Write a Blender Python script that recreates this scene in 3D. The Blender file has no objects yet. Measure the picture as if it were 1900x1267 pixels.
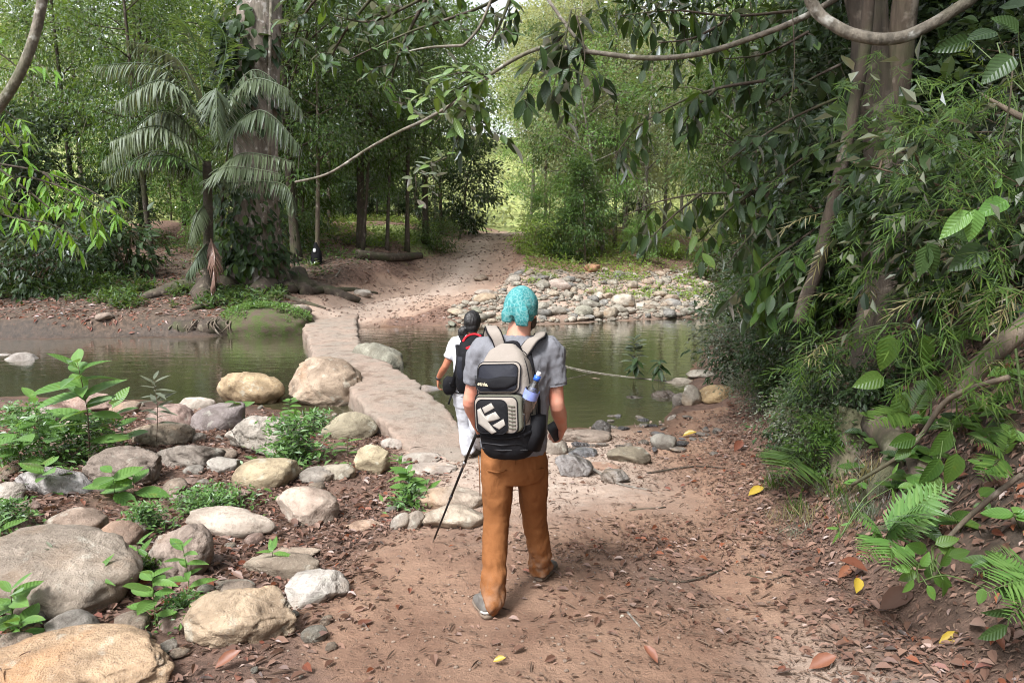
import bpy, bmesh, math, random
import numpy as np
from mathutils import Vector, Matrix, Euler, Quaternion
PI = math.pi
R = math.radians
random.seed(7)
rng = np.random.default_rng(11)
SC = bpy.context.scene
COL = SC.collection

# ------------------------------------------------------------------ camera, sky, sun, exposure
CAM_Z, PITCH, F, CX, CY = 2.45, R(8.24), 1267.0, 950.0, 633.5
cam_d = bpy.data.cameras.new('camera'); cam = bpy.data.objects.new('camera', cam_d); COL.objects.link(cam)
cam.location = (0, 0, CAM_Z); cam.rotation_euler = (R(90) - PITCH, 0, 0)
cam_d.sensor_width = 36.0; cam_d.lens = 36.0 * F / 1900.0; cam_d.clip_start = 0.05; cam_d.clip_end = 900
SC.camera = cam
SUN_EL, SUN_AZ = R(54), R(216)        # azimuth measured clockwise from +Y
world = bpy.data.worlds.new('World'); SC.world = world; world.use_nodes = True
wn = world.node_tree; wn.nodes.clear()
sky = wn.nodes.new('ShaderNodeTexSky'); sky.sky_type = 'NISHITA'; sky.sun_disc = False
sky.sun_elevation = SUN_EL; sky.sun_rotation = SUN_AZ; sky.air_density = 1.0; sky.dust_density = 3.0
hs = wn.nodes.new('ShaderNodeHueSaturation'); hs.inputs['Saturation'].default_value = 0.22   # overcast: nearly white sky
bg = wn.nodes.new('ShaderNodeBackground'); bg.inputs['Strength'].default_value = 0.12
wo = wn.nodes.new('ShaderNodeOutputWorld')
wn.links.new(sky.outputs[0], hs.inputs['Color']); wn.links.new(hs.outputs[0], bg.inputs['Color']); wn.links.new(bg.outputs[0], wo.inputs['Surface'])
sun_d = bpy.data.lights.new('sun', 'SUN'); sun = bpy.data.objects.new('sun', sun_d); COL.objects.link(sun)
sun_d.energy = 2.5; sun_d.angle = R(16); sun_d.color = (1.0, 0.985, 0.96)
sd = Vector((math.sin(SUN_AZ) * math.cos(SUN_EL), math.cos(SUN_AZ) * math.cos(SUN_EL), math.sin(SUN_EL)))
sun.rotation_euler = sd.to_track_quat('Z', 'Y').to_euler(); sun.location = sd * 60
SC.view_settings.view_transform = 'Standard'; SC.view_settings.look = 'None'
SC.view_settings.exposure = 1.4; SC.view_settings.gamma = 1.0
SC.render.engine = 'CYCLES'
cy = SC.cycles
cy.max_bounces = 7; cy.diffuse_bounces = 3; cy.glossy_bounces = 3; cy.transmission_bounces = 6; cy.transparent_max_bounces = 8
cy.caustics_reflective = False; cy.caustics_refractive = False
cy.use_denoising = True
try: cy.denoiser = 'OPENIMAGEDENOISE'; cy.denoising_input_passes = 'RGB_ALBEDO_NORMAL'
except Exception: pass
cy.filter_width = 1.05
cy.use_adaptive_sampling = True; cy.adaptive_threshold = 0.015
cy.sample_clamp_indirect = 6.0

# ------------------------------------------------------------------ noise
def _hash(ix, iy, iz, seed):
    h = (ix.astype(np.int64) * 374761393 + iy.astype(np.int64) * 668265263 + iz.astype(np.int64) * 2147483647 + seed * 974634777) & 0xFFFFFFFF
    h = ((h ^ (h >> 13)) * 1274126177) & 0xFFFFFFFF
    h = (h ^ (h >> 16)) & 0xFFFFFFFF
    return h.astype(np.float64) / 4294967295.0
def vnoise(p, seed=0):
    p = np.asarray(p, float); i = np.floor(p).astype(np.int64); f = p - i; f = f * f * (3 - 2 * f)
    x, y, z = i[:, 0], i[:, 1], i[:, 2]; r = 0
    for a in (0, 1):
        for b in (0, 1):
            for c in (0, 1):
                w = (f[:, 0] if a else 1 - f[:, 0]) * (f[:, 1] if b else 1 - f[:, 1]) * (f[:, 2] if c else 1 - f[:, 2])
                r = r + w * _hash(x + a, y + b, z + c, seed)
    return r * 2 - 1
def fbm(p, octv=4, seed=0, gain=0.5):
    p = np.asarray(p, float); a = 1.0; s = 0; t = 0
    for k in range(octv):
        s = s + a * vnoise(p * (2.03 ** k) + 17.3 * k, seed + k); t += a; a *= gain
    return s / t
def P3(x, y, z=0.0):
    x = np.asarray(x, float); return np.stack([x, np.asarray(y, float) + 0 * x, z + 0 * x], -1)
def sstep(a, b, v):
    t = np.clip((v - a) / (b - a), 0, 1); return t * t * (3 - 2 * t)

# ------------------------------------------------------------------ terrain shape
NX = [-60, -14, -8, -4, -2.9, -2.0, -1.2, 0, 1, 2, 2.6, 3.2, 5, 7, 9.5, 40]
NY = [11.5, 10.9, 10.6, 10.2, 9.3, 8.7, 8.6, 8.7, 8.8, 9.1, 10.2, 12.0, 17, 21.5, 29, 46]
FX = [-60, -13, -8, -5.5, -4, 0, 6.4, 12, 40]
FY = [16.5, 17.3, 17.8, 19.0, 19.8, 20.2, 22.8, 30, 50]
BY = [-20, 0, 2.6, 4, 5.5, 8, 9.5, 12, 22, 30, 60]
BX = [1.5, 1.7, 1.85, 2.05, 2.25, 2.75, 3.05, 3.9, 7.4, 10, 20]
RY = [16, 20, 22.5, 25, 28, 34, 40, 48, 60]
RX = [-5.6, -5.1, -4.1, -3.1, -2.3, -2.0, -1.7, 1.0, 8.0]
RW = [1.0, 1.3, 2.4, 2.4, 2.2, 2.0, 2.0, 2.2, 2.2]
def shore_near(x): return np.interp(x, NX, NY)
def shore_far(x): return np.interp(x, FX, FY)
def bank_x(y): return np.interp(y, BY, BX)
def road_d(x, y):
    """0 on the road's centre line, 1 on its edge"""
    return np.abs(x - np.interp(y, RY, RX)) / np.interp(y, RY, RW) + np.where((y < 18.5) | (y > 52), 5, 0)
def H(x, y, fine=True):
    x = np.atleast_1d(np.asarray(x, float)); y = np.atleast_1d(np.asarray(y, float)) + 0 * x
    wob = fbm(P3(x * 0.8, y * 0.8), 3, 3) * 0.35
    d1 = shore_near(x) - y + wob; d2 = y - shore_far(x) + wob
    zn = np.interp(d1, [0, 0.4, 1.6, 3.5, 5.2, 6.2, 7.5, 9, 30], [0, .06, .12, .24, .41, .58, .76, .85, 1.4])
    k = sstep(0, 4, x) * (1 - sstep(26, 40, y))
    slope = 0.152 * (1 - k) + 0.105 * k
    left = 1 - sstep(-6, -4.5, x)
    zf = (0.1 + 0.3 * left) * sstep(0, .5, d2) + slope * np.minimum(d2, 21) + 0.03 * np.clip(d2 - 21, 0, 14)
    zf = zf + 0.25 * np.clip(y - 54 + 6 * fbm(P3(x * .03, y * .03), 2, 8), 0, 70) + 0.2 * fbm(P3(x * .35, y * .35), 3, 21) * sstep(1, 5, d2)
    rd = road_d(x, y)
    zf = zf - 0.38 * (1 - sstep(0.75, 1.35, rd)) * sstep(2, 6, d2)
    dw = np.minimum(-d1, -d2)
    z = np.where(d1 > 0, zn, np.where(d2 > 0, zf, -0.5 * sstep(0, 2.2, dw)))
    e = x - bank_x(y) + 0.35 * fbm(P3(x * 0.9, y * 0.9), 3, 31)
    zb = np.interp(e, [0, .35, 1, 2, 4, 8, 20], [0, .14, .75, 1.75, 3.0, 4.2, 6])
    wb = 1 - sstep(23, 29, y)
    z = np.where(e > 0, np.maximum(z, 0.02 * sstep(0, .3, e)) + zb * wb, z)
    # wheel-rut dip along the right side of the near path
    z = z - 0.05 * np.exp(-((x - 1.15 - 0.06 * y) / 0.3) ** 2) * (y < 7.5)
    if fine:
        near = (y < 12) & (np.abs(x) < 9)
        land = sstep(-.2, .4, d1)
        z = z + np.where(near, land * (0.022 * fbm(P3(x * 2.2, y * 2.2), 3, 41) + 0.016 * fbm(P3(x * 9, y * 9), 3, 47)), 0)
        z = z + np.where(~near, 0.06 * fbm(P3(x * 1.1, y * 1.1), 3, 44) + .035 * fbm(P3(x * 3.5, y * 3.5), 3, 49) * (y < 50), 0)
        rr = (x - np.interp(y, RY, RX)); z = z - np.where((y > 20.5) & (y < 50), .13 * (np.exp(-((rr - .75) / .28) ** 2) + np.exp(-((rr + .75) / .28) ** 2)) * (.6 + .4 * fbm(P3(x * .7, y * .7), 2, 53)), 0)
    return z
def hz(x, y): return float(H(x, y)[0])

def ray(px, py):
    fwd = Vector((0, math.cos(PITCH), -math.sin(PITCH))); up = Vector((0, math.sin(PITCH), math.cos(PITCH)))
    return (fwd * F + Vector((1, 0, 0)) * (px - CX) - up * (py - CY)).normalized()
def at(px, py, y):
    """the point of the place seen at photo pixel (px, py), y metres ahead"""
    r = ray(px, py); return Vector((0, 0, CAM_Z)) + r * (y / r.y)
def G(px, py, lift=0.0):
    """where the ground (or the water) is seen at photo pixel (px, py)"""
    r = ray(px, py); ys = np.concatenate([np.arange(1.5, 30, .05), np.arange(30, 140, .4)])
    t = ys / r.y; X = r.x * t; Z = CAM_Z + r.z * t
    h = np.maximum(H(X, ys), -0.02)
    hit = np.nonzero(Z <= h + lift)[0]
    i = hit[0] if len(hit) else len(ys) - 1
    return Vector((X[i], ys[i], h[i]))
def pxm(v): return F / v.y                     # photo pixels per metre at a point (approximate)

# ------------------------------------------------------------------ materials
def new_mat(name):
    m = bpy.data.materials.new(name); m.use_nodes = True; nt = m.node_tree; nt.nodes.clear()
    out = nt.nodes.new('ShaderNodeOutputMaterial'); return m, nt, out
class NB:
    def __init__(s, nt): s.nt = nt
    def n(s, t, **kw):
        nd = s.nt.nodes.new(t)
        for k, v in kw.items():
            if k[0] == '_': setattr(nd, k[1:], v)
            else:
                key = int(k[1:]) if k[0] == 'i' and k[1:].isdigit() else k.replace('__', ' ')
                s.set(nd.inputs[key], v)
        return nd
    def set(s, sock, v):
        if hasattr(v, 'is_output'): s.nt.links.new(v, sock)
        else:
            if isinstance(v, (tuple, list)) and len(v) == 3 and sock.type == 'RGBA': v = (*v, 1)
            sock.default_value = v
    def mix(s, f, a, b, mode='MIX'):
        nd = s.nt.nodes.new('ShaderNodeMix'); nd.data_type = 'RGBA'; nd.blend_type = mode
        s.set(nd.inputs[0], f); s.set(nd.inputs[6], a); s.set(nd.inputs[7], b); return nd.outputs[2]
    def math(s, op, a, b=0.0, clamp=False):
        nd = s.nt.nodes.new('ShaderNodeMath'); nd.operation = op; nd.use_clamp = clamp
        s.set(nd.inputs[0], a); s.set(nd.inputs[1], b); return nd.outputs[0]
    def noise(s, vec, scale, detail=4, rough=.55, dist=0.0):
        nd = s.n('ShaderNodeTexNoise', Scale=scale, Detail=detail, Roughness=rough, Distortion=dist)
        if vec is not None: s.set(nd.inputs['Vector'], vec)
        return nd.outputs[0]
    def ramp(s, f, a, b):
        nd = s.n('ShaderNodeMapRange', _interpolation_type='SMOOTHSTEP'); s.set(nd.inputs[0], f)
        nd.inputs[1].default_value = a; nd.inputs[2].default_value = b; return nd.outputs[0]
    def bump(s, h, strength, dist, normal=None):
        nd = s.n('ShaderNodeBump', Strength=strength, Distance=dist, Height=h)
        if normal is not None: s.set(nd.inputs['Normal'], normal)
        return nd.outputs[0]
    def attr(s, name): return s.n('ShaderNodeAttribute', _attribute_name=name).outputs['Fac']
    def coord(s, off=True):
        tc = s.nt.nodes.new('ShaderNodeTexCoord').outputs['Object']
        if not off: return tc
        oi = s.nt.nodes.new('ShaderNodeObjectInfo').outputs['Random']
        return s.n('ShaderNodeVectorMath', _operation='ADD', i0=tc, i1=s.n('ShaderNodeVectorMath', _operation='SCALE', i0=(13., 29., 7.), Scale=oi).outputs[0]).outputs[0]
    def bsdf(s, out, col, rough=.8, normal=None, **kw):
        b = s.n('ShaderNodeBsdfPrincipled'); s.set(b.inputs['Base Color'], col); s.set(b.inputs['Roughness'], rough)
        if normal is not None: s.set(b.inputs['Normal'], normal)
        for k, v in kw.items(): s.set(b.inputs[k.replace('__', ' ')], v)
        s.nt.links.new(b.outputs[0], out.inputs['Surface']); return b

def leaf_mat(name, ca, cb, trans=.38, gloss=.10, rough=.38, bright=1.7, veins=False):
    m, nt, out = new_mat(name); b = NB(nt)
    oi = nt.nodes.new('ShaderNodeObjectInfo').outputs['Random']
    v = b.math('FRACT', b.math('ADD', b.attr('var'), b.math('MULTIPLY', oi, 1.0)))
    c = b.mix(v, ca, cb)
    fine = b.noise(b.coord(False), 9, 3)
    c = b.mix(b.math('MULTIPLY', fine, .35), c, tuple(x * .55 for x in ca))
    nrm = None
    if veins:      # single leaves: 1 long on local +y, midrib on x = 0
        sx = b.n('ShaderNodeSeparateXYZ', i0=nt.nodes.new('ShaderNodeTexCoord').outputs['Object']); ax = b.math('ABSOLUTE', sx.outputs[0])
        w = b.math('SINE', b.math('MULTIPLY', b.math('SUBTRACT', sx.outputs[1], b.math('MULTIPLY', ax, .9)), 56.0))
        vn = b.math('MAXIMUM', b.math('MULTIPLY', b.ramp(w, .72, 1.0), .5), b.math('SUBTRACT', 1.0, b.ramp(ax, .004, .02)))
        c = b.mix(b.math('MULTIPLY', vn, .22), c, tuple(min(1, x * 1.9) for x in cb)); nrm = b.bump(b.math('SUBTRACT', 0.0, w), .25, .006)
        c = b.mix(b.math('MULTIPLY', b.ramp(b.noise(b.coord(), 3.0, 3), .6, .75), .5), c, (cb[0] * 1.5, cb[1] * .9, cb[2] * .6))
    tcol = b.mix(.5, c, (min(1, cb[0] * bright * 1.25), min(1, cb[1] * bright), cb[2] * .6))
    d = b.n('ShaderNodeBsdfDiffuse', Color=c); t = b.n('ShaderNodeBsdfTranslucent', Color=tcol)
    g = b.n('ShaderNodeBsdfGlossy', Color=(.9, .95, 1, 1), Roughness=rough)
    if nrm is not None: nt.links.new(nrm, d.inputs['Normal']); nt.links.new(nrm, g.inputs['Normal'])
    m1 = b.n('ShaderNodeMixShader', i0=trans); nt.links.new(d.outputs[0], m1.inputs[1]); nt.links.new(t.outputs[0], m1.inputs[2])
    m2 = b.n('ShaderNodeMixShader', i0=b.math('MULTIPLY', b.n('ShaderNodeFresnel', IOR=1.45).outputs[0], gloss * 10))
    nt.links.new(m1.outputs[0], m2.inputs[1]); nt.links.new(g.outputs[0], m2.inputs[2])
    nt.links.new(m2.outputs[0], out.inputs['Surface']); return m
def plain_mat(name, col, rough=.7, noise=.25, scale=20, bump=.2, bdist=.004, **kw):
    m, nt, out = new_mat(name); b = NB(nt); tc = b.coord()
    n = b.noise(tc, scale, 6)
    c = b.mix(n, tuple(x * (1 - noise) for x in col), tuple(min(1, x * (1 + noise)) for x in col))
    b.bsdf(out, c, rough, b.bump(n, bump, bdist), **kw); return m
def bark_mat(name, col, pale, moss=(.05, .07, .02), mossamt=.5, stretch=.18, scale=9):
    m, nt, out = new_mat(name); b = NB(nt); tc = b.coord()
    st = b.n('ShaderNodeMapping', Vector=tc); st.inputs['Scale'].default_value = (1, 1, stretch)
    n1 = b.noise(st.outputs[0], scale, 8, .65); n2 = b.noise(tc, 1.6, 5); n3 = b.noise(tc, 6, 6)
    c = b.mix(b.ramp(n1, .3, .72), tuple(x * .4 for x in col), col)
    c = b.mix(b.ramp(n3, .55, .7), c, pale)
    c = b.mix(b.math('MULTIPLY', b.ramp(n2, .45, .65), mossamt), c, moss)
    b.bsdf(out, c, .9, b.bump(b.math('ADD', n1, b.math('MULTIPLY', n3, .4)), .9, .03)); return m
def rock_mat(name, bands=0.0, lichen=.35, rough=.8):
    m, nt, out = new_mat(name); b = NB(nt); tc = b.coord()
    oc = nt.nodes.new('ShaderNodeObjectInfo').outputs['Color']
    n1 = b.noise(tc, 3.2, 9, .62, .6); n2 = b.noise(tc, 26, 8, .7); n3 = b.noise(tc, 1.3, 4); n4 = b.noise(tc, 120, 3)
    c = b.mix(b.ramp(n1, .28, .74), b.mix(1, oc, (.42, .38, .35), 'MULTIPLY'), b.mix(1, oc, (1.15, 1.12, 1.1), 'MULTIPLY'))
    c = b.mix(b.math('MULTIPLY', b.ramp(n2, .48, .7), .6), c, b.mix(1, oc, (.36, .3, .27), 'MULTIPLY'))
    c = b.mix(b.math('MULTIPLY', b.ramp(n3, .55, .72), .45), c, b.mix(1, oc, (1.05, .72, .45), 'MULTIPLY'))
    c = b.mix(b.math('MULTIPLY', b.ramp(b.noise(tc, 7.5, 6), .58, .68), lichen), c, (.5, .5, .43))
    c = b.mix(b.math('MULTIPLY', b.ramp(n4, .55, .75), .3), c, (.55, .5, .45))
    h = b.math('ADD', b.math('MULTIPLY', n1, 1.0), b.math('MULTIPLY', n2, .35))
    if bands:
        mp = b.n('ShaderNodeMapping', Vector=tc); mp.inputs['Rotation'].default_value = (.5, .7, .3)
        w = b.n('ShaderNodeTexWave', Scale=3.0, Distortion=6.0, Detail=4.0, Vector=mp.outputs[0]); w.inputs['Detail Scale'].default_value = 1.6
        wv = w.outputs['Fac']
        c = b.mix(b.math('MULTIPLY', wv, bands), c, b.mix(1, oc, (.35, .33, .33), 'MULTIPLY')); h = b.math('ADD', h, b.math('MULTIPLY', wv, .5))
    cr = b.n('ShaderNodeTexVoronoi', _feature='DISTANCE_TO_EDGE', Scale=1.1, Vector=b.n('ShaderNodeVectorMath', _operation='ADD', i0=tc, i1=b.n('ShaderNodeTexNoise', Scale=2.5, Vector=tc).outputs['Color']).outputs[0]).outputs['Distance']
    crk = b.math('MULTIPLY', 0.0, 0.0) if True else b.math('MULTIPLY', b.math('SUBTRACT', 1.0, b.ramp(cr, 0.0, .007)), b.ramp(n3, .56, .66))
    c = b.mix(b.math('MULTIPLY', crk, .5), c, (.06, .045, .035))
    h = b.math('SUBTRACT', h, b.math('MULTIPLY', crk, .5))
    b.bsdf(out, c, rough, b.bump(b.math('ADD', h, b.math('MULTIPLY', n4, .12)), 1.0, .05)); return m
M = {}
M['rock'] = rock_mat('rock'); M['rock_band'] = rock_mat('banded_rock', .2); M['rock_wet'] = rock_mat('wet_rock', .12, .1, .32)
M['leaf_dark'] = leaf_mat('dark_leaf', (.016, .034, .01), (.055, .1, .028), .38, .05, .42)  # dark green lowered further: the right bank's shade is put into the colour
M['leaf_mid'] = leaf_mat('green_leaf', (.03, .08, .014), (.12, .21, .04), .5, .05, .45)
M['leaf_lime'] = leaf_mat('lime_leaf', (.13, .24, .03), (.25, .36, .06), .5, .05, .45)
M['leaf_fresh'] = leaf_mat('fresh_leaf', (.09, .21, .045), (.17, .31, .08), .42)
M['leaf_pale'] = leaf_mat('pale_haze_leaf', (.22, .28, .15), (.38, .43, .27), .5, .04, .5)  # pale green made paler still, so distant haze is put into the colour
M['leaf_bright'] = leaf_mat('bright_leaf', (.09, .2, .04), (.2, .35, .09), .5, .05, .45); M['leaf_palm'] = leaf_mat('palm_leaf', (.07, .1, .05), (.14, .175, .095), .35, .06, .45)
M['leaf_grey'] = leaf_mat('greyish_leaf', (.10, .12, .08), (.18, .2, .135), .35, .07, .45)
M['leaf_bamboo'] = leaf_mat('bamboo_leaf', (.03, .075, .012), (.1, .165, .03), .4, .03, .45)
for k_, (ca_, cb_, tr_, gl_) in {'v_dark': ((.018, .04, .012), (.055, .1, .03), .38, .06), 'v_mid': ((.035, .09, .016), (.1, .18, .035), .48, .05), 'v_fresh': ((.085, .2, .04), (.16, .3, .07), .42, .05), 'v_lime': ((.10, .25, .025), (.2, .38, .05), .5, .04), 'v_limeoval': ((.1, .2, .04), (.19, .29, .08), .45, .06), 'v_grey': ((.08, .11, .06), (.16, .19, .12), .35, .07), 'v_dry': ((.11, .06, .045), (.30, .2, .16), .12, .07), 'v_rust': ((.14, .05, .032), (.26, .11, .06), .15, .08)}.items(): M[k_] = leaf_mat(k_, ca_, cb_, tr_, gl_, .42, veins=k_ not in ('v_dry', 'v_rust'))
M['leaf_straw'] = leaf_mat('straw_leaf', (.16, .14, .06), (.28, .25, .12), .35)
M['leaf_dry'] = leaf_mat('dry_leaf', (.11, .055, .038), (.30, .19, .145), .12, .07)
M['leaf_rust'] = leaf_mat('rust_leaf', (.16, .05, .03), (.27, .10, .05), .15, .1)
M['leaf_yellow'] = leaf_mat('yellow_leaf', (.40, .28, .03), (.45, .33, .05), .25, .1)
M['leaf_red'] = leaf_mat('reddish_leaf', (.09, .03, .025), (.15, .06, .04), .25, .1)
M['stem'] = plain_mat('green_stem', (.07, .11, .03), .6)
M['stem_brown'] = plain_mat('brown_stem', (.11, .075, .05), .8)
M['bark'] = bark_mat('bark', (.15, .115, .085), (.27, .23, .19))
M['bark_pale'] = bark_mat('pale_bark', (.27, .235, .2), (.45, .42, .38), mossamt=.25)
M['bark_dark'] = bark_mat('dark_bark', (.075, .055, .04), (.14, .12, .1))
M['bark_moss'] = bark_mat('mossy_bark', (.085, .063, .047), (.16, .135, .1), (.04, .05, .016), .7, .6, 5)
M['bark_liana'] = bark_mat('liana_bark', (.24, .21, .17), (.5, .49, .45), (.07, .08, .03), .45, .6, 16)
M['twig'] = plain_mat('twig', (.13, .085, .06), .9)
M['palm_fiber'] = bark_mat('palm_stem', (.07, .055, .04), (.15, .12, .09), stretch=4)

# ------------------------------------------------------------------ objects, names and labels
def link(o, parent=None):
    COL.objects.link(o)
    if parent is not None: o.parent = parent
    return o
def tag(o, label=None, cat=None, group=None, kind=None):
    if label: o['label'] = label
    if cat: o['category'] = cat
    if group: o['group'] = group
    if kind: o['kind'] = kind
    return o
def empty(name, loc, label=None, cat=None, group=None, rz=0.0):
    o = bpy.data.objects.new(name, None); o.empty_display_size = .1; o.location = loc; o.rotation_euler = (0, 0, rz)
    link(o); return tag(o, label, cat, group)
def mesh_obj(name, me, parent=None, mat=None, loc=None):
    o = bpy.data.objects.new(name, me); link(o, parent)
    if mat is not None and not me.materials: me.materials.append(mat)
    if loc is not None: o.location = loc
    return o
def np_mesh(name, V, Fq, mat=None, smooth=True, var=None, mats=None, midx=None):
    """Fq: (n, 3 or 4) int array, or a list of such arrays"""
    me = bpy.data.meshes.new(name); V = np.asarray(V, np.float32)
    L = Fq if isinstance(Fq, list) else [Fq]
    L = [np.asarray(f, np.int32) for f in L if len(f)]
    me.vertices.add(len(V)); me.vertices.foreach_set('co', V.ravel())
    tot = np.concatenate([np.full(len(f), f.shape[1], np.int32) for f in L]); idx = np.concatenate([f.ravel() for f in L])
    me.loops.add(len(idx)); me.loops.foreach_set('vertex_index', idx)
    me.polygons.add(len(tot)); st = np.concatenate([[0], np.cumsum(tot)[:-1]]).astype(np.int32)
    me.polygons.foreach_set('loop_start', st)
    try: me.polygons.foreach_set('loop_total', tot)
    except Exception: pass
    me.update(calc_edges=True)
    me.polygons.foreach_set('use_smooth', np.full(len(tot), smooth, bool))
    if mats:
        for m in mats: me.materials.append(m)
        if midx is not None: me.polygons.foreach_set('material_index', np.asarray(midx, np.int32))
    elif mat is not None: me.materials.append(mat)
    if var is not None:
        a = me.attributes.new('var', 'FLOAT', 'POINT'); a.data.foreach_set('value', np.asarray(var, np.float32))
    me.validate(); return me
class MB:
    """collects tubes, boxes, ellipsoids; build() links them as ONE mesh object"""
    def __init__(s): s.V = []; s.F4 = []; s.F3 = []; s.n = 0
    def add(s, V, F4=(), F3=()):
        o = s.n; s.V.append(np.asarray(V, float)); s.n += len(V)
        if len(F4): s.F4.append(np.asarray(F4, int) + o)
        if len(F3): s.F3.append(np.asarray(F3, int) + o)
    def tube(s, pts, rad, n=8, ref=None, cap=True, ex=2.0, smooth_path=0):
        pts = [Vector(p) for p in pts]; rad = [r if isinstance(r, (tuple, list)) else (r, r) for r in rad]
        if smooth_path: pts, rad = spline(pts, rad, smooth_path)
        m = len(pts); V = []; prev = None
        for i in range(m):
            t = (pts[min(i + 1, m - 1)] - pts[max(i - 1, 0)]).normalized()
            if ref is not None: a = Vector(ref)
            elif prev is not None: a = prev
            else: a = Vector((1, 0, 0)) if abs(t.x) < .8 else Vector((0, 0, 1))
            a = (a - t * a.dot(t))
            if a.length < 1e-5: a = t.orthogonal()
            a.normalize(); prev = a; b = t.cross(a)
            for k in range(n):
                th = 2 * PI * k / n; c, q = math.cos(th), math.sin(th)
                if ex != 2.0:
                    c = math.copysign(abs(c) ** (2 / ex), c); q = math.copysign(abs(q) ** (2 / ex), q)
                V.append(pts[i] + a * (c * rad[i][0]) + b * (q * rad[i][1]))
        F4 = [(i * n + k, i * n + (k + 1) % n, (i + 1) * n + (k + 1) % n, (i + 1) * n + k) for i in range(m - 1) for k in range(n)]
        F3 = []
        if cap:
            V.append(pts[0]); V.append(pts[-1]); c0, c1 = m * n, m * n + 1
            F3 = [(c0, (k + 1) % n, k) for k in range(n)] + [(c1, (m - 1) * n + k, (m - 1) * n + (k + 1) % n) for k in range(n)]
        s.add([tuple(v) for v in V], F4, F3)
    def ell(s, c, r, rot=None, nu=16, nv=10):
        V = []; c = Vector(c)
        Mx = rot.to_matrix() if isinstance(rot, Euler) else (rot if rot is not None else Matrix.Identity(3))
        for j in range(1, nv):
            ph = PI * j / nv
            for k in range(nu):
                th = 2 * PI * k / nu
                V.append(tuple(c + Mx @ Vector((r[0] * math.sin(ph) * math.cos(th), r[1] * math.sin(ph) * math.sin(th), r[2] * math.cos(ph)))))
        V += [tuple(c + Mx @ Vector((0, 0, r[2]))), tuple(c - Mx @ Vector((0, 0, r[2])))]
        T, B = (nv - 1) * nu, (nv - 1) * nu + 1
        F4 = [(j * nu + k, (j + 1) * nu + k, (j + 1) * nu + (k + 1) % nu, j * nu + (k + 1) % nu) for j in range(nv - 2) for k in range(nu)]
        F3 = [(T, k, (k + 1) % nu) for k in range(nu)] + [(B, (nv - 2) * nu + (k + 1) % nu, (nv - 2) * nu + k) for k in range(nu)]
        s.add(V, F4, F3)
    def poly(s, pts, th, Mx=None):
        """prism: outline pts (x, z) extruded th along +y"""
        n = len(pts); V = [(p[0], 0, p[1]) for p in pts] + [(p[0], th, p[1]) for p in pts]
        c0 = np.mean(np.array(V[:n]), 0); c1 = np.mean(np.array(V[n:]), 0); V += [tuple(c0), tuple(c1)]
        if Mx is not None: V = [tuple(Mx @ Vector(v)) for v in V]
        F3 = [(2 * n, i, (i + 1) % n) for i in range(n)] + [(2 * n + 1, n + (i + 1) % n, n + i) for i in range(n)]
        s.add(V, [(i, n + i, n + (i + 1) % n, (i + 1) % n) for i in range(n)], F3)
    def mesh(s, name, mat=None, smooth=True):
        F = [np.concatenate(f) for f in (s.F4, s.F3) if f]
        return np_mesh(name, np.concatenate(s.V), F, mat, smooth)
    def build(s, name, mat=None, parent=None, smooth=True, remesh=0, relax=0, disp=None):
        me = s.mesh(name, mat, smooth)
        if remesh: me = remeshed(me, remesh, relax, name, mat, disp)
        return mesh_obj(name, me, parent)
def remeshed(me, vox, relax, name, mat, disp=None):
    o = bpy.data.objects.new('tmp', me); COL.objects.link(o)
    md = o.modifiers.new('r', 'REMESH'); md.mode = 'VOXEL'; md.voxel_size = vox; md.use_smooth_shade = True
    if relax:
        sm = o.modifiers.new('s', 'SMOOTH'); sm.factor = .5; sm.iterations = relax
    dg = bpy.context.evaluated_depsgraph_get(); dg.update()
    new = bpy.data.meshes.new_from_object(o.evaluated_get(dg)); new.name = name
    bpy.data.objects.remove(o); bpy.data.meshes.remove(me)
    new.materials.clear()
    if mat: new.materials.append(mat)
    if disp is not None:
        n = len(new.vertices); co = np.empty(n * 3, np.float32); new.vertices.foreach_get('co', co); co = co.reshape(-1, 3)
        no = np.empty(n * 3, np.float32); new.vertices.foreach_get('normal', no); no = no.reshape(-1, 3)
        co = co + no * disp(co)[:, None]; new.vertices.foreach_set('co', co.astype(np.float32).ravel()); new.update()
    new.polygons.foreach_set('use_smooth', np.full(len(new.polygons), True, bool))
    return new
def spline(pts, rad, k):
    """Catmull-Rom through pts (and radii), k steps per span"""
    P = [np.array(p, float) for p in pts]; Rr = [np.array(r, float) for r in rad]; op = []; orr = []
    def cr(a, b, c, d, t): return .5 * ((2 * b) + (-a + c) * t + (2 * a - 5 * b + 4 * c - d) * t * t + (-a + 3 * b - 3 * c + d) * t ** 3)
    m = len(P)
    for i in range(m - 1):
        a, b, c, d = max(i - 1, 0), i, i + 1, min(i + 2, m - 1)
        for j in range(k):
            t = j / k; op.append(Vector(cr(P[a], P[b], P[c], P[d], t))); orr.append(tuple(np.maximum(cr(Rr[a], Rr[b], Rr[c], Rr[d], t), .0005)))
    op.append(Vector(P[-1])); orr.append(tuple(Rr[-1])); return op, orr
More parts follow.
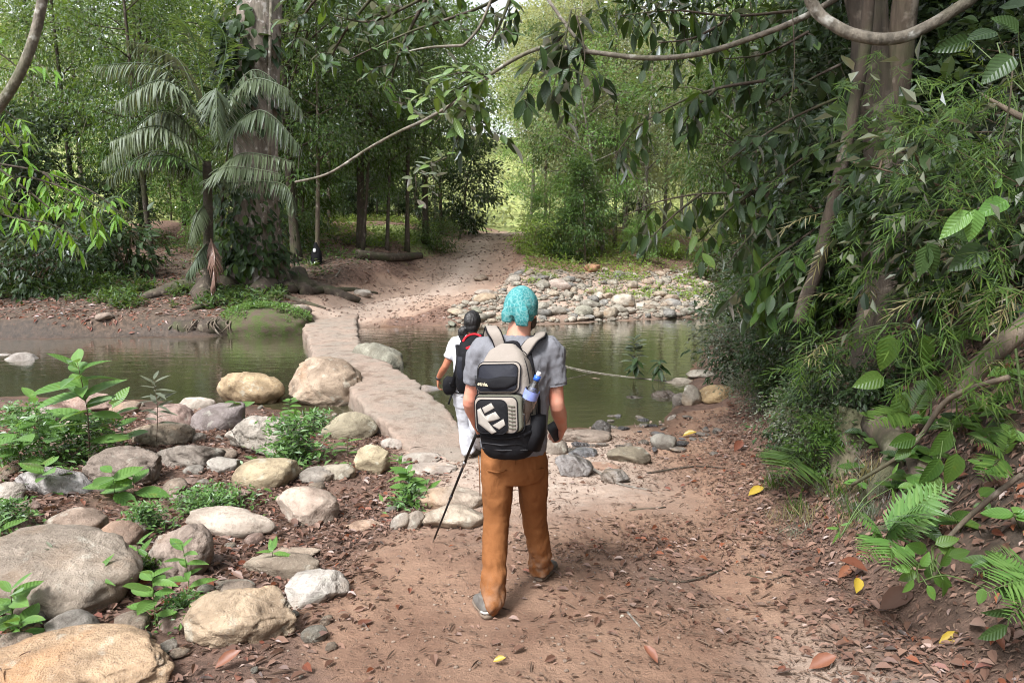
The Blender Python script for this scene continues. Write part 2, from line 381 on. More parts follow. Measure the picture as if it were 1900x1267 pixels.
# ------------------------------------------------------------------ ground, path, road, water, causeway
PLX_Y = [0, 2.6, 3.6, 4.6, 6, 7.6, 9]
PLX = [-.6, -.75, -.85, -.72, -.85, -1.1, -1.3]
def path_left(y): return np.interp(y, PLX_Y, PLX)
def grow(a, b, d0, k):
    out = []; x = a; d = d0
    while x < b: x += d; d *= k; out.append(x)
    return out
gx = np.arange(-5, 5.001, .05); e = np.array(grow(5, 170, .08, 1.075)); gx = np.concatenate([-e[::-1], gx, e])
gy = np.concatenate([np.arange(-14, 1.6, .8), np.arange(1.6, 9.6, .045), np.arange(9.6, 24, .11), np.arange(24, 46, .22), 46 + np.array(grow(0, 170, .4, 1.06))])
X, Y = np.meshgrid(gx, gy); nx, ny = len(gx), len(gy)
xf, yf = X.ravel(), Y.ravel(); Z = H(xf, yf)
V = np.stack([xf, yf, Z], -1)
i = np.arange(ny - 1)[:, None] * nx + np.arange(nx - 1)[None, :]
Q = np.stack([i, i + 1, i + nx + 1, i + nx], -1).reshape(-1, 4)
def ground_masks(x, y):
    n = fbm(P3(x * .9, y * .9), 4, 61); n2 = fbm(P3(x * 3.1, y * 3.1), 3, 67)
    d1 = shore_near(x) - y; d2 = y - shore_far(x); rd = road_d(x, y)
    inpath = sstep(-.5, .35, x - path_left(y) + .5 * n) * (1 - sstep(-.55, .25, x - bank_x(y) + .5 * n2)) * (y < 9.5)
    litter = np.where(d1 > 0, 1 - inpath, 0)
    # litter also lies along the right of the path and in a hollow in front of the walker
    litter = np.maximum(litter, .5 * np.exp(-((x - bank_x(y) + .2) / .4) ** 2) * (y < 9))
    litter = np.maximum(litter, .7 * np.exp(-(((x - 1.0) / .75) ** 2 + ((y - 4.1) / .9) ** 2)) * sstep(-.25, .35, n2 + .25))
    road = 1 - sstep(.75, 1.25, rd + .25 * n)
    litter = np.where(d2 > 0, (1 - road) * sstep(-.2, .7, d2 + .4 * n) * (1 - .75 * sstep(-1.5, 1.5, x) * (1 - sstep(30, 34, y))), litter)
    pale = np.where(d1 > 0, .85 * sstep(4.7, 6.2, y + .9 * n) * (1 - sstep(.8, 1.9, x)) * inpath, road * (.3 + .45 * np.exp(-((x - np.interp(y, RY, RX)) / .9) ** 2)))
    pale = np.maximum(pale, .8 * np.exp(-(((x - 1.55) / .35) ** 2 + ((y - 2.75) / .5) ** 2)))
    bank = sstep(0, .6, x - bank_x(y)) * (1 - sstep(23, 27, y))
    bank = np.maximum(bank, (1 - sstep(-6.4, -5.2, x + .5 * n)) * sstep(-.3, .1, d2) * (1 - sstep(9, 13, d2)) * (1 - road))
    moist = np.maximum(1 - sstep(0, .9, np.minimum(np.where(d1 > 0, d1, 9), np.where(d2 > 0, d2 * 1.5, 9)) + .3 * n), ((d1 < 0) & (d2 < 0)) * 1.0)
    green = np.where(d2 > 0, (1 - road) * sstep(8, 14, d2) * sstep(-.1, .3, n), 0)
    stones = sstep(-2.2, -.6, x) * (1 - sstep(29, 31, y)) * (d2 > -.3) * (1 - road); pale = np.maximum(pale, stones * .5); litter = litter * (1 - .8 * stones)
    green = np.maximum(green, sstep(46, 52, y)); litter = litter * (1 - sstep(44, 50, y))
    return np.clip(litter, 0, 1), np.clip(pale, 0, 1), np.clip(moist, 0, 1), np.clip(green, 0, 1), np.clip(bank, 0, 1)
masks = ground_masks(xf, yf)
def ground_material():
    m, nt, out = new_mat('earth'); b = NB(nt); tc = b.coord(False)
    li, pa, mo, gr, bk = [b.attr(k) for k in ('litter', 'pale', 'moist', 'green', 'bank')]
    n1 = b.noise(tc, 1.7, 9, .62); n2 = b.noise(tc, 9, 9, .68); n3 = b.noise(tc, 48, 7, .7); n4 = b.noise(tc, 170, 4, .7)
    dirt = b.mix(b.ramp(n1, .3, .7), (.195, .106, .068), (.325, .2, .135))
    dirt = b.mix(b.math('MULTIPLY', b.ramp(n2, .5, .75), .6), dirt, (.125, .072, .048))
    pale = b.mix(b.ramp(n2, .3, .7), (.42, .325, .265), (.55, .455, .385))
    lit = b.mix(b.ramp(n2, .35, .65), (.075, .045, .034), (.2, .12, .09))
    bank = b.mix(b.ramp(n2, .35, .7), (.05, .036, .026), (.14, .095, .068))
    c = b.mix(pa, dirt, pale)
    c = b.mix(b.math('MULTIPLY', b.ramp(b.math('ADD', li, b.math('MULTIPLY', b.math('SUBTRACT', n2, .5), .8)), .3, .75), .85), c, lit)
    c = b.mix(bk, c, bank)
    c = b.mix(b.math('MULTIPLY', b.ramp(b.math('ADD', gr, b.math('SUBTRACT', n2, .5)), .3, .7), .8), c, b.mix(b.ramp(n1, .35, .65), (.19, .28, .07), (.31, .36, .13)))
    c = b.mix(b.math('MULTIPLY', b.ramp(n3, .55, .75), .4), c, b.mix(1, c, (.45, .4, .38), 'MULTIPLY'))
    c = b.mix(b.math('MULTIPLY', b.ramp(n4, .62, .75), .35), c, (.5, .42, .36))
    c = b.mix(mo, c, b.mix(1, c, (.5, .48, .46), 'MULTIPLY'))
    h = b.math('ADD', b.math('ADD', b.math('MULTIPLY', n2, .6), b.math('MULTIPLY', n3, .35)), b.math('MULTIPLY', n4, .12))
    rough = b.math('SUBTRACT', .95, b.math('MULTIPLY', mo, .5))
    b.bsdf(out, c, rough, b.bump(h, 1.0, .06)); return m
M['earth'] = ground_material()
fc = V[Q].mean(1)
near_path = (fc[:, 0] > path_left(fc[:, 1])) & (fc[:, 0] < bank_x(fc[:, 1])) & (fc[:, 1] < shore_near(fc[:, 0]) - .9) & (fc[:, 1] > 0)
far_road = (road_d(fc[:, 0], fc[:, 1]) < 1.1) & (fc[:, 1] > 20.2) & (fc[:, 1] < 48)
for name, sel in (('path', near_path), ('dirt_road', far_road), ('ground', ~(near_path | far_road))):
    q = Q[sel]; used, inv = np.unique(q, return_inverse=True)
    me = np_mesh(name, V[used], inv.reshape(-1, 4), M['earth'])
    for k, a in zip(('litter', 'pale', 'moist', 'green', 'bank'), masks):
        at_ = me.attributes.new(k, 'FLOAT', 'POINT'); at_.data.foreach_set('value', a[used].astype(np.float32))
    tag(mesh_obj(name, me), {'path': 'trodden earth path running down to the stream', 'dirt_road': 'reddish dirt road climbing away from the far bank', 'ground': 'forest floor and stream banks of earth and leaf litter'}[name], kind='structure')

def water_material():
    m, nt, out = new_mat('stream_water'); b = NB(nt); tc = b.coord(False)
    mp = b.n('ShaderNodeMapping', Vector=tc); mp.inputs['Scale'].default_value = (1, 2.2, 1)
    n1 = b.noise(mp.outputs[0], 1.8, 3, .5); n2 = b.noise(mp.outputs[0], 9, 3, .5)
    nrm = b.bump(b.math('ADD', b.math('MULTIPLY', n1, .8), b.math('MULTIPLY', n2, .16)), .11, .12)
    mud = b.n('ShaderNodeBsdfDiffuse', Color=b.mix(b.noise(tc, .5, 4), (.075, .075, .04), (.10, .098, .055)))
    tr = b.n('ShaderNodeBsdfTransparent', Color=(.62, .56, .42))
    body = b.n('ShaderNodeMixShader', i0=.5); nt.links.new(mud.outputs[0], body.inputs[1]); nt.links.new(tr.outputs[0], body.inputs[2])
    gl = b.n('ShaderNodeBsdfGlossy', Color=(1, 1, 1), Roughness=.02, Normal=nrm)
    fr = b.n('ShaderNodeFresnel', IOR=1.36, Normal=nrm)
    mx = b.n('ShaderNodeMixShader', i0=b.math('MULTIPLY', fr.outputs[0], 1.7, True)); nt.links.new(body.outputs[0], mx.inputs[1]); nt.links.new(gl.outputs[0], mx.inputs[2])
    nt.links.new(mx.outputs[0], out.inputs['Surface']); return m
wx = np.linspace(-62, 42, 80); wy = np.linspace(8.0, 52, 60)
WX, WY = np.meshgrid(wx, wy); k = np.arange(59)[:, None] * 80 + np.arange(79)[None, :]
q = np.stack([k, k + 1, k + 81, k + 80], -1).reshape(-1, 4); wv = np.stack([WX.ravel(), WY.ravel(), 0 * WX.ravel()], -1)
ctr = wv[q].mean(1); q = q[(ctr[:, 1] > shore_near(ctr[:, 0]) - 2) & (ctr[:, 1] < shore_far(ctr[:, 0]) + 2)]
used, inv = np.unique(q, return_inverse=True)
tag(mesh_obj('water', np_mesh('water', wv[used], inv.reshape(-1, 4), water_material())), 'still brownish green water of the forest stream', kind='structure')

# causeway: a low earth-covered slab across the stream
cw = [(-.62, 6.7, .40, .10), (-.78, 7.6, .42, .15), (-1.22, 8.5, .47, .24), (-1.66, 9.5, .5, .29), (-2.42, 11.4, .5, .30), (-3.45, 13.5, .5, .27), (-4.1, 15.6, .55, .25), (-4.72, 17.6, .66, .27), (-5.15, 19.4, .7, .27), (-5.35, 20.6, .7, .3)]
cs = np.array(cw); ts = np.linspace(0, len(cw) - 1, 420)
cpath = np.stack([np.interp(ts, range(len(cw)), cs[:, j]) for j in range(4)], -1)
prof = [(-1.0, -.8), (-1.0, -.5), (-1.0, -.3), (-1.0, -.16), (-1.0, -.07), (-.985, -.015)] + [(u_, .0 + .012 * math.cos(u_ * 1.5)) for u_ in np.linspace(-.94, .94, 22)] + [(.985, -.03), (1.0, -.1), (1.0, -.2), (1.02, -.4), (1.04, -.8)]
VV = []
for j in range(len(cpath)):
    a = cpath[max(j - 1, 0)]; c = cpath[min(j + 1, len(cpath) - 1)]; t = Vector((c[0] - a[0], c[1] - a[1], 0)).normalized(); sdir = Vector((t.y, -t.x, 0))
    for (u, w) in prof:
        p = cpath[j]; VV.append((p[0] + sdir.x * u * p[2], p[1] + sdir.y * u * p[2], p[3] + w))
VV = np.array(VV); nz = fbm(VV * 2.6, 4, 91); nz2 = fbm(VV * 9, 3, 95)
nz3 = fbm(VV * 24, 3, 97); chip = np.clip(fbm(VV * 4.5, 3, 99) - .25, 0, 1); VV[:, 0] += .10 * nz + .03 * nz2 + .006 * nz3; VV[:, 2] += .035 * nz + .004 * nz2 + .003 * nz3 - .02 * chip
npf = len(prof); k = np.arange(len(cpath) - 1)[:, None] * npf + np.arange(npf - 1)[None, :]
def causeway_material():
    m, nt, out = new_mat('causeway_concrete'); b = NB(nt); tc = b.coord(False)
    n1 = b.noise(tc, 1.5, 8, .6); n2 = b.noise(tc, 11, 8, .7); n3 = b.noise(tc, 60, 6, .7)
    c = b.mix(b.ramp(n1, .32, .68), (.30, .225, .18), (.245, .21, .175)); c = b.mix(b.math('MULTIPLY', b.ramp(n2, .45, .7), .5), c, (.17, .118, .09)); c = b.mix(b.math('MULTIPLY', b.ramp(b.noise(tc, 4, 5), .52, .66), .6), c, (.13, .085, .06))
    c = b.mix(b.math('MULTIPLY', b.ramp(n3, .58, .75), .5), c, (.34, .285, .24))
    b.bsdf(out, c, .9, b.bump(b.math('ADD', n2, b.math('MULTIPLY', n3, .5)), .8, .035)); return m
me = np_mesh('causeway', VV, np.stack([k, k + npf, k + npf + 1, k + 1], -1).reshape(-1, 4), causeway_material())
tag(mesh_obj('causeway', me), 'narrow pale concrete causeway crossing the stream to the dirt road', 'causeway')
def cause_z(x, y):
    j = np.argmin((cpath[:, 0] - x) ** 2 + (cpath[:, 1] - y) ** 2); return cpath[j, 3] + .02 if abs(cpath[j, 0] - x) < cpath[j, 2] else hz(x, y)

# ------------------------------------------------------------------ stones
def ico(sub):
    bm = bmesh.new(); bmesh.ops.create_icosphere(bm, subdivisions=sub, radius=1)
    v = np.array([x.co[:] for x in bm.verts]); f = np.array([[q.index for q in p.verts] for p in bm.faces]); bm.free(); return v, f
ICO = {k: ico(k) for k in (1, 2, 3, 4, 5)}
def stone_mesh(w, d, h, seed, rough=.5, angular=.4, sub=4, mat='rock'):
    v, f = ICO[sub]; r = np.random.default_rng(seed); p = v.copy()
    p = np.sign(p) * np.abs(p) ** .88
    for _ in range(int(4 + 9 * angular)):
        nrm = r.normal(size=3); nrm[2] *= .8; nrm /= np.linalg.norm(nrm); t = r.uniform(.62, .92)
        dd = p @ nrm - t; p = p - nrm[None] * (np.clip(dd, 0, None) * (.45 + .5 * angular))[:, None]
    o = r.uniform(0, 50, 3)
    dis = .17 * fbm(v * 1.1 + o, 3, seed) + .07 * rough * fbm(v * 3.4 + o, 4, seed + 5) + .03 * rough * fbm(v * 10 + o, 3, seed + 9)
    rid = 1 - np.abs(fbm(v * 2.2 + o, 3, seed + 3)); dis = dis - .10 * rough * np.clip(rid - .86, 0, 1) / .14
    p = p + v * dis[:, None]; p *= np.array([w, d, h]) / 2
    return np_mesh('stone', p, f, M[mat])
def stone(px, py, w, hh, col, label, seed, mat='rock', rough=.5, angular=.35, tilt=(0, 0), turn=0.0, dk=.75, sub=4, name='boulder', cat='boulder', on=None, sink=.26, group=None):
    rough = min(1, rough + .25); angular = min(1, angular + .15)
    """a stone whose foot is seen at (px, py) and which looks w by hh photo pixels"""
    g = G(px, py); dist = math.sqrt(g.y ** 2 + (CAM_Z - g.z) ** 2); s = dist / F
    W = w * s; A = .86 * hh * s / (1 - sink * .6); al = math.atan2(CAM_Z - g.z, g.y); D = W * dk
    D = min(D, A * .9 / max(math.sin(al), .1)); hf = math.sqrt(max(A * A - (D * math.sin(al)) ** 2, (.42 * A) ** 2)) / math.cos(al)
    y = g.y + D * .42; x = g.x * (y / g.y); z = (on if on is not None else max(hz(x, y), -.12)) + hf * (.5 - sink)
    o = mesh_obj(name, stone_mesh(W, D, hf, seed, rough, angular, sub, mat))
    o.location = (x, y, z); o.rotation_euler = (R(tilt[0]), R(tilt[1]), R(turn)); o.color = (*col, 1)
    tag(o, label, cat, group); return o
TAN, GREY, BROWN, PINK, PALE, DARK, ORNG, GOLD = (.37, .30, .24), (.33, .31, .28), (.27, .22, .17), (.36, .26, .22), (.46, .42, .37), (.15, .14, .13), (.42, .27, .16), (.44, .32, .17)
S = stone
S(108, 1150, 322, 172, (.33, .285, .235), 'huge smooth grey-brown boulder, the largest on the left bank', 1, rough=.25, angular=.15, sub=5, dk=.8, tilt=(0, 8))
S(150, 1312, 370, 142, (.43, .31, .20), 'wide orange-tan boulder with a dark crack in the bottom left corner', 2, rough=.3, angular=.2, sub=5, dk=.6)
S(455, 1198, 200, 115, (.45, .355, .25), 'rough blocky tan boulder beside the leafy sprouts', 3, rough=.9, angular=.9, sub=5)
S(582, 1127, 132, 72, (.44, .42, .39), 'rough pale grey rock just behind the blocky tan boulder', 4, rough=.8, angular=.7)
S(150, 1008, 112, 64, (.31, .24, .19), 'brown rounded rock, left half of the split pair behind the huge boulder', 5, rough=.5, angular=.3)
S(222, 1024, 86, 62, (.32, .24, .19), 'brown rounded rock, right half of the split pair behind the huge boulder', 6, rough=.4, angular=.4)
S(334, 1078, 118, 124, (.38, .315, .27), 'leaning grey slab of rock with an orange streaked edge', 7, 'rock_band', rough=.3, angular=.6, tilt=(-22, 28), turn=-24, sub=5)
S(432, 1002, 168, 60, (.43, .375, .32), 'long low pale rock lying in the litter behind the leaning slab', 8, rough=.6, angular=.6, turn=-6, tilt=(0, 4), dk=.5)
S(570, 977, 118, 78, (.46, .38, .32), 'pale pinkish rock with a bright flat face among dead leaves', 9, rough=.4, angular=.9, tilt=(12, 10))
S(524, 1078, 142, 54, (.33, .28, .22), 'low half buried rock behind a three leaved seedling', 10, rough=.6, angular=.5, dk=.5)
S(540, 1040, 110, 26, (.4, .33, .26), 'flat buried tan rock just behind the half buried one', 11, angular=.5, dk=.6)
S(432, 1098, 84, 26, (.3, .27, .22), 'small flat rock touching the top of the blocky tan boulder', 12, dk=.6)
S(106, 924, 136, 66, (.38, .37, .37), 'grey and white striped rock beside green leaves', 13, 'rock_band', rough=.5, angular=.5, tilt=(0, 12))
S(238, 902, 142, 86, (.24, .20, .17), 'dark brown blocky boulder with a deep cleft', 14, rough=.9, angular=.6, sub=5)
S(346, 868, 128, 56, (.27, .24, .21), 'long grey-brown rock like a weathered log behind the cleft boulder', 15, 'rock_band', angular=.5, turn=8, tilt=(0, -6), dk=.45)
S(300, 830, 118, 52, (.26, .22, .17), 'brown banded rock under the slender grey-leaved plant', 16, 'rock_band', rough=.4)
S(322, 797, 90, 56, (.34, .25, .22), 'pinkish brown rounded boulder next to the dark egg shaped one', 17, rough=.4)
S(408, 801, 108, 62, (.25, .22, .22), 'smooth dark grey egg shaped boulder', 18, rough=.1, angular=.05, tilt=(0, -16))
S(362, 760, 78, 28, PALE, 'flat pale stone at the near edge of the water', 19, dk=.6)
S(472, 752, 126, 74, (.44, .34, .21), 'golden tan rough rock at the water edge left of the big boulder', 20, rough=.7, angular=.7, tilt=(0, 14))
S(500, 687, 40, 15, (.42, .36, .25), 'little tan stone poking out of the water', 21, sub=3)
S(40, 672, 68, 32, (.3, .28, .26), 'pale grey rock standing in the water at the far left', 22, sub=3, angular=.5)
S(8, 662, 40, 16, (.38, .36, .34), 'flat light stone on the far left water edge', 222, sub=3)
S(322, 735, 34, 10, GREY, 'thin flat stone in shallow water before the pale stone', 223, sub=3)
S(404, 727, 28, 8, TAN, 'tiny flat stone in the water left of the golden rock', 224, sub=3)
S(505, 850, 166, 92, (.38, .35, .31), 'large weathered grey slab behind a bushy green weed', 23, 'rock_band', rough=.8, angular=.8, sub=5)
S(648, 816, 102, 58, (.31, .28, .2), 'rounded mossy grey boulder below the causeway wall', 24, rough=.6)
S(498, 908, 126, 66, (.41, .345, .23), 'smooth yellowish tan rock in front of the weathered slab', 25, rough=.4, angular=.4, turn=10)
S(595, 898, 78, 34, (.31, .29, .26), 'grey flat stone touching the yellowish tan rock', 26, angular=.5)
S(692, 882, 82, 62, (.47, .41, .28), 'pale yellow rounded rock in the leaf litter', 27, rough=.5, angular=.5)
S(622, 892, 74, 38, (.33, .3, .24), 'grey-brown stone left of the pale yellow rock', 28, angular=.5)
S(415, 882, 70, 42, (.36, .34, .31), 'light grey rock left of the yellowish tan rock', 29, angular=.7)
S(832, 948, 136, 50, (.40, .34, .28), 'flat pale paving rock set in the path, the rear one', 30, angular=.5, rough=.4, dk=.6)
S(842, 984, 128, 54, (.42, .36, .29), 'flat pale paving rock set in the path beside the trekking pole', 31, angular=.5, rough=.4, dk=.6)
S(805, 884, 110, 26, (.42, .37, .33), 'low pale slab half sunk in the path behind the paving rocks', 32, angular=.5, dk=.7)
S(780, 858, 90, 20, (.41, .37, .33), 'low pale slab half sunk at the start of the causeway', 33, angular=.5, dk=.7)
S(18, 938, 66, 44, (.36, .33, .29), 'grey rock at the left edge of the photo under weeds', 34)
S(672, 986, 72, 24, (.38, .27, .2), 'reddish tan rock buried in leaves left of the pole tip', 35, angular=.5, dk=.6)
S(742, 986, 34, 42, GREY, 'small tilted slab standing in the litter', 36, angular=.9, tilt=(0, 35), sub=3)
S(768, 984, 52, 36, (.4, .36, .31), 'thin leaning slab next to the paving rock', 37, angular=.9, tilt=(0, -38), turn=-25, sub=3)
S(720, 788, 36, 34, (.42, .33, .27), 'small pinkish stone propped against the causeway wall', 38, angular=.8, sub=3)
S(760, 798, 40, 18, (.42, .36, .32), 'pale little stone on the causeway edge', 39, sub=3)
S(165, 768, 104, 44, PINK, 'pinkish rock behind the tall green plant', 40)
S(96, 790, 80, 40, (.33, .29, .26), 'grey-brown rock behind the weeds at the left', 41)
S(150, 822, 92, 52, (.37, .32, .27), 'tan rock hidden behind the tall green plant stem', 42)
S(30, 795, 60, 26, GREY, 'low grey stone near the left water edge', 43, sub=3)
S(235, 770, 60, 30, TAN, 'low tan stone at the water edge beyond the slender plant', 44, sub=3)
S(205, 870, 60, 34, BROWN, 'small brown rock between the striped rock and the cleft boulder', 45, sub=3)
S(640, 850, 50, 22, PINK, 'pinkish little rock among seedlings before the mossy boulder', 46, sub=3)
S(560, 790, 60, 28, TAN, 'tan stone at the foot of the big boulder', 47, sub=3)
S(728, 836, 46, 24, (.4, .36, .33), 'pale stone at the left edge of the path', 48, sub=3)
S(617, 757, 158, 118, (.36, .285, .215), 'big upright grey and tan boulder at the side of the causeway', 50, rough=.35, angular=.3, sub=5, dk=.8, sink=.12, tilt=(-6, 10))
S(704, 690, 108, 70, (.27, .27, .22), 'greenish grey boulder in the water right of the causeway', 51, 'rock', rough=.6, angular=.6, tilt=(0, 16), dk=.9)
S(792, 730, 62, 30, (.22, .21, .21), 'dark grey stone beside the dark haired walker', 52, angular=.3, sub=3)
# right of the walker
S(1088, 822, 104, 30, (.30, .25, .21), 'long brown-grey stone at the water edge by the orange-trousered walker', 60, dk=.5, angular=.3)
S(1115, 806, 38, 32, (.09, .085, .08), 'round nearly black wet stone in the shallows', 61, 'rock_wet', sub=3)
S(1165, 860, 86, 36, (.19, .165, .12), 'mossy brown stone on the sand right of the walker', 62, angular=.3)
S(1232, 836, 58, 34, (.28, .27, .24), 'grey stone beside the yellow leaf near the shallows', 63, angular=.5, sub=3)
S(1030, 843, 54, 32, (.21, .18, .15), 'dark brown stone touching the shallows behind the walker hip', 64, sub=3)
S(1082, 850, 56, 20, (.18, .19, .21), 'slate blue flat stone on the sand', 65, 'rock_wet', sub=3)
S(1066, 886, 84, 46, (.25, .24, .24), 'grey sloping slab half buried right of the walker', 66, 'rock_wet', angular=.8, tilt=(0, 14))
S(1140, 898, 66, 30, (.22, .21, .2), 'dark flat slab in the sand below the mossy stone', 67, 'rock_wet', angular=.7)
S(1118, 872, 72, 18, (.40, .26, .19), 'reddish flat stone below the mossy brown one', 68, sub=3)
S(1284, 754, 44, 50, (.38, .36, .31), 'upright pale grey block at the right end of the shallows', 69, angular=.9, rough=.5, sub=3, dk=.9)
S(1334, 748, 82, 38, (.42, .31, .17), 'yellow-orange rounded rock under the dark bushes', 70, angular=.3, rough=.3)
S(1262, 714, 70, 24, (.36, .33, .28), 'long flat pale rock behind the upright pale block', 71, angular=.5, dk=.5, sub=3)
S(1300, 702, 60, 16, (.3, .28, .24), 'flat brown rock in the water before the overhanging bushes', 72, sub=3)
S(1106, 706, 36, 20, (.27, .2, .16), 'brown stone out in the water by the drowned branch', 73, angular=.8, sub=3)
S(1176, 742, 46, 24, (.1, .085, .07), 'dark mud lump out in the shallows', 74, 'rock_wet', rough=1, sub=3)
S(1232, 742, 60, 34, (.11, .09, .075), 'dark rooty lump of mud left of the pale block', 75, 'rock_wet', rough=1)
S(1262, 752, 30, 28, (.2, .18, .16), 'small dark stone leaning on the upright pale block', 76, sub=3)
S(1100, 507, 34, 20, (.43, .24, .14), 'orange boulder on the far stone bank', 77, sub=3, sink=.15)
S(1158, 574, 50, 32, (.42, .38, .32), 'big pale oval boulder at the far water edge', 78, rough=.2, angular=.1, sink=.12)
S(900, 563, 44, 22, (.40, .32, .23), 'tan boulder on the far bank left of the turquoise head scarf', 79, angular=.4, sub=3)
S(898, 548, 40, 16, (.36, .32, .28), 'flat grey stone just above the tan boulder on the far bank', 80, sub=3)
S(1038, 538, 44, 26, (.42, .35, .31), 'pinkish white boulder in the middle of the far stone bank', 81, sub=3, angular=.4)
S(1246, 572, 42, 22, (.25, .25, .24), 'dark grey oval boulder at the far water edge', 82, sub=3, angular=.1)
S(1303, 575, 30, 22, (.40, .36, .29), 'tan round boulder at the right end of the far stone bank', 83, sub=3, angular=.2)
S(1082, 588, 40, 24, (.27, .27, .22), 'greenish oval boulder at the far water edge behind the head scarf', 84, sub=3, angular=.1)
S(672, 552, 36, 17, (.45, .42, .38), 'pale boulder at the foot of the root left of the dirt road', 85, sub=3, angular=.4)
S(862, 424, 44, 12, (.3, .26, .16), 'grassy mound stone at the top of the dirt road', 86, sub=3)
S(893, 522, 30, 14, BROWN, 'brown stone at the right edge of the dirt road', 87, sub=3)
S(555, 603, 50, 26, (.33, .29, .25), 'grey rock at the causeway far end beside the mossy hummock', 88, sub=3)
S(195, 612, 40, 16, (.3, .24, .2), 'flat brown rock on the far left bank', 89, sub=3)
mm = [stone_mesh(1, .75, .5, 380 + k, .6, .45 + .1 * (k % 4), 3, 'rock') for k in range(7)]
mr = random.Random(9); spm = []
for k in range(900):
    if len(spm) >= 46: break
    px, py = mr.uniform(-20, 740), mr.uniform(752, 1230)
    if px > 560 + (1000 - py) * .5: continue
    g = G(px, py); s = mr.uniform(.14, .32)
    if any((g.x - a) ** 2 + (g.y - c) ** 2 < (s + t) ** 2 * .2 for a, c, t in spm) or any((g.x - o.location.x) ** 2 + (g.y - o.location.y) ** 2 < (.42 * o.dimensions.x + .2 * s) ** 2 for o in COL.objects if o.name.startswith('boulder')): continue
    spm.append((g.x, g.y, s)); o = mesh_obj('rock', mm[mr.randrange(7)]); o.scale = (s, s, s); o.location = (g.x, g.y, max(g.z, 0) + s * .08); o.rotation_euler = (mr.uniform(-.25, .25), mr.uniform(-.25, .25), mr.uniform(0, 6.28))
    c = mr.choice([TAN, GREY, BROWN, PINK, PALE, TAN]); v = mr.uniform(.8, 1.1); o.color = (c[0] * v, c[1] * v, c[2] * v, 1)
    tag(o, 'middling half sunk rock filling a gap between the boulders of the left bank', 'rock', 'middling rocks between the left bank boulders')
# bank of river stones
far_meshes = [stone_mesh(1, .72, .5, 300 + k, .3, .25 + .25 * (k % 3), 3 if k < 4 else 2) for k in range(9)]
cols = [(.34, .32, .27), (.28, .27, .23), (.37, .32, .25), (.2, .2, .19), (.42, .39, .34), (.32, .26, .2), (.27, .28, .22)]
placed = []
sr = random.Random(5)
tries = 0
while len(placed) < 285 and tries < 12000:
    tries += 1
    x = sr.uniform(-1.9, 9.0); u = sr.random() ** 1.5; d2 = .05 + u * 8.5; y = float(shore_far(x)) + d2
    if x < -.6 and d2 > 3.2 + sr.random(): continue
    if road_d(np.array([x]), np.array([y]))[0] < 1.05 or x > bank_x(y) + .6: continue
    s = min(1.0, .27 + .55 * sr.random() ** 1.6) * (1.0 - .035 * d2)
    if any((x - a) ** 2 + (y - c) ** 2 < (.27 * (s + t)) ** 2 for a, c, t in placed): continue
    placed.append((x, y, s))
    o = mesh_obj('river_stone', far_meshes[sr.randrange(9)])
    o.scale = (s, s * sr.uniform(.8, 1.1), s * sr.uniform(.75, 1.15)); o.location = (x, y, hz(x, y) + s * .13)
    o.rotation_euler = (sr.uniform(-.25, .25), sr.uniform(-.25, .25), sr.uniform(0, 6.28)); c = sr.choice(cols); f = sr.uniform(.8, 1.2)
    o.color = (c[0] * f, c[1] * f, c[2] * f, 1)
    tag(o, 'rounded grey river stone, one of those heaped along the far bank', 'stone', 'river stones heaped along the far bank')
# thin slates along the near shallows right of the walker
sl = [stone_mesh(1, .65, .24, 330 + k, .5, .9, 2, 'rock_wet' if k % 2 else 'rock') for k in range(5)]
for k in range(46):
    for _ in range(50):
        px, py = sr.uniform(1035, 1345), sr.uniform(768, 850)
        if py > 772 + abs(px - 1240) * .0 and (px > 1130 or py > 800): break
    g = G(px, py); s = sr.uniform(.07, .26)
    o = mesh_obj('shore_stone', sl[sr.randrange(5)]); o.scale = (s, s, s * sr.uniform(.7, 1.3)); o.location = (g.x, g.y, max(g.z, -.02) + s * .06)
    o.rotation_euler = (sr.uniform(-.3, .3), sr.uniform(-.3, .3), sr.uniform(0, 6.28)); v = sr.uniform(.7, 1.3); c = sr.choice([(.15, .15, .16), (.22, .2, .18), (.28, .25, .22), (.12, .12, .13)])
    o.color = (c[0] * v, c[1] * v, c[2] * v, 1)
    tag(o, 'small dark flat stone lying along the near shallows right of the walker', 'stone', 'flat stones along the near shallows')
# small stones scattered through the left bank
sm = [stone_mesh(1, .75, .55, 350 + k, .4, .5, 2) for k in range(5)]
for k in range(70):
    px, py = sr.uniform(-20, 760), sr.uniform(750, 1260)
    if px > 640 and py > 1010: continue
    g = G(px, py); s = sr.uniform(.05, .15)
    o = mesh_obj('cobble', sm[sr.randrange(5)]); o.scale = (s, s, s); o.location = (g.x, g.y, max(g.z, 0) + s * .1)
    o.rotation_euler = (sr.uniform(-.3, .3), sr.uniform(-.3, .3), sr.uniform(0, 6.28)); c = sr.choice(cols); v = sr.uniform(.8, 1.15)
    o.color = (c[0] * v, c[1] * v, c[2] * v, 1)
    tag(o, 'fist sized cobble half sunk in the litter among the boulders of the left bank', 'stone', 'small cobbles among the left bank boulders')
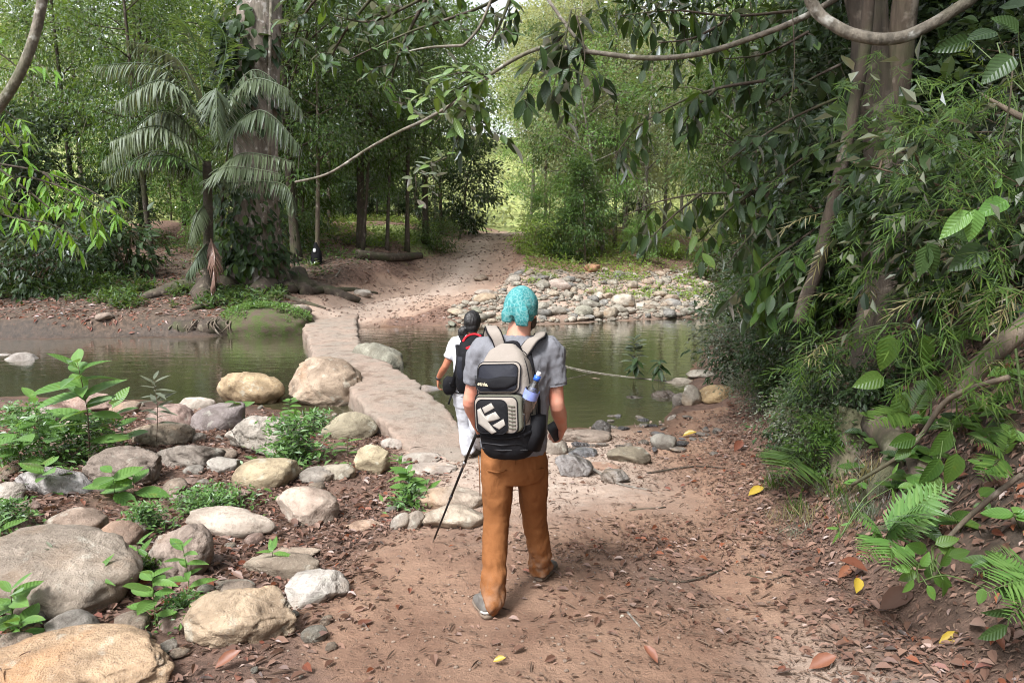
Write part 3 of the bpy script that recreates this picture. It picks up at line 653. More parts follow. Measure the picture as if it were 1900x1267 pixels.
# ------------------------------------------------------------------ people and what they carry
def skin_mat(name, col):
    m, nt, out = new_mat(name); b = NB(nt); tc = b.coord(False)
    n = b.noise(tc, 14, 5); c = b.mix(b.ramp(n, .3, .7), col, (col[0] * 1.05, col[1] * .82, col[2] * .78))
    b.bsdf(out, c, .5, b.bump(b.noise(tc, 160, 3), .12, .002), Subsurface__Weight=.08, Subsurface__Radius=(.01, .004, .002)); return m
def cloth_mat(name, col, fold=.35, fscale=7, stretch=(1, 1, 1), weave=420, rough=.85, heather=.12, rot=(0, 0, 0), fdist=.02, dust=False):
    m, nt, out = new_mat(name); b = NB(nt); tc = b.coord(False)
    mp = b.n('ShaderNodeMapping', Vector=tc); mp.inputs['Scale'].default_value = stretch; mp.inputs['Rotation'].default_value = rot
    f1 = b.noise(mp.outputs[0], fscale, 3, .5, .8); f2 = b.noise(tc, weave, 2)
    c = b.mix(b.ramp(f2, .35, .65), tuple(x * (1 - heather) for x in col), tuple(min(1, x * (1 + heather)) for x in col))
    c = b.mix(b.math('MULTIPLY', b.ramp(b.noise(tc, 5, 5), .5, .75), .25), c, tuple(x * .75 for x in col))
    if dust: c = b.mix(b.math('MULTIPLY', b.math('SUBTRACT', 1.0, b.ramp(b.n('ShaderNodeSeparateXYZ', i0=tc).outputs[2], .04, .3)), b.math('MULTIPLY', b.ramp(b.noise(tc, 22, 5), .35, .7), .75)), c, (.24, .165, .12))
    nr = b.bump(f1, fold, fdist); nr = b.bump(f2, .15, .002, nr)
    b.bsdf(out, c, rough, nr, Specular__IOR__Level=.15); return m
M['skin_fair'] = skin_mat('fair_skin', (.56, .29, .21)); M['skin_brown'] = skin_mat('brown_skin', (.34, .15, .085))
M['shirt_grey'] = cloth_mat('grey_tshirt', (.165, .168, .188), .55, 9, (1, 1, .35), rot=(0, .5, 0))
M['trouser_orange'] = cloth_mat('rust_orange_trousers', (.205, .083, .03), .9, 8, (1, 1, .4), rot=(0, -.55, 0), heather=.16, dust=True)
M['shirt_white'] = cloth_mat('white_tshirt', (.48, .49, .53), .5, 8, (1, 1, .4)); M['trouser_white'] = cloth_mat('white_trousers', (.46, .47, .51), .6, 7, (1, 1, .5))
M['hair'] = plain_mat('black_hair', (.012, .011, .012), .5, .5, 60, .6, .01); M['beard'] = plain_mat('brown_beard', (.05, .03, .02), .7, .5, 90, .6, .006)
M['pack_taupe'] = cloth_mat('taupe_nylon', (.25, .22, .195), .3, 12, weave=700, heather=.08); M['pack_olive'] = cloth_mat('olive_nylon', (.115, .115, .09), .3, 12, weave=700)
M['black_nylon'] = cloth_mat('black_nylon', (.008, .008, .010), .4, 12, weave=600, rough=.75); M['black_mesh'] = cloth_mat('black_mesh_cloth', (.016, .017, .024), .5, 10, weave=900, rough=.6)
M['red_nylon'] = cloth_mat('red_nylon', (.55, .018, .03), .2, 12, rough=.6); M['logo_grey'] = plain_mat('pale_print', (.29, .265, .24), .7, .08, 40, .1)
M['text_cream'] = plain_mat('cream_embroidery', (.5, .45, .33), .8, .1, 60, .1)
M['shoe_grey'] = plain_mat('grey_shoe_fabric', (.12, .11, .1), .8, .4, 60, .3); M['shoe_sole'] = plain_mat('shoe_sole', (.16, .12, .09), .85, .4, 40, .4); M['shoe_light'] = plain_mat('light_shoe_trim', (.4, .39, .37), .7)
M['black_metal'] = plain_mat('black_metal', (.015, .015, .016), .35, .2, 60, .05, Metallic=.6); M['black_plastic'] = plain_mat('black_plastic', (.02, .02, .024), .4)
M['steel'] = plain_mat('steel', (.4, .4, .4), .35, .1, 60, .05, Metallic=1.0)
def scarf_mat():
    m, nt, out = new_mat('turquoise_scarf'); b = NB(nt); tc = b.coord(False)
    n = b.noise(tc, 30, 4); mp = b.n('ShaderNodeMapping', Vector=tc); mp.inputs['Scale'].default_value = (1, 1, .35); mp.inputs['Rotation'].default_value = (0, .35, 0)
    f = b.noise(mp.outputs[0], 22, 4, .6, 1.2)
    vo = b.n('ShaderNodeTexVoronoi', _feature='DISTANCE_TO_EDGE', Scale=42.0, Vector=b.n('ShaderNodeVectorMath', _operation='ADD', i0=tc, i1=b.n('ShaderNodeVectorMath', _operation='SCALE', i0=b.n('ShaderNodeTexNoise', Scale=14.0, Vector=tc).outputs['Color'], Scale=.06).outputs[0]).outputs[0]).outputs['Distance']
    c = b.mix(b.ramp(n, .4, .7), (.045, .2, .21), (.075, .26, .265)); c = b.mix(b.math('MULTIPLY', b.math('SUBTRACT', 1.0, b.ramp(vo, .02, .12)), .4), c, (.27, .43, .42)); c = b.mix(b.math('MULTIPLY', b.ramp(f, .5, .7), .5), c, (.018, .14, .16))
    b.bsdf(out, c, .9, b.bump(f, .6, .012), Specular__IOR__Level=.1); return m
M['scarf'] = scarf_mat()
def clear_plastic():
    m, nt, out = new_mat('clear_plastic'); b = NB(nt)
    t = b.n('ShaderNodeBsdfTransparent', Color=(.86, .89, .93)); g = b.n('ShaderNodeBsdfGlossy', Color=(1, 1, 1), Roughness=.06)
    nrm = b.bump(b.noise(b.coord(False), 60, 3), .5, .006); nt.links.new(nrm, g.inputs['Normal'])
    f = b.n('ShaderNodeFresnel', IOR=1.5, Normal=nrm); x = b.n('ShaderNodeMixShader', i0=b.math('MULTIPLY', f.outputs[0], 3.0, True))
    nt.links.new(t.outputs[0], x.inputs[1]); nt.links.new(g.outputs[0], x.inputs[2]); nt.links.new(x.outputs[0], out.inputs['Surface']); return m
M['clear'] = clear_plastic(); M['blue_cap'] = plain_mat('blue_cap', (.03, .12, .55), .4, .05); M['label_blue'] = plain_mat('blue_white_label', (.2, .25, .55), .5, .6, 24, .02); M['white_plastic'] = plain_mat('white_plastic', (.75, .76, .78), .4, .05)

def hand(mb, wrist, along, palm, side, size=1.0, curl=.55, thumb_in=.5):
    """palm, four bent fingers and a thumb; along: wrist to knuckles, palm: the way the palm faces, side: towards the thumb"""
    a = Vector(along).normalized(); p = Vector(palm); p = (p - a * p.dot(a)).normalized(); s = a.cross(p)
    if s.dot(Vector(side)) < 0: s = -s
    w = Vector(wrist); k = size
    mb.tube([w - a * .02 * k, w + a * .02 * k, w + a * .055 * k, w + a * .09 * k], [(.026 * k, .02 * k), (.033 * k, .018 * k), (.041 * k, .016 * k), (.040 * k, .013 * k)], 14, ref=s)
    for j, (off, L) in enumerate(((.029, .076), (.0095, .084), (-.0105, .078), (-.029, .06))):
        d = a.copy(); q = w + a * .075 * k + s * off * k; pts = [q.copy()]; th = 0
        q = q + a * .018 * k; pts.append(q.copy())
        for seg in (.42, .32, .26):
            th += curl * (1.0 + .06 * j); d = (a * math.cos(th) + p * math.sin(th)).normalized(); q = q + d * L * seg * k; pts.append(q.copy())
        mb.tube(pts, [.0098 * k, .0094 * k, .0088 * k, .0082 * k, .0066 * k], 10)
    q = w + a * .025 * k + s * .03 * k; d1 = (s * .75 + a * .6 + p * .25).normalized(); d2 = (a * .75 + s * .1 + p * thumb_in).normalized()
    mb.tube([q - s * .012 * k, q + d1 * .03 * k, q + d1 * .032 * k + d2 * .028 * k, q + d1 * .032 * k + d2 * .055 * k], [.014 * k, .012 * k, .0108 * k, .0078 * k], 10)
def head(mb, c, yaw, k=1.0):
    c = Vector(c); Rm = Matrix.Rotation(-yaw, 3, 'Z'); D = lambda x, y, z: c + Rm @ Vector((x * k, y * k, z * k))     # +y: the way the face looks
    E = Euler((0, 0, -yaw))
    mb.ell(c, (.077 * k, .096 * k, .108 * k), E); mb.ell(D(0, .03, -.055), (.058 * k, .068 * k, .075 * k), E)
    mb.tube([D(0, .092, .015), D(0, .112, -.018), D(0, .098, -.03)], [.008 * k, .015 * k, .012 * k], 8)            # nose
    mb.ell(D(0, .088, -.062), (.024 * k, .012 * k, .007 * k), E); mb.ell(D(0, .086, -.073), (.021 * k, .012 * k, .008 * k), E)   # lips
    mb.ell(D(0, .08, -.105), (.028 * k, .022 * k, .02 * k), E); mb.ell(D(0, .088, .028), (.05 * k, .014 * k, .012 * k), E)       # chin, brow
    for s in (-1, 1): mb.ell(D(.08 * s, -.008, -.018), (.01 * k, .02 * k, .032 * k), E)
    return D, E
def shoe(root, toe, heel, lift=0.0, k=1.0, mats=('shoe_grey', 'shoe_sole', 'shoe_light')):
    """toe, heel: ground points in world space"""
    a = Vector(toe) - Vector(heel); L = a.length; yaw = math.atan2(a.y, a.x) - PI / 2; pitch = math.asin(max(-1, min(1, a.z / L)))
    Mx = Matrix.Translation(Vector(heel)) @ Matrix.Rotation(yaw, 4, 'Z') @ Matrix.Rotation(pitch, 4, 'X'); T = lambda x, y, z: Mx @ Vector((x, y, z)) - root.location
    up = MB(); up.tube([T(0, -.005, .03), T(0, .02, .045), T(0, .08, .05), T(0, .15, .04), T(0, L - .05, .03), T(0, L - .005, .022)], [(.026, .03), (.036, .05), (.04, .052), (.045, .04), (.042, .026), (.02, .012)], 16, ref=Mx.to_3x3() @ Vector((1, 0, 0)), smooth_path=4)
    up.tube([T(0, .06, .05), T(0, .055, .115)], [(.042, .055), (.041, .05)], 14, ref=Mx.to_3x3() @ Vector((1, 0, 0)))
    o = up.build('shoe', M[mats[0]], root, remesh=.007, relax=4)
    so = MB(); so.tube([T(0, -.012, .012), T(0, .03, .011), T(0, .1, .011), T(0, L * .62, .011), T(0, L - .04, .012), T(0, L + .004, .018)], [(.026, .014), (.038, .014), (.038, .013), (.048, .013), (.043, .012), (.016, .008)], 16, ref=Mx.to_3x3() @ Vector((1, 0, 0)), smooth_path=4)
    so.build('sole', M[mats[1]], o)
    he = MB(); he.tube([T(-.036, .02, .034), T(-.022, -.008, .036), T(0, -.016, .037), T(.022, -.008, .036), T(.036, .02, .034)], [(.006, .008)] * 5, 8); he.build('heel_trim', M[mats[2]], o)
    return o

# --- the man in front
fL_h, fL_t = G(908, 1152), None
hero = empty('person', (-.06, 3.62, hz(-.06, 3.62)), 'person in grey t-shirt, rust orange trousers and turquoise head scarf walking away', 'person')
def L(px, py, y): return at(px, py, y) - hero.location
ry = (math.cos(R(-12)), math.sin(R(-12)), 0)       # across the shoulders
gl = hz(-.12, 3.5); grr = hz(.15, 4.0)
gP = lambda x, y: Vector((x, y, hz(x, y)))
heelL = gP(at(906, 1150, 3.47).x, 3.47); toeL = gP(heelL.x - .07, 3.47 + .275); heelL.z += .004; toeL.z += .004
heelR = gP(at(1000, 1078, 3.97).x, 3.97); toeR = gP(heelR.x + .11, 3.97 + .25); heelR.z += .004; toeR.z += .004
def rel(v): return Vector(v) - hero.location
body = MB()
hipL, hipR = L(924, 832, 3.72), L(986, 832, 3.74); kneeL, kneeR = L(921, 968, 3.73), L(991, 955, 3.93)
ankL, ankR = rel(heelL) + Vector((.0, .06, .1)), rel(heelR) + Vector((.025, .055, .1))
for hp, kn, an, t in ((hipL, kneeL, ankL, rel(toeL)), (hipR, kneeR, ankR, rel(toeR))):
    body.tube([hp, hp.lerp(kn, .5), kn, kn.lerp(an, .35), an], [(.08, .085), (.065, .07), (.044, .046), (.036, .036), (.024, .026)], 14, ref=(1, 0, 0))
    body.tube([an - Vector((0, .01, .06)), an.lerp(t, .5) - Vector((0, 0, .03)), t - (t - an) * .12 + Vector((0, 0, .02))], [(.03, .03), (.036, .026), (.03, .015)], 10, ref=(1, 0, 0))
pel, wai, che, nb = L(955, 838, 3.72), L(957, 770, 3.70), L(958, 690, 3.70), L(960, 628, 3.70)
body.tube([pel - Vector((0, 0, .06)), pel, wai, che, L(959, 652, 3.70), nb + Vector((0, 0, -.005))], [(.13, .1), (.165, .115), (.15, .1), (.17, .115), (.165, .1), (.07, .06)], 20, ref=ry)
hc = L(967, 574, 3.735)
body.tube([nb - Vector((0, .005, .05)), L(964, 606, 3.71), hc + Vector((0, -.01, -.02))], [(.075, .07), (.062, .064), (.062, .066)], 16, ref=ry)
Dh, Eh = head(body, hc, R(16), 1.0)
shL, shR = L(893, 655, 3.74), L(1022, 653, 3.70)
elR, wrR = L(1034, 753, 3.68), L(1044, 795, 3.88)
elL, wrL = L(872, 745, 3.78), L(886, 792, 4.0)
for sh, el, wr in ((shL, elL, wrL), (shR, elR, wrR)):
    body.tube([sh, sh.lerp(el, .4), sh.lerp(el, .85), el, el.lerp(wr, .3), el.lerp(wr, .7), wr], [(.058, .058), (.05, .052), (.043, .044), (.042, .043), (.045, .042), (.034, .031), (.028, .024)], 14, smooth_path=2)
hand(body, wrR, (wrR - elR).normalized() * .6 + Vector((-.25, .35, -.35)), (-1, .1, -.1), (-.2, .5, .8), 1.0, .62)
hand(body, wrL, (wrL - elL).normalized() * .6 + Vector((.1, .5, -.1)), (.9, .1, -.3), (.1, .2, 1), 1.0, .85)
body.build('body', M['skin_fair'], hero, remesh=.0068, relax=5)
def folds(freq, amp, seed, dirv=(0, 0, 1), st=.3):
    d = np.array(dirv, float); d /= np.linalg.norm(d)
    def f(co):
        q = co * freq; q = q - (q @ d)[:, None] * d[None] * (1 - st); n = fbm(q, 3, seed); return amp * (1 - 2 * np.abs(n)) * .5 + amp * .5 * fbm(co * freq * 2, 2, seed + 3)
    return f
sh_ = MB()
sh_.tube([L(953, 832, 3.71), L(954, 800, 3.70), L(956, 760, 3.69), L(957, 715, 3.69), L(957, 680, 3.69), L(958, 655, 3.695), L(959, 638, 3.70), L(960, 622, 3.705)],
         [(.186, .142), (.188, .14), (.182, .13), (.19, .135), (.2, .14), (.2, .125), (.15, .1), (.082, .076)], 28, ref=ry, smooth_path=3)
sh_.tube([L(975, 652, 3.70), shR + Vector((-.01, 0, .012)), shR.lerp(elR, .22), shR.lerp(elR, .44), shR.lerp(elR, .60)], [(.08, .09), (.078, .08), (.073, .075), (.068, .07), (.066, .07)], 18, smooth_path=3)
sh_.tube([L(935, 652, 3.70), shL + Vector((.01, 0, .012)), shL.lerp(elL, .25), shL.lerp(elL, .46), shL.lerp(elL, .62)], [(.08, .09), (.078, .08), (.074, .075), (.07, .07), (.068, .07)], 18, smooth_path=3)
shirt = sh_.build('tshirt', M['shirt_grey'], hero, remesh=.009, relax=6, disp=lambda co: folds(15, .012, 71, (.4, 0, 1), .25)(co) - .006 * (1 - np.abs(fbm(co * np.array([24, 20, 9]) + co[:, 2:3] * np.array([8, 0, 0]), 2, 37))) ** 5)
hm = MB(); hm.tube([shR.lerp(elR, .585), shR.lerp(elR, .615)], [(.0685, .0725)] * 2, 20, cap=False); hm.build('sleeve_hem', M['shirt_grey'], shirt)
tr = MB()
tr.tube([L(953, 818, 3.72), L(953, 835, 3.72), L(953, 858, 3.72), L(954, 884, 3.73)], [(.165, .12), (.182, .135), (.186, .142), (.166, .12)], 26, ref=ry, smooth_path=2)
tr.tube([L(924, 850, 3.72), L(923, 900, 3.715), L(921, 965, 3.71), L(917, 1050, 3.62), L(914, 1110, 3.53), rel(heelL) + Vector((-.008, .045, .055))], [(.096, .118), (.09, .106), (.075, .086), (.067, .078), (.066, .076), (.070, .084)], 22, ref=(1, 0, 0), smooth_path=4)
tr.tube([L(984, 850, 3.735), L(989, 900, 3.80), L(991, 955, 3.90), L(1000, 1010, 3.96), rel(heelR) + Vector((.012, .045, .055))], [(.096, .118), (.087, .104), (.075, .085), (.067, .078), (.065, .08)], 22, ref=(1, 0, 0), smooth_path=4)
def tfold(co):
    f = folds(9, .020, 77, (.55, .2, 1), .3)(co); zl = np.clip(.42 - co[:, 2], 0, .4) / .4
    rdg = (1 - np.abs(fbm(co * np.array([26, 20, 13]) + co[:, 2:3] * np.array([9, 4, 0]), 2, 31))) ** 5; f = f - .005 * rdg
    return f * (.45 + .8 * zl) + .004 * zl * np.sin(co[:, 2] * 62 + 3.5 * vnoise(co * 6, 5))
trous = tr.build('trousers', M['trouser_orange'], hero, remesh=.0085, relax=5, disp=tfold)
se = MB(); se.tube([L(954, 838, 3.575), L(955, 860, 3.572), L(956, 880, 3.60)], [.0032] * 3, 6); se.build('seat_seam', M['trouser_orange'], trous)
for px_, y_ in ((1017, 3.72), (888, 3.72)):
    q = MB(); q.tube([L(px_, 845, y_), L(px_ - (px_ - 953) * .03, 880, y_ + .01), L(px_ - (px_ - 953) * .04, 920, y_ + .04)], [.003] * 3, 6); q.build('side_seam', M['trouser_orange'], trous)
pk = MB(); pk.tube([L(905, 872, 3.615), L(922, 876, 3.59), L(940, 872, 3.585)], [(.0035, .009)] * 3, 6); pk.build('pocket_flap', M['trouser_orange'], trous)
pk = MB(); pk.tube([L(972, 868, 3.59), L(990, 871, 3.60), L(1008, 868, 3.635)], [(.0035, .009)] * 3, 6); pk.build('pocket_flap', M['trouser_orange'], trous)
shoe(hero, toeL, heelL); shoe(hero, toeR, heelR)
sc = MB()
sc.ell(hc + Vector((0, -.004, .022)), (.092, .112, .112), Eh, 28, 18)
sc.tube([Dh(0, -.012, -.028), Dh(0, -.01, .03)], [(.091, .112), (.093, .113)], 28, ref=Eh.to_matrix() @ Vector((1, 0, 0)))
sc.tube([Dh(.012, -.098, .05), Dh(.03, -.116, 0), Dh(.036, -.117, -.045), Dh(.034, -.11, -.078)], [(.03, .012), (.042, .012), (.040, .01), (.034, .006)], 14, ref=Eh.to_matrix() @ Vector((1, 0, 0)))
sc.tube([Dh(-.03, -.09, .03), Dh(-.05, -.1, -.02), Dh(-.056, -.096, -.062)], [(.03, .012), (.036, .012), (.028, .007)], 14, ref=Eh.to_matrix() @ Vector((1, 0, 0)))
def scf(co):
    q = (co - np.array(hc)) * np.array([34, 34, 9]); q[:, 0] += q[:, 2] * .5
    return .002 * (1 - 2 * np.abs(fbm(q * .6, 2, 55))) - .004 * sstep(.04, .1, (co - np.array(hc))[:, 2])
sc.build('head_scarf', M['scarf'], hero, remesh=.0055, relax=3, disp=scf)
bd = MB(); bd.ell(Dh(0, .055, -.085), (.062, .055, .055), Eh); bd.ell(Dh(.058, .03, -.06), (.022, .04, .05), Eh); bd.ell(Dh(-.058, .03, -.06), (.022, .04, .05), Eh); bd.build('beard', M['beard'], hero, remesh=.006, relax=2)
M['eye'] = plain_mat('eye_white', (.7, .68, .65), .3, .05)
for s in (-1, 1):
    e_ = MB(); e_.ell(Dh(.031 * s, .086, .006), (.012, .008, .007), Eh, 10, 6); e_.build('eye', M['eye'], hero)

# --- his backpack (local frame: x across, y out of the wearer's back, z up)
pb, pt = at(946, 838, 3.44), at(937, 645, 3.50)
zax = (pt - pb).normalized(); out_ = Vector((-math.sin(R(24)), -math.cos(R(24)), 0)); out_ = (out_ - zax * out_.dot(zax)).normalized(); xax = out_.cross(zax) * -1
xax = zax.cross(out_); xax = -xax if xax.x < 0 else xax
PM = Matrix((( xax.x, out_.x, zax.x, 0), (xax.y, out_.y, zax.y, 0), (xax.z, out_.z, zax.z, 0), (0, 0, 0, 1)))
PH = (pt - pb).length
pack = empty('backpack', pb, 'taupe and black backpack with a big arrow logo worn by the walker in orange trousers', 'backpack')
Lp = lambda x, y, z: PM @ Vector((x, y, z))
K = PH / .53
def pk_body(z):
    w = np.interp(z, [0, .04, .12, .25, .38, .45, .5, .53], [.115, .132, .142, .145, .138, .122, .09, .04])
    d0 = -.10; d1 = np.interp(z, [0, .04, .12, .25, .38, .45, .5, .53], [.05, .085, .105, .105, .085, .06, .03, -.02]); return float(w), float(d0), float(d1)
def pk_loft(z0, z1, grow_=0.0, n=14, cut=None):
    pts, rad = [], []
    for z in np.linspace(z0, z1, n):
        w, d0, d1 = pk_body(z); pts.append(Lp(0, (d0 + d1) / 2 * K, z * K)); rad.append(((w + grow_) * K, ((d1 - d0) / 2 + grow_) * K))
    return pts, rad
b_ = MB(); b_.tube(*pk_loft(.115, .528), n=40, ref=xax, ex=3.6)
b_.build('main_compartment', M['pack_taupe'], pack, remesh=.006, relax=4, disp=lambda co: .004 * fbm(co * 12, 3, 5))
b2 = MB(); b2.tube(*pk_loft(0, .15, .006), n=40, ref=xax, ex=3.4); b2.build('base_panel', M['black_nylon'], pack, remesh=.007, relax=4, disp=lambda co: .006 * fbm(co * 11, 3, 8))
def front_y(z): return pk_body(z)[2]
def rrect(x0, x1, z0, z1, r, n=6):
    P = []
    for cx_, cz_, a0 in ((x1 - r, z0 + r, -90), (x1 - r, z1 - r, 0), (x0 + r, z1 - r, 90), (x0 + r, z0 + r, 180)):
        P += [(cx_ + r * math.cos(R(a0 + 90 * i / n)), cz_ + r * math.sin(R(a0 + 90 * i / n))) for i in range(n + 1)]
    return P
def panel(name, pts, y0, y1, mat, parent, zref=None, dome=.006):
    """a padded panel lying on the front of the pack; follows the slope between z0 and z1"""
    mb = MB(); n = len(pts); c = np.mean(np.array(pts), 0); V = []
    for (sc_, yy) in ((1.0, y0), (1.0, y1 - .003), (.97, y1), (.72, y1 + dome * .6), (.36, y1 + dome)):
        for p in pts:
            x = c[0] + (p[0] - c[0]) * sc_; z = c[1] + (p[1] - c[1]) * sc_; base = front_y(max(z, .03)) if zref is None else front_y(zref); bx = .022 * (x / .13) ** 2
            V.append(tuple(Lp(x * K, (base + yy - bx) * K, z * K)))
    V.append(tuple(Lp(c[0] * K, (front_y(c[1]) + y1 + dome) * K, c[1] * K)))
    Fq = [(r * n + i, r * n + (i + 1) % n, (r + 1) * n + (i + 1) % n, (r + 1) * n + i) for r in range(4) for i in range(n)]
    mb.add(V, Fq, [(4 * n + i, 4 * n + (i + 1) % n, 5 * n) for i in range(n)]); return mb.build(name, M[mat], parent)
up_f = panel('upper_pocket', rrect(-.126, .112, .312, .462, .035), -.05, .022, 'pack_taupe', pack, dome=.004)
panel('upper_pocket_mesh', rrect(-.116, .102, .322, .452, .028), .0, .0275, 'black_mesh', up_f, dome=.006)
panel('upper_pocket_flap', [(-.116, .39), (-.05, .382), (.03, .396), (.102, .39), (.102, .36), (.06, .338), (-.02, .335), (-.116, .355)], .0, .037, 'black_nylon', up_f, dome=.003)
lo_s = panel('lower_pocket', rrect(-.128, .124, .122, .302, .03), -.06, .030, 'pack_olive', pack, dome=.002)
panel('lower_pocket_frame', rrect(-.126, .108, .119, .295, .03), .0, .037, 'pack_taupe', lo_s, dome=.002)
panel('logo_panel', rrect(-.112, .062, .117, .282, .034), .02, .0425, 'black_nylon', lo_s, dome=.003)
for k_ in range(7): panel('rib_line', [(.066, .145 + k_ * .018), (.10, .139 + k_ * .018), (.10, .1435 + k_ * .018), (.066, .1495 + k_ * .018)], .03, .0435, 'pack_olive', lo_s, dome=.0005)
def piping(pts, y, parent, r=.0032, name='piping', mat='black_nylon'):
    q_ = []
    for p in list(pts) + [pts[0]]: q_.append(Lp(p[0] * K, (front_y(max(p[1], .03)) + y - .022 * (p[0] / .13) ** 2) * K, p[1] * K))
    mb = MB(); mb.tube(q_, [r] * len(q_), 6, cap=False); return mb.build(name, M[mat], parent)
piping(rrect(-.126, .112, .312, .462, .035), .019, up_f); piping(rrect(-.116, .102, .322, .452, .028), .029, up_f, .0026); piping(rrect(-.126, .108, .119, .295, .03), .035, lo_s); piping(rrect(-.112, .062, .117, .282, .034), .042, lo_s, .0026)
piping(rrect(-.135, .131, .117, .308, .03), .012, lo_s, .004)
for zz_ in (.03, .06): piping([(-.13, zz_), (.0, zz_ - .006), (.13, zz_), (.0, zz_ - .004)], .018, pack, .0022, 'webbing', 'black_plastic')
def lg(cx_, cy_): return (-.108 + (cx_ - 165) / 290 * .166, .281 - (cy_ - 612) / 350 * .163)
logo = [[(228, 692), (316, 640), (352, 690), (248, 755)], [(172, 716), (212, 694), (228, 790), (358, 728), (402, 798), (268, 860), (292, 902), (362, 940), (312, 968), (176, 862)], [(322, 874), (428, 806), (444, 868), (386, 918)]]
for pl in logo: panel('logo_stroke', [lg(*q) for q in pl], .035, .0475, 'logo_grey', lo_s, dome=.001)
def txt(body_, size, mat, parent, M4, name='lettering', depth=.0012, shear=0):
    cu = bpy.data.curves.new('t', 'FONT'); cu.body = body_; cu.size = size; cu.extrude = depth; cu.resolution_u = 2; cu.shear = shear; cu.offset = .0006
    o = bpy.data.objects.new('t', cu); COL.objects.link(o); dg = bpy.context.evaluated_depsgraph_get(); me = bpy.data.meshes.new_from_object(o.evaluated_get(dg)); bpy.data.objects.remove(o)
    me.transform(M4); me.materials.clear(); me.materials.append(mat); me.name = name; return mesh_obj(name, me, parent)
def face_m(x, y, z, rot=0.0):
    m4 = Matrix.Identity(4); X = Vector(xax) * math.cos(rot) + Vector(zax) * math.sin(rot); Z_ = -(X.cross(Vector(zax))).normalized(); Z_ = Vector(out_); Y_ = Z_.cross(X)
    for i_ in range(3): m4[i_][0] = X[i_]; m4[i_][1] = Y_[i_]; m4[i_][2] = Z_[i_]; m4[i_][3] = Lp(x * K, y * K, z * K)[i_]
    return m4
txt('etnies', .027 * K, M['text_cream'], up_f, face_m(-.104, front_y(.37) + .0365, .353, -.10), shear=.15)
zt = MB(); zt.tube([Lp(-.122 * K, .075 * K, .2 * K), Lp(-.136 * K, .06 * K, .33 * K), Lp(-.118 * K, .04 * K, .44 * K), Lp(-.06 * K, .02 * K, .502 * K), Lp(.02 * K, .0 * K, .528 * K), Lp(.1 * K, .01 * K, .485 * K), Lp(.137 * K, .03 * K, .38 * K), Lp(.146 * K, .03 * K, .2 * K)], [.0028] * 8, 6, smooth_path=6); zt.build('zip', M['black_nylon'], pack)
zt = MB(); zt.tube([Lp(.03 * K, -.03 * K, .531 * K), Lp(.105 * K, -.03 * K, .492 * K), Lp(.141 * K, -.02 * K, .38 * K), Lp(.149 * K, -.02 * K, .14 * K)], [.0028] * 4, 6, smooth_path=6); zt.build('zip', M['black_nylon'], pack)
hh = MB(); hh.tube([Lp(-.05 * K, -.07 * K, .505 * K), Lp(-.035 * K, -.07 * K, .545 * K), Lp(.03 * K, -.075 * K, .55 * K), Lp(.05 * K, -.075 * K, .51 * K)], [(.009, .012)] * 4, 8, smooth_path=4); hh.build('haul_loop', M['black_nylon'], pack)
bp = MB(); bp.tube([Lp(0, -.095 * K, .04 * K), Lp(0, -.108 * K, .25 * K), Lp(0, -.105 * K, .5 * K)], [(.135, .02), (.14, .02), (.1, .018)], 24, ref=xax, ex=3.5); bp.build('back_panel', M['black_nylon'], pack)
sp_ = MB(); sp_.tube([Lp(.1 * K, .0, .03 * K), Lp(.128 * K, -.01 * K, .1 * K), Lp(.138 * K, -.015 * K, .19 * K)], [(.07, .065), (.065, .062), (.058, .058)], 20, ref=out_, ex=3); sp_.build('side_mesh_pocket', M['black_nylon'], pack, disp=None)
for s, (sx, tx) in ((-1, (L(925, 655, 3.58), L(915, 625, 3.65))), (1, (L(985, 668, 3.56), L(1000, 637, 3.62)))):
    a0 = Lp(.055 * s * K, -.09 * K, .49 * K) + pb; a1 = hero.location + sx; a2 = hero.location + tx + Vector((.0, 0, .035)); a3 = a2 + Vector((.015 * s, .10, -.0)); a4 = a3 + Vector((.02 * s, .06, -.12)); a5 = a4 + Vector((.0, .01, -.2)); a6 = Lp(.13 * s * K, -.1 * K, .08 * K) + pb
    cpts = [v - pb for v in (a0, a0.lerp(a2, .55) + Vector((0, -.02, .02)), a2, a3, a4, a5, a6)]
    st_ = MB(); st_.tube(cpts, [(.030, .009)] * 5 + [(.02, .008), (.012, .004)], 12, ref=xax, ex=4, smooth_path=5); so_ = st_.build('shoulder_strap', M['pack_taupe'], pack)
    ed = MB(); ed.tube([v + Vector((0, .004, -.004)) for v in cpts], [(.0375, .007)] * 5 + [(.024, .006), (.015, .003)], 12, ref=xax, ex=4, smooth_path=5); ed.build('strap_edging', M['black_nylon'], so_)
for pts in ([(-.14, .04, .365), (-.16, .0, .37), (-.165, -.06, .372)], [(.12, .09, .105), (.15, .04, .115), (.15, -.05, .12)], [(-.12, .1, .1), (-.15, .06, .08), (-.15, -.03, .08)], [(-.148, .05, .25), (-.155, .0, .2), (-.15, -.04, .12)]):
    cs_ = MB(); cs_.tube([Lp(*(q * K for q in p)) for p in pts], [(.011, .004)] * 3, 8, smooth_path=3); cs_.build('compression_strap', M['black_nylon'], pack)
bk_ = MB(); bk_.tube([Lp(-.15 * K, .025 * K, .352 * K), Lp(-.15 * K, .025 * K, .392 * K)], [(.016, .014)] * 2, 8); bk_.build('buckle', M['black_plastic'], pack)
bl = MB(); bl.tube([Lp(-.11 * K, front_y(.08) * K + .012, .1 * K), Lp(0, front_y(.07) * K + .022, .088 * K), Lp(.11 * K, front_y(.08) * K + .01, .1 * K)], [.004] * 3, 6, smooth_path=4); bl.build('base_zip', M['black_nylon'], pack)
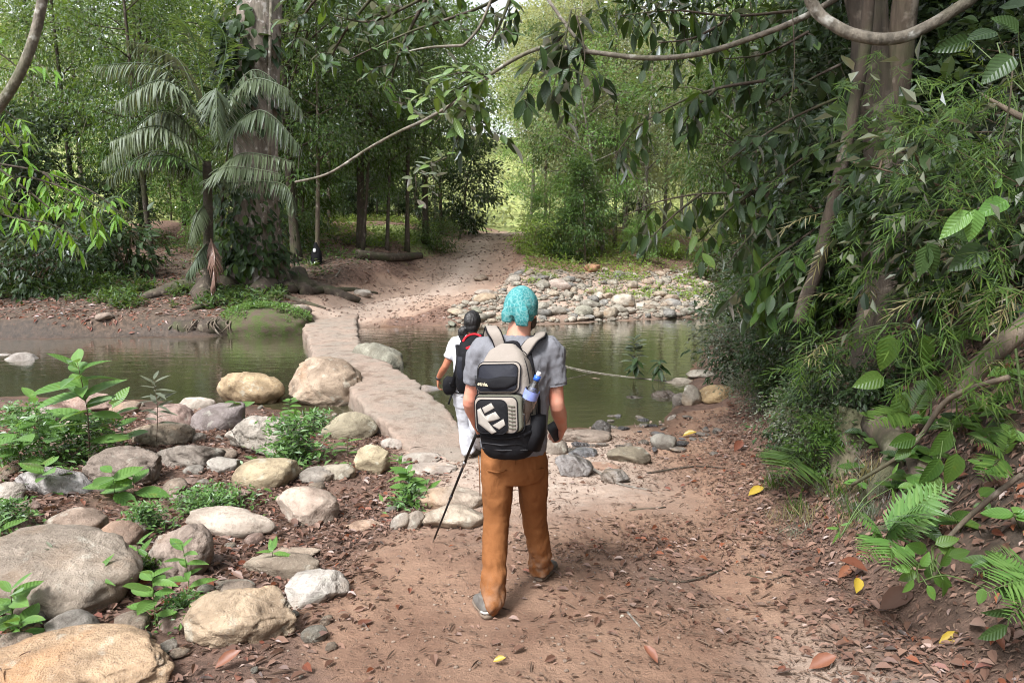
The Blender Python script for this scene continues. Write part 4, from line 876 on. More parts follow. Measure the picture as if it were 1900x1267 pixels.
tw = MB(); tw.tube([Lp(-.146 * K, .02 * K, .30 * K), Lp(-.16 * K, .02 * K, .25 * K), Lp(-.156 * K, .03 * K, .2 * K)], [(.012, .006), (.014, .007), (.01, .006)], 8, smooth_path=3)
M['pinkish'] = plain_mat('pinkish_cord', (.4, .24, .22), .8); tw.build('side_cord', M['pinkish'], pack)
# bottle in the side pocket
b0, b1 = at(968, 778, 3.36), at(1000, 692, 3.33); ba = (b1 - b0); BL = ba.length; ba.normalize()
bot = empty('water_bottle', b0, 'clear plastic water bottle with blue cap standing in the backpack side pocket', 'bottle')
w_ = MB(); prof_ = [(0, .03), (.02, .037), (.1, .038), (.3, .0375), (.34, .035), (.38, .038), (.62, .038), (.72, .032), (.82, .018), (.88, .014)]
w_.tube([ba * (BL * t - .06 * (1 - t)) for t, r in prof_], [r for t, r in prof_], 20, smooth_path=2); w_.build('bottle_body', M['clear'], bot)
lb = MB(); lb.tube([ba * BL * .46, ba * BL * .64], [.0388] * 2, 20, cap=False); lb.build('bottle_label', M['label_blue'], bot)
cp = MB(); cp.tube([ba * BL * .85, ba * BL * .94], [.0175, .0165], 16); cp.build('bottle_cap', M['blue_cap'], bot)
cp = MB(); cp.tube([ba * BL * .945, ba * BL * 1.02], [.0125, .011], 14); cp.build('cap_nozzle', M['white_plastic'], bot)
# phone in his right hand, trekking pole in his left
ph0 = wrR + Vector((-.045, .045, -.03)) + hero.location
pm_ = MB(); pm_.tube([Vector((0, 0, -.055)), Vector((0, 0, .055))], [(.033, .006)] * 2, 20, ex=5); phone = pm_.build('phone', M['black_plastic']); phone.location = ph0; phone.rotation_euler = (R(-25), R(-20), R(35)); tag(phone, 'small dark phone held in the right hand of the walker', 'phone')
cb = MB(); cb.tube([Vector((-.03, .0064, .03)), Vector((-.03, .0064, .05))], [(.008, .002)] * 2, 10); cb.build('camera_lens', M['steel'], phone)
tip = G(803, 1010); top = hero.location + wrL + (wrL - elL).normalized() * .05 + Vector((.02, .06, .06))
pole = empty('trekking_pole', tip, 'black trekking pole planted on the path left of the orange trousers', 'trekking pole')
dv = top - tip
for nm, t0, t1, r0, r1, mt in (('tip', -.01, .05, .003, .006, 'steel'), ('lower_shaft', .04, .40, .0072, .0072, 'black_metal'), ('joint', .39, .425, .0105, .0105, 'black_plastic'), ('middle_shaft', .42, .66, .0085, .0085, 'black_metal'), ('joint', .655, .69, .012, .012, 'steel'), ('upper_shaft', .68, .93, .0095, .0095, 'black_metal'), ('grip', .92, 1.06, .0135, .016, 'black_plastic')):
    q = MB(); q.tube([dv * t0, dv * (t0 + t1) / 2, dv * t1], [r0, (r0 + r1) / 2, r1], 12); q.build(nm, M[mt], pole)

# --- the dark haired walker ahead
w2g = Vector((at(868, 855, 7.15).x, 7.15, 0)); w2g.z = max(hz(w2g.x, w2g.y), cause_z(w2g.x, w2g.y))
wk = empty('person', w2g, 'person with black ponytail, white t-shirt and white trousers stepping onto the causeway', 'person')
def L2(px, py, y): return at(px, py, y) - w2g
b = MB()
hp1, hp2 = L2(858, 728, 7.15), L2(882, 728, 7.17); kn1, kn2 = L2(864, 792, 7.2), L2(884, 790, 7.0)
def grd(x, y): return Vector((x, y, max(hz(x, y), cause_z(x, y)))) - w2g
h1x, h2x = at(867, 858, 7.12).x, at(882, 862, 6.98).x
hl1, hl2 = grd(h1x, 7.12), grd(h2x + .02, 7.36)
tl1, tl2 = grd(h1x + .12, 7.34), grd(h2x + .10, 7.58)
for hp, kn, hl, tl in ((hp1, kn1, hl1, tl1), (hp2, kn2.lerp(hl2, .1), hl2, tl2)):
    an = hl + Vector((.03, .05, .09)); b.tube([hp, hp.lerp(kn, .5), kn, kn.lerp(an, .4), an], [(.085, .09), (.07, .075), (.05, .052), (.05, .052), (.033, .037)], 12, ref=(1, 0, 0)); b.tube([an - Vector((.02, .03, .05)), tl + Vector((0, 0, .025))], [.03, .02], 8)
ch2, nb2, hc2 = L2(872, 665, 7.12), L2(875, 622, 7.12), L2(877, 598, 7.14)
b.tube([L2(870, 735, 7.15), L2(870, 720, 7.15), L2(871, 690, 7.12), ch2, L2(874, 636, 7.12), nb2], [(.13, .11), (.155, .12), (.135, .1), (.155, .11), (.15, .095), (.06, .055)], 18, ref=(1, .1, 0))
b.tube([nb2 - Vector((0, 0, .04)), hc2 + Vector((0, -.01, -.02))], [(.055, .055), (.05, .055)], 12); D2, E2 = head(b, hc2, R(25), .93)
s1, s2 = L2(846, 638, 7.14), L2(902, 640, 7.1); e1, r1 = L2(826, 680, 7.12), L2(813, 702, 7.22); e2, r2 = L2(918, 682, 7.15), L2(914, 700, 7.38)
for sh, el, wr in ((s1, e1, r1), (s2, e2, r2)):
    b.tube([sh, sh.lerp(el, .5), el, el.lerp(wr, .4), wr], [(.052, .052), (.045, .045), (.038, .039), (.04, .038), (.026, .023)], 12, smooth_path=2)
hand(b, r1, Vector((-.05, .1, -1)), (1, .1, 0), (.1, 1, .1), .95, .5); hand(b, r2, Vector((0, .6, -.7)), (-1, 0, 0), (0, .6, .6), .95, .5)
b.build('body', M['skin_brown'], wk, remesh=.0075, relax=5)
t_ = MB(); t_.tube([L2(870, 730, 7.14), L2(870, 700, 7.12), L2(872, 665, 7.11), L2(873, 645, 7.115), L2(874, 632, 7.12), L2(875, 620, 7.12)], [(.17, .14), (.16, .125), (.175, .13), (.17, .115), (.125, .09), (.066, .062)], 22, ref=(1, .1, 0), smooth_path=3)
for sh, el, cx_ in ((s1, e1, L2(862, 638, 7.12)), (s2, e2, L2(886, 638, 7.12))): t_.tube([cx_, sh + Vector((0, 0, .01)), sh.lerp(el, .4), sh.lerp(el, .64)], [(.07, .08), (.07, .07), (.066, .066), (.068, .068)], 14, smooth_path=3)
t_.build('tshirt', M['shirt_white'], wk, remesh=.011, relax=5, disp=folds(14, .008, 171, (.3, 0, 1), .35))
t_ = MB(); t_.tube([L2(870, 716, 7.15), L2(870, 730, 7.15), L2(870, 752, 7.16)], [(.15, .115), (.18, .14), (.16, .125)], 20, ref=(1, .1, 0))
for hp, kn, hl in ((hp1, kn1, hl1), (hp2, kn2, hl2)): t_.tube([hp, hp.lerp(kn, .5), kn, kn.lerp(hl, .5), hl + Vector((.02, .04, .06))], [(.095, .115), (.09, .105), (.076, .088), (.07, .08), (.075, .085)], 18, ref=(1, 0, 0), smooth_path=3)
t_.build('trousers', M['trouser_white'], wk, remesh=.011, relax=4, disp=lambda co: folds(11, .016, 177, (.2, .2, 1), .5)(co) * (.5 + np.clip(.6 - co[:, 2], 0, .6)))
shoe(wk, w2g + tl1, w2g + hl1); shoe(wk, w2g + tl2, w2g + hl2)
hr = MB(); hr.ell(D2(0, -.012, .018), (.092, .106, .112), E2, 20, 14); hr.ell(D2(0, -.05, -.05), (.08, .06, .06), E2); hr.tube([D2(-.05, -.08, -.06), D2(-.085, -.095, -.11), D2(-.10, -.09, -.18)], [.04, .045, .02], 12, smooth_path=3)
hr.build('hair', M['hair'], wk, remesh=.008, relax=2, disp=lambda co: .010 * fbm(co * np.array([38, 38, 10]), 3, 9))
for s in (-1, 1):
    e_ = MB(); e_.ell(D2(.03 * s, .086, .006), (.011, .008, .007), E2, 10, 6); e_.build('eye', M['eye'], wk)
wb_ = MB(); wb_.tube([r1 - (r1 - e1).normalized() * .02, r1], [.0315, .031], 14); wb_.build('wristband', M['black_plastic'], wk)
bl_ = MB(); bl_.tube([L2(870, 724, 7.15) + Vector((.19 * math.cos(a), .15 * math.sin(a), 0)) for a in np.linspace(0, 2 * PI, 25)], [(.006, .016)] * 25, 6, ref=(0, 0, 1), cap=False); bl_.build('belt', M['black_nylon'], wk)
# her pack
q0 = at(872, 716, 6.96); pk2 = empty('backpack', q0, 'black backpack with red piping worn by the walker in white trousers', 'backpack')
def L3(px, py, y): return at(px, py, y) - q0
m_ = MB(); m_.tube([L3(870, 722, 6.92), L3(871, 700, 6.88), L3(874, 665, 6.88), L3(877, 640, 6.92), L3(879, 622, 6.98)], [(.12, .1), (.145, .13), (.145, .13), (.13, .10), (.06, .05)], 30, ref=(1, .12, 0), ex=3, smooth_path=4)
m_.build('main_compartment', M['black_nylon'], pk2, remesh=.009, relax=3, disp=lambda co: .008 * fbm(co * 9, 3, 4))
def red(name, pts, r, y=6.79):
    q = MB(); q.tube([L3(a, c, d) for a, c, d in pts], [r] * len(pts), 8, smooth_path=4); q.build(name, M['red_nylon'], pk2)
red('red_piping', [(859, 634, 6.84), (864, 626, 6.86), (873, 621, 6.9), (883, 620, 6.91), (893, 624, 6.9)], (.012, .008))
red('red_band', [(865, 647, 6.785), (873, 644, 6.77), (881, 643, 6.775)], (.014, .006))
red('red_side_panel', [(857, 664, 6.80), (857, 676, 6.77), (858, 690, 6.77)], (.022, .012))
for pts in ([(848, 640, 7.0), (850, 665, 6.9), (846, 690, 6.9), (838, 716, 6.98)], [(896, 640, 7.0), (897, 670, 6.9), (895, 705, 6.92)]):
    q = MB(); q.tube([L3(*p) for p in pts], [(.02, .008)] * len(pts), 8, smooth_path=4); q.build('compression_strap', M['black_nylon'], pk2)
for s, sh in ((-1, s1), (1, s2)):
    q = MB(); v = w2g + sh - q0; ctr_ = nb2 + w2g - q0; q.tube([L3(872 + 12 * s, 632, 7.0), v.lerp(ctr_, .35) + Vector((0, -.03, .075)), v.lerp(ctr_, .3) + Vector((0, .07, .05)), v.lerp(ctr_, .25) + Vector((0, .14, -.12)), v.lerp(ctr_, .2) + Vector((0, .1, -.35))], [(.03, .008)] * 5, 10, ref=(1, 0, 0), smooth_path=4); q.build('shoulder_strap', M['black_nylon'], pk2)
q = MB(); q.tube([L3(858, 662, 6.78), L3(857, 690, 6.77), L3(862, 712, 6.79)], [(.05, .02), (.055, .03), (.05, .02)], 12, ref=(1, 0, 0), smooth_path=3); q.build('side_pocket', M['black_mesh'], pk2)
g0 = at(836, 714, 7.05); wbag = empty('waist_bag', g0, 'small black waist bag hanging at the hip of the walker in white trousers', 'waist bag')
q = MB(); q.tube([at(836, 700, 7.05) - g0, at(835, 708, 7.03) - g0, at(834, 722, 7.03) - g0, at(835, 729, 7.05) - g0], [(.05, .03), (.075, .045), (.07, .045), (.045, .03)], 18, ref=(1, .2, 0), ex=3, smooth_path=3); q.build('pouch', M['black_nylon'], wbag)
q = MB(); q.tube([at(829, 711, 6.985) - g0, at(843, 709, 6.985) - g0], [.003] * 2, 6); q.build('zip', M['black_plastic'], wbag)
for a, c in (((842, 706, 7.02), (862, 716, 7.0)), ((840, 728, 7.02), (832, 750, 7.0))):
    q = MB(); q.tube([at(*a) - g0, at(*c) - g0], [(.010, .003)] * 2, 6); q.build('strap', M['black_nylon'], wbag)
# ------------------------------------------------------------------ leaves
def leaf_tmpl(n=4, w=.4, peak=.42, fold=.12, droop=.15, tip=1.6, twist=0.0):
    """a pointed leaf: base at the origin, 1 long on +y, a fold along the midrib"""
    V = [(0, 0, 0)]; F = []
    for i in range(1, n):
        t = i / n; hw = w / 2 * (math.sin(PI * t ** (math.log(.5) / math.log(peak))) ** .8); z = -droop * t ** tip
        V += [(-hw, t, z + fold * hw * 2), (0, t, z), (hw, t, z + fold * hw * 2 + twist * t * hw)]
    V.append((0, 1, -droop)); e = len(V) - 1
    T = [(0, 2, 1), (0, 3, 2)]
    for i in range(n - 2):
        a = 1 + 3 * i; b = a + 3; F += [(a, a + 1, b + 1, b), (a + 1, a + 2, b + 2, b + 1)]
    a = 1 + 3 * (n - 2); T += [(a, a + 1, e), (a + 1, a + 2, e)]
    return np.array(V), np.array(F, int).reshape(-1, 4), np.array(T)
def diamond(w=.42, fold=.1, droop=.1, p=.4): return np.array([(0, 0, 0), (w / 2, p, fold), (0, 1, -droop), (-w / 2, p, fold)]), np.zeros((0, 4), int), np.array([(0, 1, 2), (0, 2, 3)])
DIA = diamond(); DIAW = diamond(.6, .08, .15, .45); DIAN = diamond(.13, .02, .12, .35)
T_BIG = [leaf_tmpl(5, .42, .45, .14, .18), leaf_tmpl(5, .36, .42, .2, .32), leaf_tmpl(5, .46, .5, .08, .05)]
T_OVAL = [leaf_tmpl(5, .52, .5, .12, .15), leaf_tmpl(5, .58, .45, .1, .3)]
T_LANCE = [leaf_tmpl(4, .24, .4, .1, .18), leaf_tmpl(4, .2, .35, .12, .35)]
T_HEART = [leaf_tmpl(6, .6, .38, .16, .28), leaf_tmpl(6, .54, .42, .1, .15), leaf_tmpl(6, .5, .4, .2, .4)]
T_DRY = [leaf_tmpl(4, .46, .5, .45, -.12), leaf_tmpl(4, .4, .45, -.35, .2), leaf_tmpl(4, .5, .5, .2, -.25, 2, .5)]
def unit(v): return v / np.maximum(np.linalg.norm(v, axis=1, keepdims=True), 1e-9)
def spread_leaves(T, pos, d, up, Ln, Wn=None):
    """many copies of template T as vertex and face arrays"""
    V, F4, F3 = T; d = unit(d); X = unit(np.cross(d, up)); Zx = np.cross(X, d); Ln = np.asarray(Ln)[:, None, None]; Wn = Ln if Wn is None else np.asarray(Wn)[:, None, None]
    out = pos[:, None] + X[:, None] * V[None, :, 0:1] * Wn + d[:, None] * V[None, :, 1:2] * Ln + Zx[:, None] * V[None, :, 2:3] * Ln
    n, k = len(pos), len(V); off = (np.arange(n) * k)[:, None, None]
    return out.reshape(-1, 3), (F4[None] + off).reshape(-1, 4) if len(F4) else np.zeros((0, 4), int), (F3[None] + off).reshape(-1, 3), k
def leaf_mesh(name, T, pos, d, up, Ln, mat, var=None, Wn=None):
    V, F4, F3, k = spread_leaves(T, pos, d, up, Ln, Wn); n = len(pos)
    v = np.repeat(rng.random(n) if var is None else var, k)
    return np_mesh(name, V, [F4, F3], mat, False, v)
LEAF = {}
def leaf_protos(key, T, mat):
    LEAF[key] = [np_mesh('leaf', t[0], [t[1], t[2]], M[mat], True) for t in T]
leaf_protos('dark', T_BIG, 'v_dark'); leaf_protos('mid', T_BIG, 'v_mid'); leaf_protos('lime', T_LANCE, 'v_lime'); leaf_protos('fresh', T_BIG, 'v_fresh'); leaf_protos('oval', T_OVAL, 'v_fresh')
leaf_protos('lance', T_LANCE, 'v_fresh'); leaf_protos('heart', T_HEART, 'v_dark'); leaf_protos('heart_bright', T_HEART, 'v_fresh'); leaf_protos('heart_mid', T_HEART, 'v_mid'); leaf_protos('grey', T_BIG, 'v_grey'); leaf_protos('limeoval', T_BIG, 'v_limeoval'); leaf_protos('greylance', T_LANCE, 'leaf_grey')
leaf_protos('dry', T_DRY, 'v_dry'); leaf_protos('rust', T_DRY, 'v_rust'); leaf_protos('yellow', T_DRY, 'leaf_yellow'); leaf_protos('red', T_DRY, 'leaf_red')
pr = random.Random(21)
def rmat(d, up):
    d = Vector(d).normalized(); x = d.cross(Vector(up))
    if x.length < 1e-4: x = d.orthogonal()
    x.normalize(); z = x.cross(d); return Matrix(((x.x, d.x, z.x), (x.y, d.y, z.y), (x.z, d.z, z.z)))
def put_leaf(parent, key, p, d, up, L, wid=1.0, name='leaf'):
    o = bpy.data.objects.new(name, pr.choice(LEAF[key])); o.parent = parent; o.location = p; o.rotation_euler = rmat(d, up).to_euler(); o.scale = (L * wid, L, L); COL.objects.link(o); return o

# ------------------------------------------------------------------ trees
def grow_tree(seed, h, r, lo, cr, nleaf, leafL, T, lmat, bmat, limbs=9, clump=.55, droop=.5, wander=.25, up=.5, shape='round', multi=1, sides=7, clumps=None):
    g = np.random.default_rng(seed); tb = MB(); cl = []
    for s in range(multi):
        a0 = g.uniform(0, 6.28); base = Vector((math.cos(a0), math.sin(a0), 0)) * (0 if multi == 1 else .12 * h ** .5)
        pts = []; p = base.copy(); n = 9; drift = Vector((g.normal(), g.normal(), 0)) * wander * (1 if multi == 1 else 3)
        for i in range(n):
            t = i / (n - 1); pts.append(Vector((base.x + drift.x * t * t + .12 * wander * math.sin(4 * t + a0), base.y + drift.y * t * t, h * t - .25)))
        rr = [r * (1.35 if i == 0 else 1) * (1 - .78 * i / (n - 1)) for i in range(n)]
        tb.tube(pts, rr, sides, smooth_path=2)
        for b in range(limbs):
            t = lo / h + (1 - lo / h) * (b + g.random() * .8) / limbs; t = min(t, .98); j = min(int(t * (n - 1)), n - 2); f = t * (n - 1) - j; q = pts[j].lerp(pts[j + 1], f)
            u = (t - lo / h) / (1 - lo / h)
            reach = cr * {'round': math.sin(PI * min(.98, .18 + .72 * u)) ** .7, 'cone': 1 - .8 * u, 'top': .4 + .6 * u}[shape] * g.uniform(.7, 1.1)
            a = b * 2.4 + g.uniform(-.5, .5); dv = Vector((math.cos(a), math.sin(a), up * g.uniform(.3, 1.2)))
            e = q + dv.normalized() * reach; mid = q.lerp(e, .5) + Vector((g.normal(), g.normal(), g.normal() + .4)) * reach * .1
            br = max(.01, r * (1 - .75 * t) * .5); tb.tube([q, mid, e], [br, br * .6, br * .2], 5, cap=False, smooth_path=2)
            for _ in range(3):
                w = g.uniform(.3, 1); c = (q.lerp(mid, w * 2) if w < .5 else mid.lerp(e, w * 2 - 1)); e2 = c + Vector((g.normal(), g.normal(), g.normal() * .5)) * reach * .33
                tb.tube([c, e2], [br * .35, br * .12], 4, cap=False); cl.append(e2)
            cl.append(e); cl.append(mid.lerp(e, .5))
    cl = np.array([tuple(c) for c in cl]); k = g.integers(0, len(cl), nleaf); sz = clump * g.uniform(.6, 1.3, len(cl))
    off = g.normal(size=(nleaf, 3)) * np.array([1, 1, .62]); off *= (sz[k] * g.random(nleaf) ** .15 * .62)[:, None]
    pos = cl[k] + off; ctr = np.array([0, 0, lo + (h - lo) * .4]); outw = unit(off) * .8 + unit(pos - ctr) * .5
    d = outw + g.normal(size=(nleaf, 3)) * .45; d[:, 2] -= droop
    upv = np.array([[0, 0, 1.]]) + outw * .5 + g.normal(size=(nleaf, 3)) * .35
    cv = g.random(len(cl))[k] * .6 + g.random(nleaf) * .4
    crown = leaf_mesh('crown', T, pos, d, upv, leafL * g.uniform(.65, 1.25, nleaf), M[lmat], cv * .98)
    return tb.mesh('trunk', M[bmat]), crown
PROTO = {}
def proto(key, **kw): PROTO[key] = grow_tree(**kw)
proto('slender', seed=1, h=15, r=.13, lo=4.5, cr=2.6, nleaf=5500, leafL=.23, T=DIA, lmat='leaf_mid', bmat='bark', limbs=16, clump=.9)
proto('slender2', seed=2, h=14, r=.12, lo=4.0, cr=2.3, nleaf=4600, leafL=.21, T=DIA, lmat='leaf_mid', bmat='bark_dark', limbs=16, clump=.85)
proto('broad', seed=3, h=13, r=.22, lo=3.8, cr=4.6, nleaf=9500, leafL=.24, T=DIA, lmat='leaf_mid', bmat='bark_dark', limbs=20, clump=1.2)
proto('broad_lime', seed=4, h=13, r=.2, lo=4.0, cr=4.2, nleaf=8000, leafL=.23, T=DIA, lmat='leaf_lime', bmat='bark', limbs=18, clump=1.15)
proto('pale', seed=5, h=14, r=.16, lo=3.2, cr=3.4, nleaf=4200, leafL=.24, T=DIA, lmat='leaf_pale', bmat='bark_pale', limbs=18, clump=1.1)
proto('bright', seed=6, h=12, r=.15, lo=2.2, cr=3.3, nleaf=5200, leafL=.24, T=DIA, lmat='leaf_bright', bmat='bark_pale', limbs=18, clump=1.0)
proto('under', seed=7, h=5.5, r=.06, lo=.8, cr=1.7, nleaf=4500, leafL=.2, T=DIA, lmat='leaf_mid', bmat='bark', limbs=12, clump=.6, shape='cone')
proto('under_dark', seed=8, h=5, r=.06, lo=.6, cr=1.8, nleaf=4500, leafL=.2, T=DIAW, lmat='leaf_dark', bmat='bark_dark', limbs=12, clump=.65)
proto('under_lime', seed=9, h=4.5, r=.05, lo=.5, cr=1.6, nleaf=3800, leafL=.19, T=DIA, lmat='leaf_bright', bmat='bark', limbs=12, clump=.6)
proto('shrub', seed=10, h=1.5, r=.025, lo=.1, cr=1.0, nleaf=2600, leafL=.13, T=DIA, lmat='leaf_mid', bmat='stem_brown', limbs=7, clump=.42, multi=3, sides=5)
proto('shrub_dark', seed=11, h=1.4, r=.025, lo=.1, cr=1.0, nleaf=2400, leafL=.15, T=leaf_tmpl(3, .42, .45, .14, .2), lmat='leaf_dark', bmat='stem_brown', limbs=7, clump=.42, multi=3, sides=5)
proto('shrub_grey', seed=12, h=1.3, r=.02, lo=.1, cr=1.0, nleaf=3200, leafL=.085, T=DIA, lmat='leaf_grey', bmat='stem_brown', limbs=8, clump=.4, multi=3, sides=5)
proto('shrub_lime', seed=13, h=1.2, r=.02, lo=.1, cr=.85, nleaf=2200, leafL=.13, T=DIA, lmat='leaf_lime', bmat='stem_brown', limbs=7, clump=.4, multi=3, sides=5)
proto('bigleaf', seed=14, h=1.8, r=.03, lo=.2, cr=1.0, nleaf=420, leafL=.34, T=T_BIG[0], lmat='leaf_dark', bmat='stem_brown', limbs=6, clump=.5, multi=3, sides=5)
proto('hill', seed=15, h=15, r=.2, lo=3, cr=4.2, nleaf=5200, leafL=.42, T=DIAW, lmat='leaf_mid', bmat='bark_pale', limbs=14, clump=1.5, sides=5)
proto('hill_pale', seed=16, h=15, r=.2, lo=3, cr=4.2, nleaf=4600, leafL=.42, T=DIAW, lmat='leaf_pale', bmat='bark_pale', limbs=14, clump=1.5, sides=5)
def tree(key, x, y, sc, label, cat='tree', group=None, name='tree', lean=(0, 0), rz=None, zs=1.0, sink=0.0, trunk_only=False, z=None):
    t = empty(name, (x, y, (hz(x, y) if z is None else z) - sink), label, cat, group, pr.uniform(0, 6.28) if rz is None else rz)
    t.scale = (sc, sc, sc * zs); t.rotation_euler = (R(lean[0]), R(lean[1]), t.rotation_euler.z)
    tm, cm = PROTO[key]; mesh_obj('trunk' if cat == 'tree' else 'stems', tm, t)
    if not trunk_only: tag(mesh_obj('crown' if cat == 'tree' else 'foliage', cm, t), kind='stuff')
    return t
def tree_px(key, px, py, sc, label, **kw):
    g = G(px, py); return tree(key, g.x, g.y, sc, label, **kw)
# trees one can point at
tree_px('slender2', 141, 448, 1.0, 'dark straight forest tree in the left wood, the leftmost of its trunks', rz=.5)
tree_px('slender', 276, 440, .95, 'thin straight forest tree behind the palm fronds', rz=1.0)
tree_px('slender2', 551, 470, 1.1, 'dark trunked tree just right of the giant buttressed tree', rz=2)
tree_px('slender', 588, 487, .75, 'very thin crooked tree with a bare base right of the giant tree', rz=3, lean=(0, -3))
tree_px('slender2', 676, 440, .95, 'straight grey trunked tree standing before the wire fence', rz=4)
tree_px('slender2', 672, 466, .7, 'thin tree leaning right, first of the row left of the dirt road', rz=.2, lean=(0, 6))
tree_px('slender2', 718, 466, .75, 'dark tree leaning right in the row beside the dirt road', rz=1.4, lean=(0, 9))
tree_px('slender2', 756, 470, .95, 'forked dark tree in the row beside the dirt road', rz=2.2, lean=(0, -3))
tree_px('broad', 790, 452, .85, 'stout dark tree nearest the dirt road', rz=5, lean=(0, 2))
tree_px('slender', 818, 436, .8, 'slim tree at the left edge of the dirt road crest', rz=3.3)
tree_px('bright', 986, 428, .8, 'slim pale tree at the right edge of the dirt road', rz=.7)
tree_px('slender', 1012, 432, .8, 'thin straight tree right of the dirt road', rz=1.9)
tree_px('pale', 1075, 440, .9, 'thin grey tree in the bright wood behind the stone bank', rz=2.7)
tree_px('bright', 1118, 470, .8, 'brown tree leaning right behind the stone bank', rz=4.1, lean=(0, 12))
tree_px('slender', 1140, 462, .85, 'upright brown tree behind the leaning one at the stone bank', rz=2.9)
tree_px('pale', 1264, 420, 1.0, 'pale thin tree standing in the sunlit gap', rz=5.5)
tree_px('pale', 1345, 440, 1.25, 'thick pale trunked tree half hidden by the hanging leaves', rz=1.1)
t_over = tree_px('under_dark', 852, 446, 1.12, 'dark bushy small tree whose foliage droops over the dirt road', rz=1.2, lean=(0, 18), zs=1.1)
for k_, (px_, py_, sc_, lb_) in enumerate(((1160, 445, .95, 'first thin pale trunk right of the leaning brown tree'), (1196, 440, 1.05, 'slim pale tree in the middle of the bright wood over the stone bank'), (1232, 436, .9, 'thin pale tree just left of the one in the sunlit gap'), (1296, 432, 1.1, 'straight pale tree right of the sunlit gap'), (1050, 432, .95, 'slim pale tree right behind the bush at the road edge'), (1098, 436, 1.0, 'pale tree left of the leaning brown tree'))):
    tree_px('pale', px_, py_, sc_, lb_, rz=k_ * 1.3)
# the wood: repeats
GR = {'left': ('forest tree in the dark wood on the left behind the giant buttressed tree', 'trees of the dark left wood'),
      'lu': ('bushy young tree in the understorey of the left wood', 'young trees in the left wood understorey'),
      'right': ('leafy bright tree in the open wood behind the stone bank', 'bright trees behind the stone bank'),
      'ru': ('low bushy young tree behind the stone bank', 'young trees behind the stone bank'),
      'hill': ('distant tree on the rising ground beyond the dirt road', 'trees on the rising ground beyond the road')}
spots = []
def fill(n, xr, yr, keys, sc, grp, dmin, seed, ok=lambda x, y: True, **kw):
    q = random.Random(seed); c = 0
    for _ in range(n * 30):
        if c >= n: break
        x, y = q.uniform(*xr), q.uniform(*yr)
        if road_d(np.array([x]), np.array([y]))[0] < 1.45 or y < shore_far(x) + 1.5 or not ok(x, y): continue
        if abs(x) > .82 * y + 3: continue
        if any((x - a) ** 2 + (y - b) ** 2 < dmin ** 2 for a, b in spots): continue
        spots.append((x, y)); c += 1; s = q.uniform(*sc)
        tree(q.choice(keys), x, y, s, GR[grp][0], group=GR[grp][1], lean=(q.uniform(-4, 4), q.uniform(-4, 4)), **kw)
fill(8, (-26, -5.5), (25, 40), ['slender2', 'bright', 'slender', 'broad'], (.8, 1.15), 'left', 2.2, 1, ok=lambda x, y: abs(x + .38 * y) > 1.2)
fill(16, (-26, -5), (24, 44), ['under_dark', 'under_dark', 'under_dark', 'under', 'under_lime'], (.7, 1.25), 'lu', 1.3, 2, ok=lambda x, y: not (-10.2 < x < -6 and y < 29) and not (-9 < x < -4.5 and y < 40))
fill(8, (-34, -4), (40, 56), ['broad_lime', 'pale', 'bright', 'bright'], (.9, 1.25), 'left', 2.6, 3)
fill(12, (-22, -5), (41, 52), ['under_lime', 'under'], (.8, 1.3), 'lu', 1.6, 13)
fill(7, (.6, 26), (33, 54), ['bright', 'pale', 'pale', 'bright'], (.7, 1.05), 'right', 2.4, 4)
fill(10, (.4, 24), (32, 50), ['under_lime', 'under', 'under_lime', 'under_dark'], (.45, 1.0), 'ru', 1.3, 5)
fill(8, (8, 26), (24, 40), ['broad', 'bright', 'slender2'], (.8, 1.1), 'right', 2.2, 14, ok=lambda x, y: x > .3 * y + 1)
fill(8, (-9, 12), (50, 62), ['under_lime', 'pale', 'pale'], (.6, .95), 'hill', 2.4, 26)
fill(8, (-40, 36), (56, 70), ['broad_lime', 'hill', 'hill_pale', 'bright'], (.9, 1.2), 'hill', 3.2, 6)
fill(22, (-90, 80), (70, 128), ['hill', 'hill_pale', 'hill_pale', 'broad_lime'], (.9, 1.45), 'hill', 4.2, 7)

# ------------------------------------------------------------------ the giant buttressed tree, its climbers and roots
gb = G(478, 542); gb.y += .6; gb.x = at(478, 540, gb.y).x
giant = empty('giant_tree', gb, 'giant pale barked tree with mossy buttress roots on the far left bank', 'tree')
def GP(px, py, y=None): return at(px, py, gb.y if y is None else y) - gb
tk = MB(); tk.tube([GP(480, 560), GP(480, 520), GP(477, 450), GP(474, 330), GP(476, 200), GP(480, 60), GP(482, -60), GP(486, -260), GP(490, -420)], [(1.05, .9), (.85, .8), (.72, .7), (.66, .64), (.66, .64), (.64, .62), (.62, .6), (.52, .5), (.3, .3)], 28, ref=(1, 0, 0), smooth_path=5)
tkm = tk.mesh('trunk', bark_mat('giant_bark', (.27, .225, .19), (.48, .45, .42), (.06, .07, .035), .4, .3, 7))
n_ = len(tkm.vertices); co = np.empty(n_ * 3, np.float32); tkm.vertices.foreach_get('co', co); co = co.reshape(-1, 3); ang = np.arctan2(co[:, 1], co[:, 0])
rad_ = .05 * fbm(co * np.array([1.6, 1.6, .5]), 4, 3) + .05 * np.sin(ang * 5 + co[:, 2] * .3) * np.exp(-np.clip(co[:, 2], 0, 9) / 2.2) * 3
co[:, :2] *= (1 + rad_ / .7)[:, None]; tkm.vertices.foreach_set('co', co.ravel()); tkm.update(); mesh_obj('trunk', tkm, giant)
